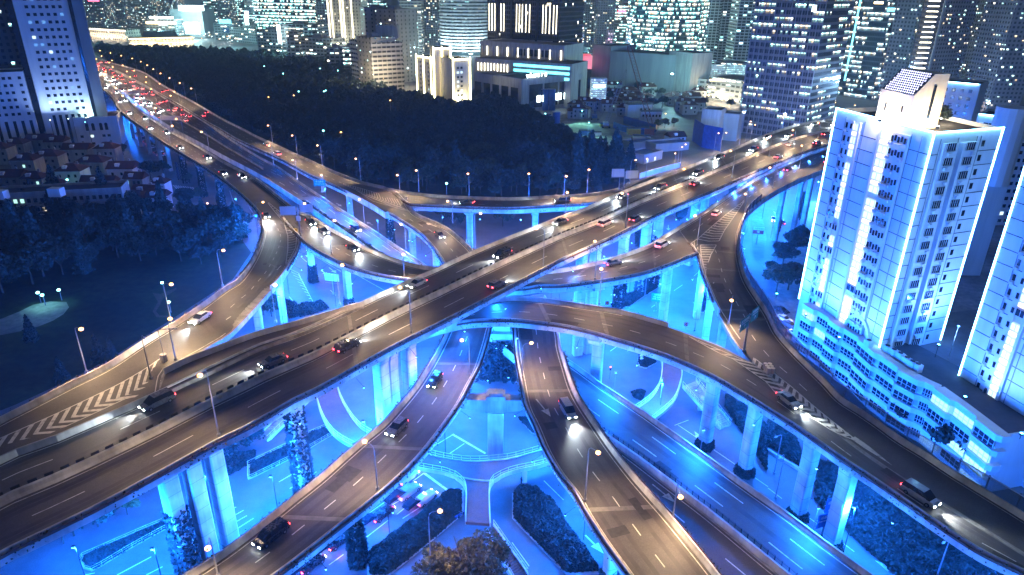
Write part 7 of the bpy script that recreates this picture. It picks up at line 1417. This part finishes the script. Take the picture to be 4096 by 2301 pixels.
# queue under the lower left ramp
a,b=at(*T(2,1,800,1200),0),at(*T(2,1,1190,890),0); hd=math.atan2(*(b-a)[:2][::-1])
for q,k,c,lab in (((1145,725),'sedan','paint_white','white sedan at the front of the queue, half under the lower left ramp'),((1150,835),'van','paint_silver','silver minivan second in the queue beside the hedge'),((1280,885),'suv','paint_white','white taxi nearest the footbridge stem with red brake lights'),((955,1000),'sedan','paint_black','black car with bright red brake lights below the silver minivan'),((625,1205),'sedan','paint_black','dark car half hidden behind the ivy pier'),((420,1380),'suv','paint_black','black car at the bottom edge below the lower left ramp')):
    p=at(*T(2,1,*q),0); o=car((p[0],p[1],.012),hd,k,c,lab,None,on=True)
    q_=np.array([math.cos(hd),math.sin(hd)]); point((p[0]-q_[0]*3.0,p[1]-q_[1]*3.0,.7),LAMP_P*.004,(1,.05,.05),.1,o).matrix_parent_inverse=o.matrix_world.inverted() if False else Matrix.Identity(4)
    l=o.children[-1]; l.location=(-3.0,0,.7)
    if 'taxi' in lab: mb=MB(); mb.box((-.2,0,1.74),(.3,.7,.14)); me=mb.data('roof_sign'); me.materials.append(MATS['tail_dim']); child(o,'roof_sign',me)
# parked cars on the left street and by the low building
def parked(q,rz,k,c,lab,grp): p=at(*q,.12); car((p[0],p[1],.13),rz,k,c,lab,grp,tail='tail_dim',on=False,detail=True)
for i in range(7): parked(T(0,0,1048+22*i,1012+20*i),.3,'sedan',['paint_black','paint_silver','paint_grey'][i%3],f"{['black','silver','grey'][i%3]} car parked under the far viaduct in the upper row",'cars parked under the far viaduct')
for i in range(6): parked(T(0,0,1120+20*i,1078+20*i),.3,'sedan',['paint_grey','paint_black','paint_white'][i%3],f"{['grey','black','white'][i%3]} car parked under the far viaduct in the lower row",'cars parked under the far viaduct')
parked(T(0,0,1230,1165),1.9,'van','paint_white','white van parked at the pier of the far viaduct',None)
for q,c,lab in (((100,905),'paint_black','black car parked behind the noise screen at its left end'),((120,970),'paint_white','white car parked behind the noise screen, beside the black one'),((160,1015),'paint_blue','dark blue car parked behind the noise screen'),((210,1085),'paint_white','white van like car behind the noise screen, lowest'),((260,1150),'paint_grey','grey car at the feet of the low white building')): parked(T(1,3,*q),angA+.3,'sedan',c,lab,None)
p=at(*T(1,3,112,240),0); car((p[0],p[1],.02),1.2,'sedan','paint_red','car with glowing red brake lights at the traffic lights on the right street',None)
for q in ((40,215),): p=at(*T(1,3,*q),0); car((p[0],p[1],.02),-1.9,'sedan','paint_white','white car with headlights on at the right street crossing',None)
# parked scooters on the left pavement
def scooter(p,rz,lab,grp):
    o=thing('scooter',lab,'scooter',p,rz,grp); mb=MB(); mb.tube([(-.6,0,.6),(-.2,0,.55),(.1,0,.3),(.45,0,.35),(.62,0,.95)],[.14,.16,.10,.09,.04],6); mb.box((-.35,0,.75),(.7,.28,.14)); mb.build('body','paint_blue',o,local=True)
    for x in (-.55,.6): mb=MB(); mb.tube([(x,-.05,.25),(x,.05,.25)],.25,10); mb.build('wheel','rubber',o,local=True)
    mb=MB(); mb.tube([(.62,-.3,1.0),(.62,.3,1.0)],.025,4); mb.build('handlebar','grey_metal',o,local=True)
for i in range(12): p=at(*T(0,0,1330+3*(i%2)+2*i,1235+11*i),.12); scooter((p[0],p[1],.13),.2,'scooter parked in the row on the bright left pavement','scooters parked on the left pavement')
for q in ((1520,1020),(1545,1005)): p=at(*T(2,1,*q),0); scooter((p[0],p[1],.02),hd,'white scooter by the foot of the footbridge'+(' nearest the tree' if q[0]<1530 else ' nearest the railing'),None)
# ================================================================ signs
mat('sign_green',(.0,.16,.12),(.0,.13,.10),rough=.4); mat('sign_blue',(.02,.16,.5),(.015,.13,.42),rough=.4); mat('sign_grey',(.52,.50,.52),(.42,.40,.42),scale=.6,streak=1,rough=.6); mat('sign_ink',(.8,.8,.78),rough=.5); mat('sign_redp',(.5,.05,.04),rough=.5)
CJK=None
def text_mesh(text,h):
    cu=bpy.data.curves.new('t','FONT'); cu.body=text; cu.size=h*1.3; cu.align_x='CENTER'; cu.align_y='CENTER'; cu.extrude=.012
    o=bpy.data.objects.new('t',cu); COL.objects.link(o); dg=bpy.context.evaluated_depsgraph_get(); me=bpy.data.meshes.new_from_object(o.evaluated_get(dg)); bpy.data.objects.remove(o); return me
def panel_on(root,c,d,w,h,m,texts=(),back=False,nm='sign_panel'):
    """panel centred c facing -normal(d)"""
    a=math.atan2(d[1],d[0]); mb=MB(); mb.box(c,(w,.12,h),a); pn=mb.build(nm,m,root); n=np.array([math.sin(a),-math.cos(a),0])
    for t,x,z,hh,mm in texts:
        me=text_mesh(t,hh); me.materials.clear(); me.materials.append(MATS[mm]); o=bpy.data.objects.new('lettering',me); COL.objects.link(o); o.parent=pn
        p=np.array(c)+np.array([math.cos(a),math.sin(a),0])*x+Z3*z+n*.075; o.location=[float(v) for v in p-worg(pn)]; o.rotation_euler=(math.pi/2,0,a)
    return pn
def gantry(label,base,name,h,d,panels,cat='road sign',z=0,pr=.22):
    b=onDeck(name,*base,dz=0) if name else at(*base,z); root=thing('road_sign',label,cat,tuple(b)); mb=MB(); mb.tube([b,b+Z3*h],[pr,pr*.75],8); mb.box(b+Z3*.2,(.8,.8,.4)); mb.build('post','grey_metal',root)
    d=np.array([*d[:2],0])/np.linalg.norm(d[:2]); xs=[p[0]-p[2]/2 for p in panels]+[p[0]+p[2]/2 for p in panels]; n=np.array([d[1],-d[0],0])
    if min(xs)<-.8 or max(xs)>.8:
        mb=MB()
        for q in (.5,1.3,2.0): mb.tube([b+Z3*(h-q)+d*min(xs)-n*.12,b+Z3*(h-q)+d*max(xs)-n*.12],.07,5)
        mb.build('cross_arm','grey_metal',root)
    for x,dz,w,hh,m,tx in panels: panel_on(root,b+Z3*(h+dz)+d*x+n*.15,d,w,hh,m,tx)
    return root
gantry('green twin direction sign on a tall post between the sweeping and descending ramps',T(1,2,1745,1200),'descending_ramp',8.2,(.66,.75),[(-2.2,-1.2,3.6,2.6,'sign_green',[('延安高架路',0,.75,.52,'sign_ink'),("YAN'AN ELEVATED RD",0,.2,.22,'sign_ink'),('↑',0,-.6,.9,'sign_ink')]),(2.2,-.8,3.2,2.6,'sign_green',[('共和新路',0,.75,.52,'sign_ink'),('GONGHE NEW RD',0,.2,.22,'sign_ink'),('↗',.1,-.6,.9,'sign_ink')])])
gantry('grey backed twin direction sign on a T post at the left gore',T(1,1,335,330),'crossing_ramp',8.5,(1,.12),[(-2.6,-1,4.3,2.5,'sign_grey',[]),(2.5,-.4,3.6,2.3,'sign_grey',[]),(0,-3.3,1.2,1.4,'sign_grey',[])])
gantry('white backed twin roadside sign beside the flyover at the edge of the conifers',T(0,2,840,1440),'park_loop_road',6.5,(1,.1),[(-2.3,-.5,4,2.6,'sign_grey',[]),(2.3,-1.1,4,2.6,'sign_grey',[])])
gantry('bus lane sign with hours on the ground under the sweeping ramp',T(1,2,1078,905),None,5.6,(1,-.28),[(0,-1,3.0,2.6,'sign_blue',[('公交专用',.2,.8,.36,'sign_ink'),('7:00-10:00',0,.15,.38,'sign_ink'),('16:00-19:00',0,-.45,.38,'sign_ink')])])
gantry('blue direction board at lower right, upper of two, before the tall pier',T(2,3,450,1100),None,6.0,(.95,.35),[(0,-.5,3.8,3.2,'sign_blue',[('延安高架路',0,.7,.5,'sign_ink'),('东 西',0,-.1,.5,'sign_ink'),('EAST  WEST',0,-.9,.35,'sign_ink')])])
gantry('blue direction board at lower right, lower of two, by the expressway barrier',T(2,3,395,1180),None,5.0,(.95,.35),[(0,-.5,3.6,2.8,'sign_blue',[('成都北路',0,.6,.5,'sign_ink'),('CHENGDU RD (N)',0,-.1,.32,'sign_ink')])])
gantry('small green and white board on the park side carriageway',T(0,1,500,1447),'viaduct_park_road',3.4,(1,.05),[(-.6,0,4.2,2.2,'sign_green',[('南北高架',0,.4,.55,'sign_ink'),('N-S ELEVATED',0,-.45,.4,'sign_ink')])])
gantry('pale louvred sign board on the ground road seen under the crossing ramp',T(1,1,585,770),None,5.5,(1,-.2),[(0,0,4.5,2.4,'sign_grey',[])])
gantry('red and white lane sign over the right street beside the first pier',T(1,2,1840,395),None,6,(1,-.25),[(0,0,3.6,1.1,'white_metal',[('公交车道',0,0,.5,'sign_blue')]),(0,-1.3,3.6,1.3,'sign_redp',[('慢',0,0,.8,'sign_ink')])])
for q,f,w,lab in ((T(0,0,1015,775),'expressway',10,'grey overhead gantry sign across the far carriageway, middle one'),(T(0,0,1300,985),'expressway',11,'long grey overhead gantry sign across the far carriageway, nearest one'),(T(0,0,792,635),'viaduct_side_road',7,'grey overhead gantry sign at the outer edge of the viaduct, farthest one')):
    gantry(lab,q,f,6.5,(1,-.05),[(0,.2,w,2.3,'sign_grey',[])],pr=.3)
# white box board and pale beam at the centre below the sweeping ramp
o=thing('sign_board','blank white board above the ivy bed at the centre','board',tuple(at(*T(1,1,1848,1210),0))); c=at(*T(1,1,1850,1028),13.0); mb=MB(); mb.box(c,(5.2,.3,2.7)); mb.build('panel','white_wall',o); mb=MB(); [mb.tube([(c[0]+k*2,c[1]+.2,0),(c[0]+k*2,c[1]+.2,13.5)],.15,6) for k in (-1,1)]; mb.build('post','grey_metal',o)
o=thing('crossbeam_pier','short pale cross beam pier behind the ivy at the centre','pier',tuple(at(*T(1,1,1848,1300),0))); c=at(*T(1,1,1850,1083),11.5); mb=MB(); mb.box(c,(7,1.6,1.5)); mb.build('crossbeam','concrete_pale',o); mb=MB(); mb.box((c[0],c[1]+.4,5.4),(2.2,1.5,10.8)); mb.build('column','concrete_pale',o)
Q=RNG.normal(0,1,(2600,3))*np.array([2.9,1.2,1.0]); C=np.stack([c[0]+Q[:,0],c[1]-1.2-np.abs(Q[:,1])*.5,np.abs(RNG.uniform(.5,10.5,2600))],1); leaves('ivy',C,.34,'leaf_ivy',o,worg(o))
# chevron alignment boards, crash cushions, cameras
for q,n,lab in ((T(1,1,1305,160),'dipping_ramp','small white curve board on the right parapet of the dipping ramp, upper'),(T(1,1,1138,82),'dipping_ramp','small white curve board at the nose of the park chevrons'),(T(1,1,1645,420),'dipping_ramp','small white curve board at the lower end of the dipping ramp'),(T(1,2,735,855),'sweeping_ramp','red white curve board on the far parapet of the sweeping ramp, left'),(T(1,2,1328,1020),'sweeping_ramp','red white curve board on the far parapet of the sweeping ramp, right')):
    l,r,_=DECK[n]; p=onDeck(n,*q,dz=0); e=r if n=='dipping_ramp' else l; k=np.argmin(((e-p)**2).sum(1)); p=e[k]; o=thing('curve_board',lab,'road sign',tuple(p)); mb=MB(); mb.tube([p+Z3*.9,p+Z3*2.2],.04,5); mb.build('post','grey_metal',o); mb=MB(); mb.box(p+Z3*1.9,(.85,.06,.85)); pn=mb.build('panel','white_metal',o)
    mb=MB()
    for s in (1,-1): mb.loft([[p+np.array([-.2,-.05,1.9+s*.0]),p+np.array([.0,-.05,1.9]),p+np.array([.25,-.05,1.9+s*.36]),p+np.array([.05,-.05,1.9+s*.36])],[p+np.array([-.2,-.04,1.9]),p+np.array([.0,-.04,1.9]),p+np.array([.25,-.04,1.9+s*.36]),p+np.array([.05,-.04,1.9+s*.36])]])
    mb.build('arrow_mark','sign_redp' if 'red' in lab else 'dark_metal',pn)
p=onDeck('sweeping_ramp',*T(1,2,1905,1330),dz=0); o=thing('crash_cushion','bundle of brown crash barrels on the chevrons before the concrete nose','crash barrels',tuple(p))
for i in range(6): x,y=(i%2)*.8,(i//2)*.85; mb=MB(); mb.tube([p+np.array([x,-y,0]),p+np.array([x,-y,1.1])],[.42,.40],10); mb.build('barrel','barrel' if False else 'cream_wall',o)
p=onDeck('curved_ramp',*T(1,1,325,310),dz=0); o=thing('crash_cushion','orange crash barrel at the foot of the grey backed sign','crash barrels',tuple(p)); mb=MB(); mb.tube([p+np.array([-1.0,0,0]),p+np.array([-1.,0,1.3])],[.6,.55],10); mb.build('barrel','yellow_steel',o)
p=onDeck('curved_ramp',*T(1,0,1240,1275),dz=0); o=thing('barrier_end','pale rounded concrete end block at the nose of the merge strip','barrier end',tuple(p)); mb=MB(); mb.tube([p,p+Z3*1.4],[.7,.55],10); mb.build('end_block','concrete',o)
def campole(label,base,name,h,d,z=0):
    b=onDeck(name,*base,dz=0) if name else at(*base,z); o=thing('camera_pole',label,'camera pole',tuple(b)); d=np.array([*d,0.]); mb=MB(); mb.tube([b,b+Z3*h,b+Z3*h+d*3.2],.10,6); mb.build('pole','grey_metal',o)
    for k in (1.6,2.3,3.0): mb=MB(); mb.box(b+Z3*(h+.05)+d*k,(.5,.22,.22),.6); mb.build('camera','white_metal',o)
campole('traffic camera pole with arm at the nose of the merge strip',T(1,0,1245,1290),'curved_ramp',6.5,(.95,.15)); campole('white camera arm pole beside the low building at the right',T(2,3,1690,715),None,6.5,(-.95,-.2))
def traffic_light(label,q,z,col):
    b=at(*q,0); o=thing('traffic_light',label,'traffic light',tuple(b)); mb=MB(); mb.tube([b,b+Z3*z],.09,6); mb.build('pole','grey_metal',o); mb=MB(); mb.box(b+Z3*(z+.5),(.4,.3,1.2)); bx=mb.build('light_box','dark_metal',o); mb=MB(); mb.ball(b+Z3*(z+(.85 if col=='sign_red' else .2))-np.array([0,.16,0]),.2,8,5); mb.build('lens',col,bx)
emat('signal_green',(.1,1,.5),25)
traffic_light('red traffic light below the sweeping ramp near the expressway',T(1,2,735,1412),2.6,'sign_red'); traffic_light('red traffic light on the right street by the tall pier',T(1,3,145,60),4.5,'sign_red'); traffic_light('glowing green traffic light behind the neon tower edge',T(0,3,365,1447),4.5,'signal_green'); g=at(*T(0,3,365,1440),5.5); point(g,LAMP_P*.8,(.2,1,.5),.3)
# pedestrian beside the footbridge post
def person(p,rz,label):
    me=bpy.data.meshes.new('person'); V=[(0,0,.92),(0,0,1.15),(0,0,1.42),(0,0,1.52),(.02,0,1.64),(0,.09,.88),(.06,.10,.48),(-.02,.10,.07),(.12,.10,.04),(0,-.09,.88),(-.08,-.10,.48),(-.16,-.10,.09),(-.03,-.10,.04),(0,.20,1.38),(.03,.25,1.10),(.12,.24,.88),(0,-.20,1.38),(.0,-.25,1.10),(.10,-.24,.88)]
    E=[(0,1),(1,2),(2,3),(3,4),(0,5),(5,6),(6,7),(7,8),(0,9),(9,10),(10,11),(11,12),(2,13),(13,14),(14,15),(2,16),(16,17),(17,18)]
    me.from_pydata(V,E,[]); o=bpy.data.objects.new('person',me); COL.objects.link(o); m=o.modifiers.new('s','SKIN'); R=[.13,.15,.15,.055,.10,.09,.065,.045,.035,.09,.065,.045,.035,.06,.045,.035,.06,.045,.035]
    for v,r in zip(me.skin_vertices[0].data,R): v.radius=(r,r)
    me.skin_vertices[0].data[0].use_root=True; o.modifiers.new('u','SUBSURF').levels=1
    dg=bpy.context.evaluated_depsgraph_get(); m2=bpy.data.meshes.new_from_object(o.evaluated_get(dg)); bpy.data.objects.remove(o)
    o=bpy.data.objects.new('person',m2); COL.objects.link(o); m2.materials.clear(); m2.materials.append(MATS['dark_metal']); o.location=p; o.rotation_euler=(0,0,rz); tag(o,label,'person')
    mb=MB(); mb.ball((.02,0,1.69),.115,8,5); hm=mb.data('hair'); hm.materials.append(MATS['rubber']); child(o,'hair',hm)
p=at(*T(2,2,70,765),0); person((float(p[0]),float(p[1]),0.01),.8,'person in dark clothes standing by the white footbridge post')
# guard fences along the expressway
e=DECK['expressway'][0]; n=len(e); i0,i1=int(.80*(n-1)),n; nn=inward('expressway','L')
P=crom((e+nn*1.0)[i0:i1],70,False); o=thing('guard_fence','dark picket fence inside the left barrier of the expressway','fence',tuple(P[0])); mb=MB()
s=np.r_[0,np.cumsum(np.linalg.norm(np.diff(P,axis=0),axis=1))]; q=0
while q<s[-1]:
    p=np.array([np.interp(q,s,P[:,j]) for j in range(3)]); mb.box(p+Z3*.55,(.14,.14,1.1)); q+=1.25
mb.build('picket','dark_metal',o)['kind']='stuff'; mb=MB(); mb.tube([p+Z3*.9 for p in P],.04,4); mb.build('rail','dark_metal',o)
P=crom((e+nn*1.2)[int(.655*(n-1)):int(.79*(n-1))],50,False); o=thing('planting_strip','narrow dark planting strip along the left side of the expressway','hedge',tuple(P[0])); m_=2600; i=RNG.integers(0,49,m_); C=P[i]+(P[i+1]-P[i])*RNG.random((m_,1)); C[:,:2]+=RNG.normal(0,.45,(m_,2)); C[:,2]+=RNG.uniform(.05,.8,m_); leaves('foliage',C,.18,'leaf_dark',o,worg(o))
# ================================================================ thin night haze
mb=MB(); mb.box((0,1150,92),(2600,2500,188)); m=bpy.data.materials.new('haze'); m.use_nodes=True; MATS['haze']=m; nt=m.node_tree; nt.nodes.remove(nt.nodes['Principled BSDF'])
v=nt.nodes.new('ShaderNodeVolumePrincipled'); v.inputs['Color'].default_value=(.75,.88,1,1); v.inputs['Density'].default_value=HAZE; v.inputs['Anisotropy'].default_value=.35
nt.links.new(v.outputs[0],nt.nodes['Material Output'].inputs['Volume']); o=mb.build('haze','haze'); tag(o,'thin even night haze over the whole city','haze',kind='stuff')
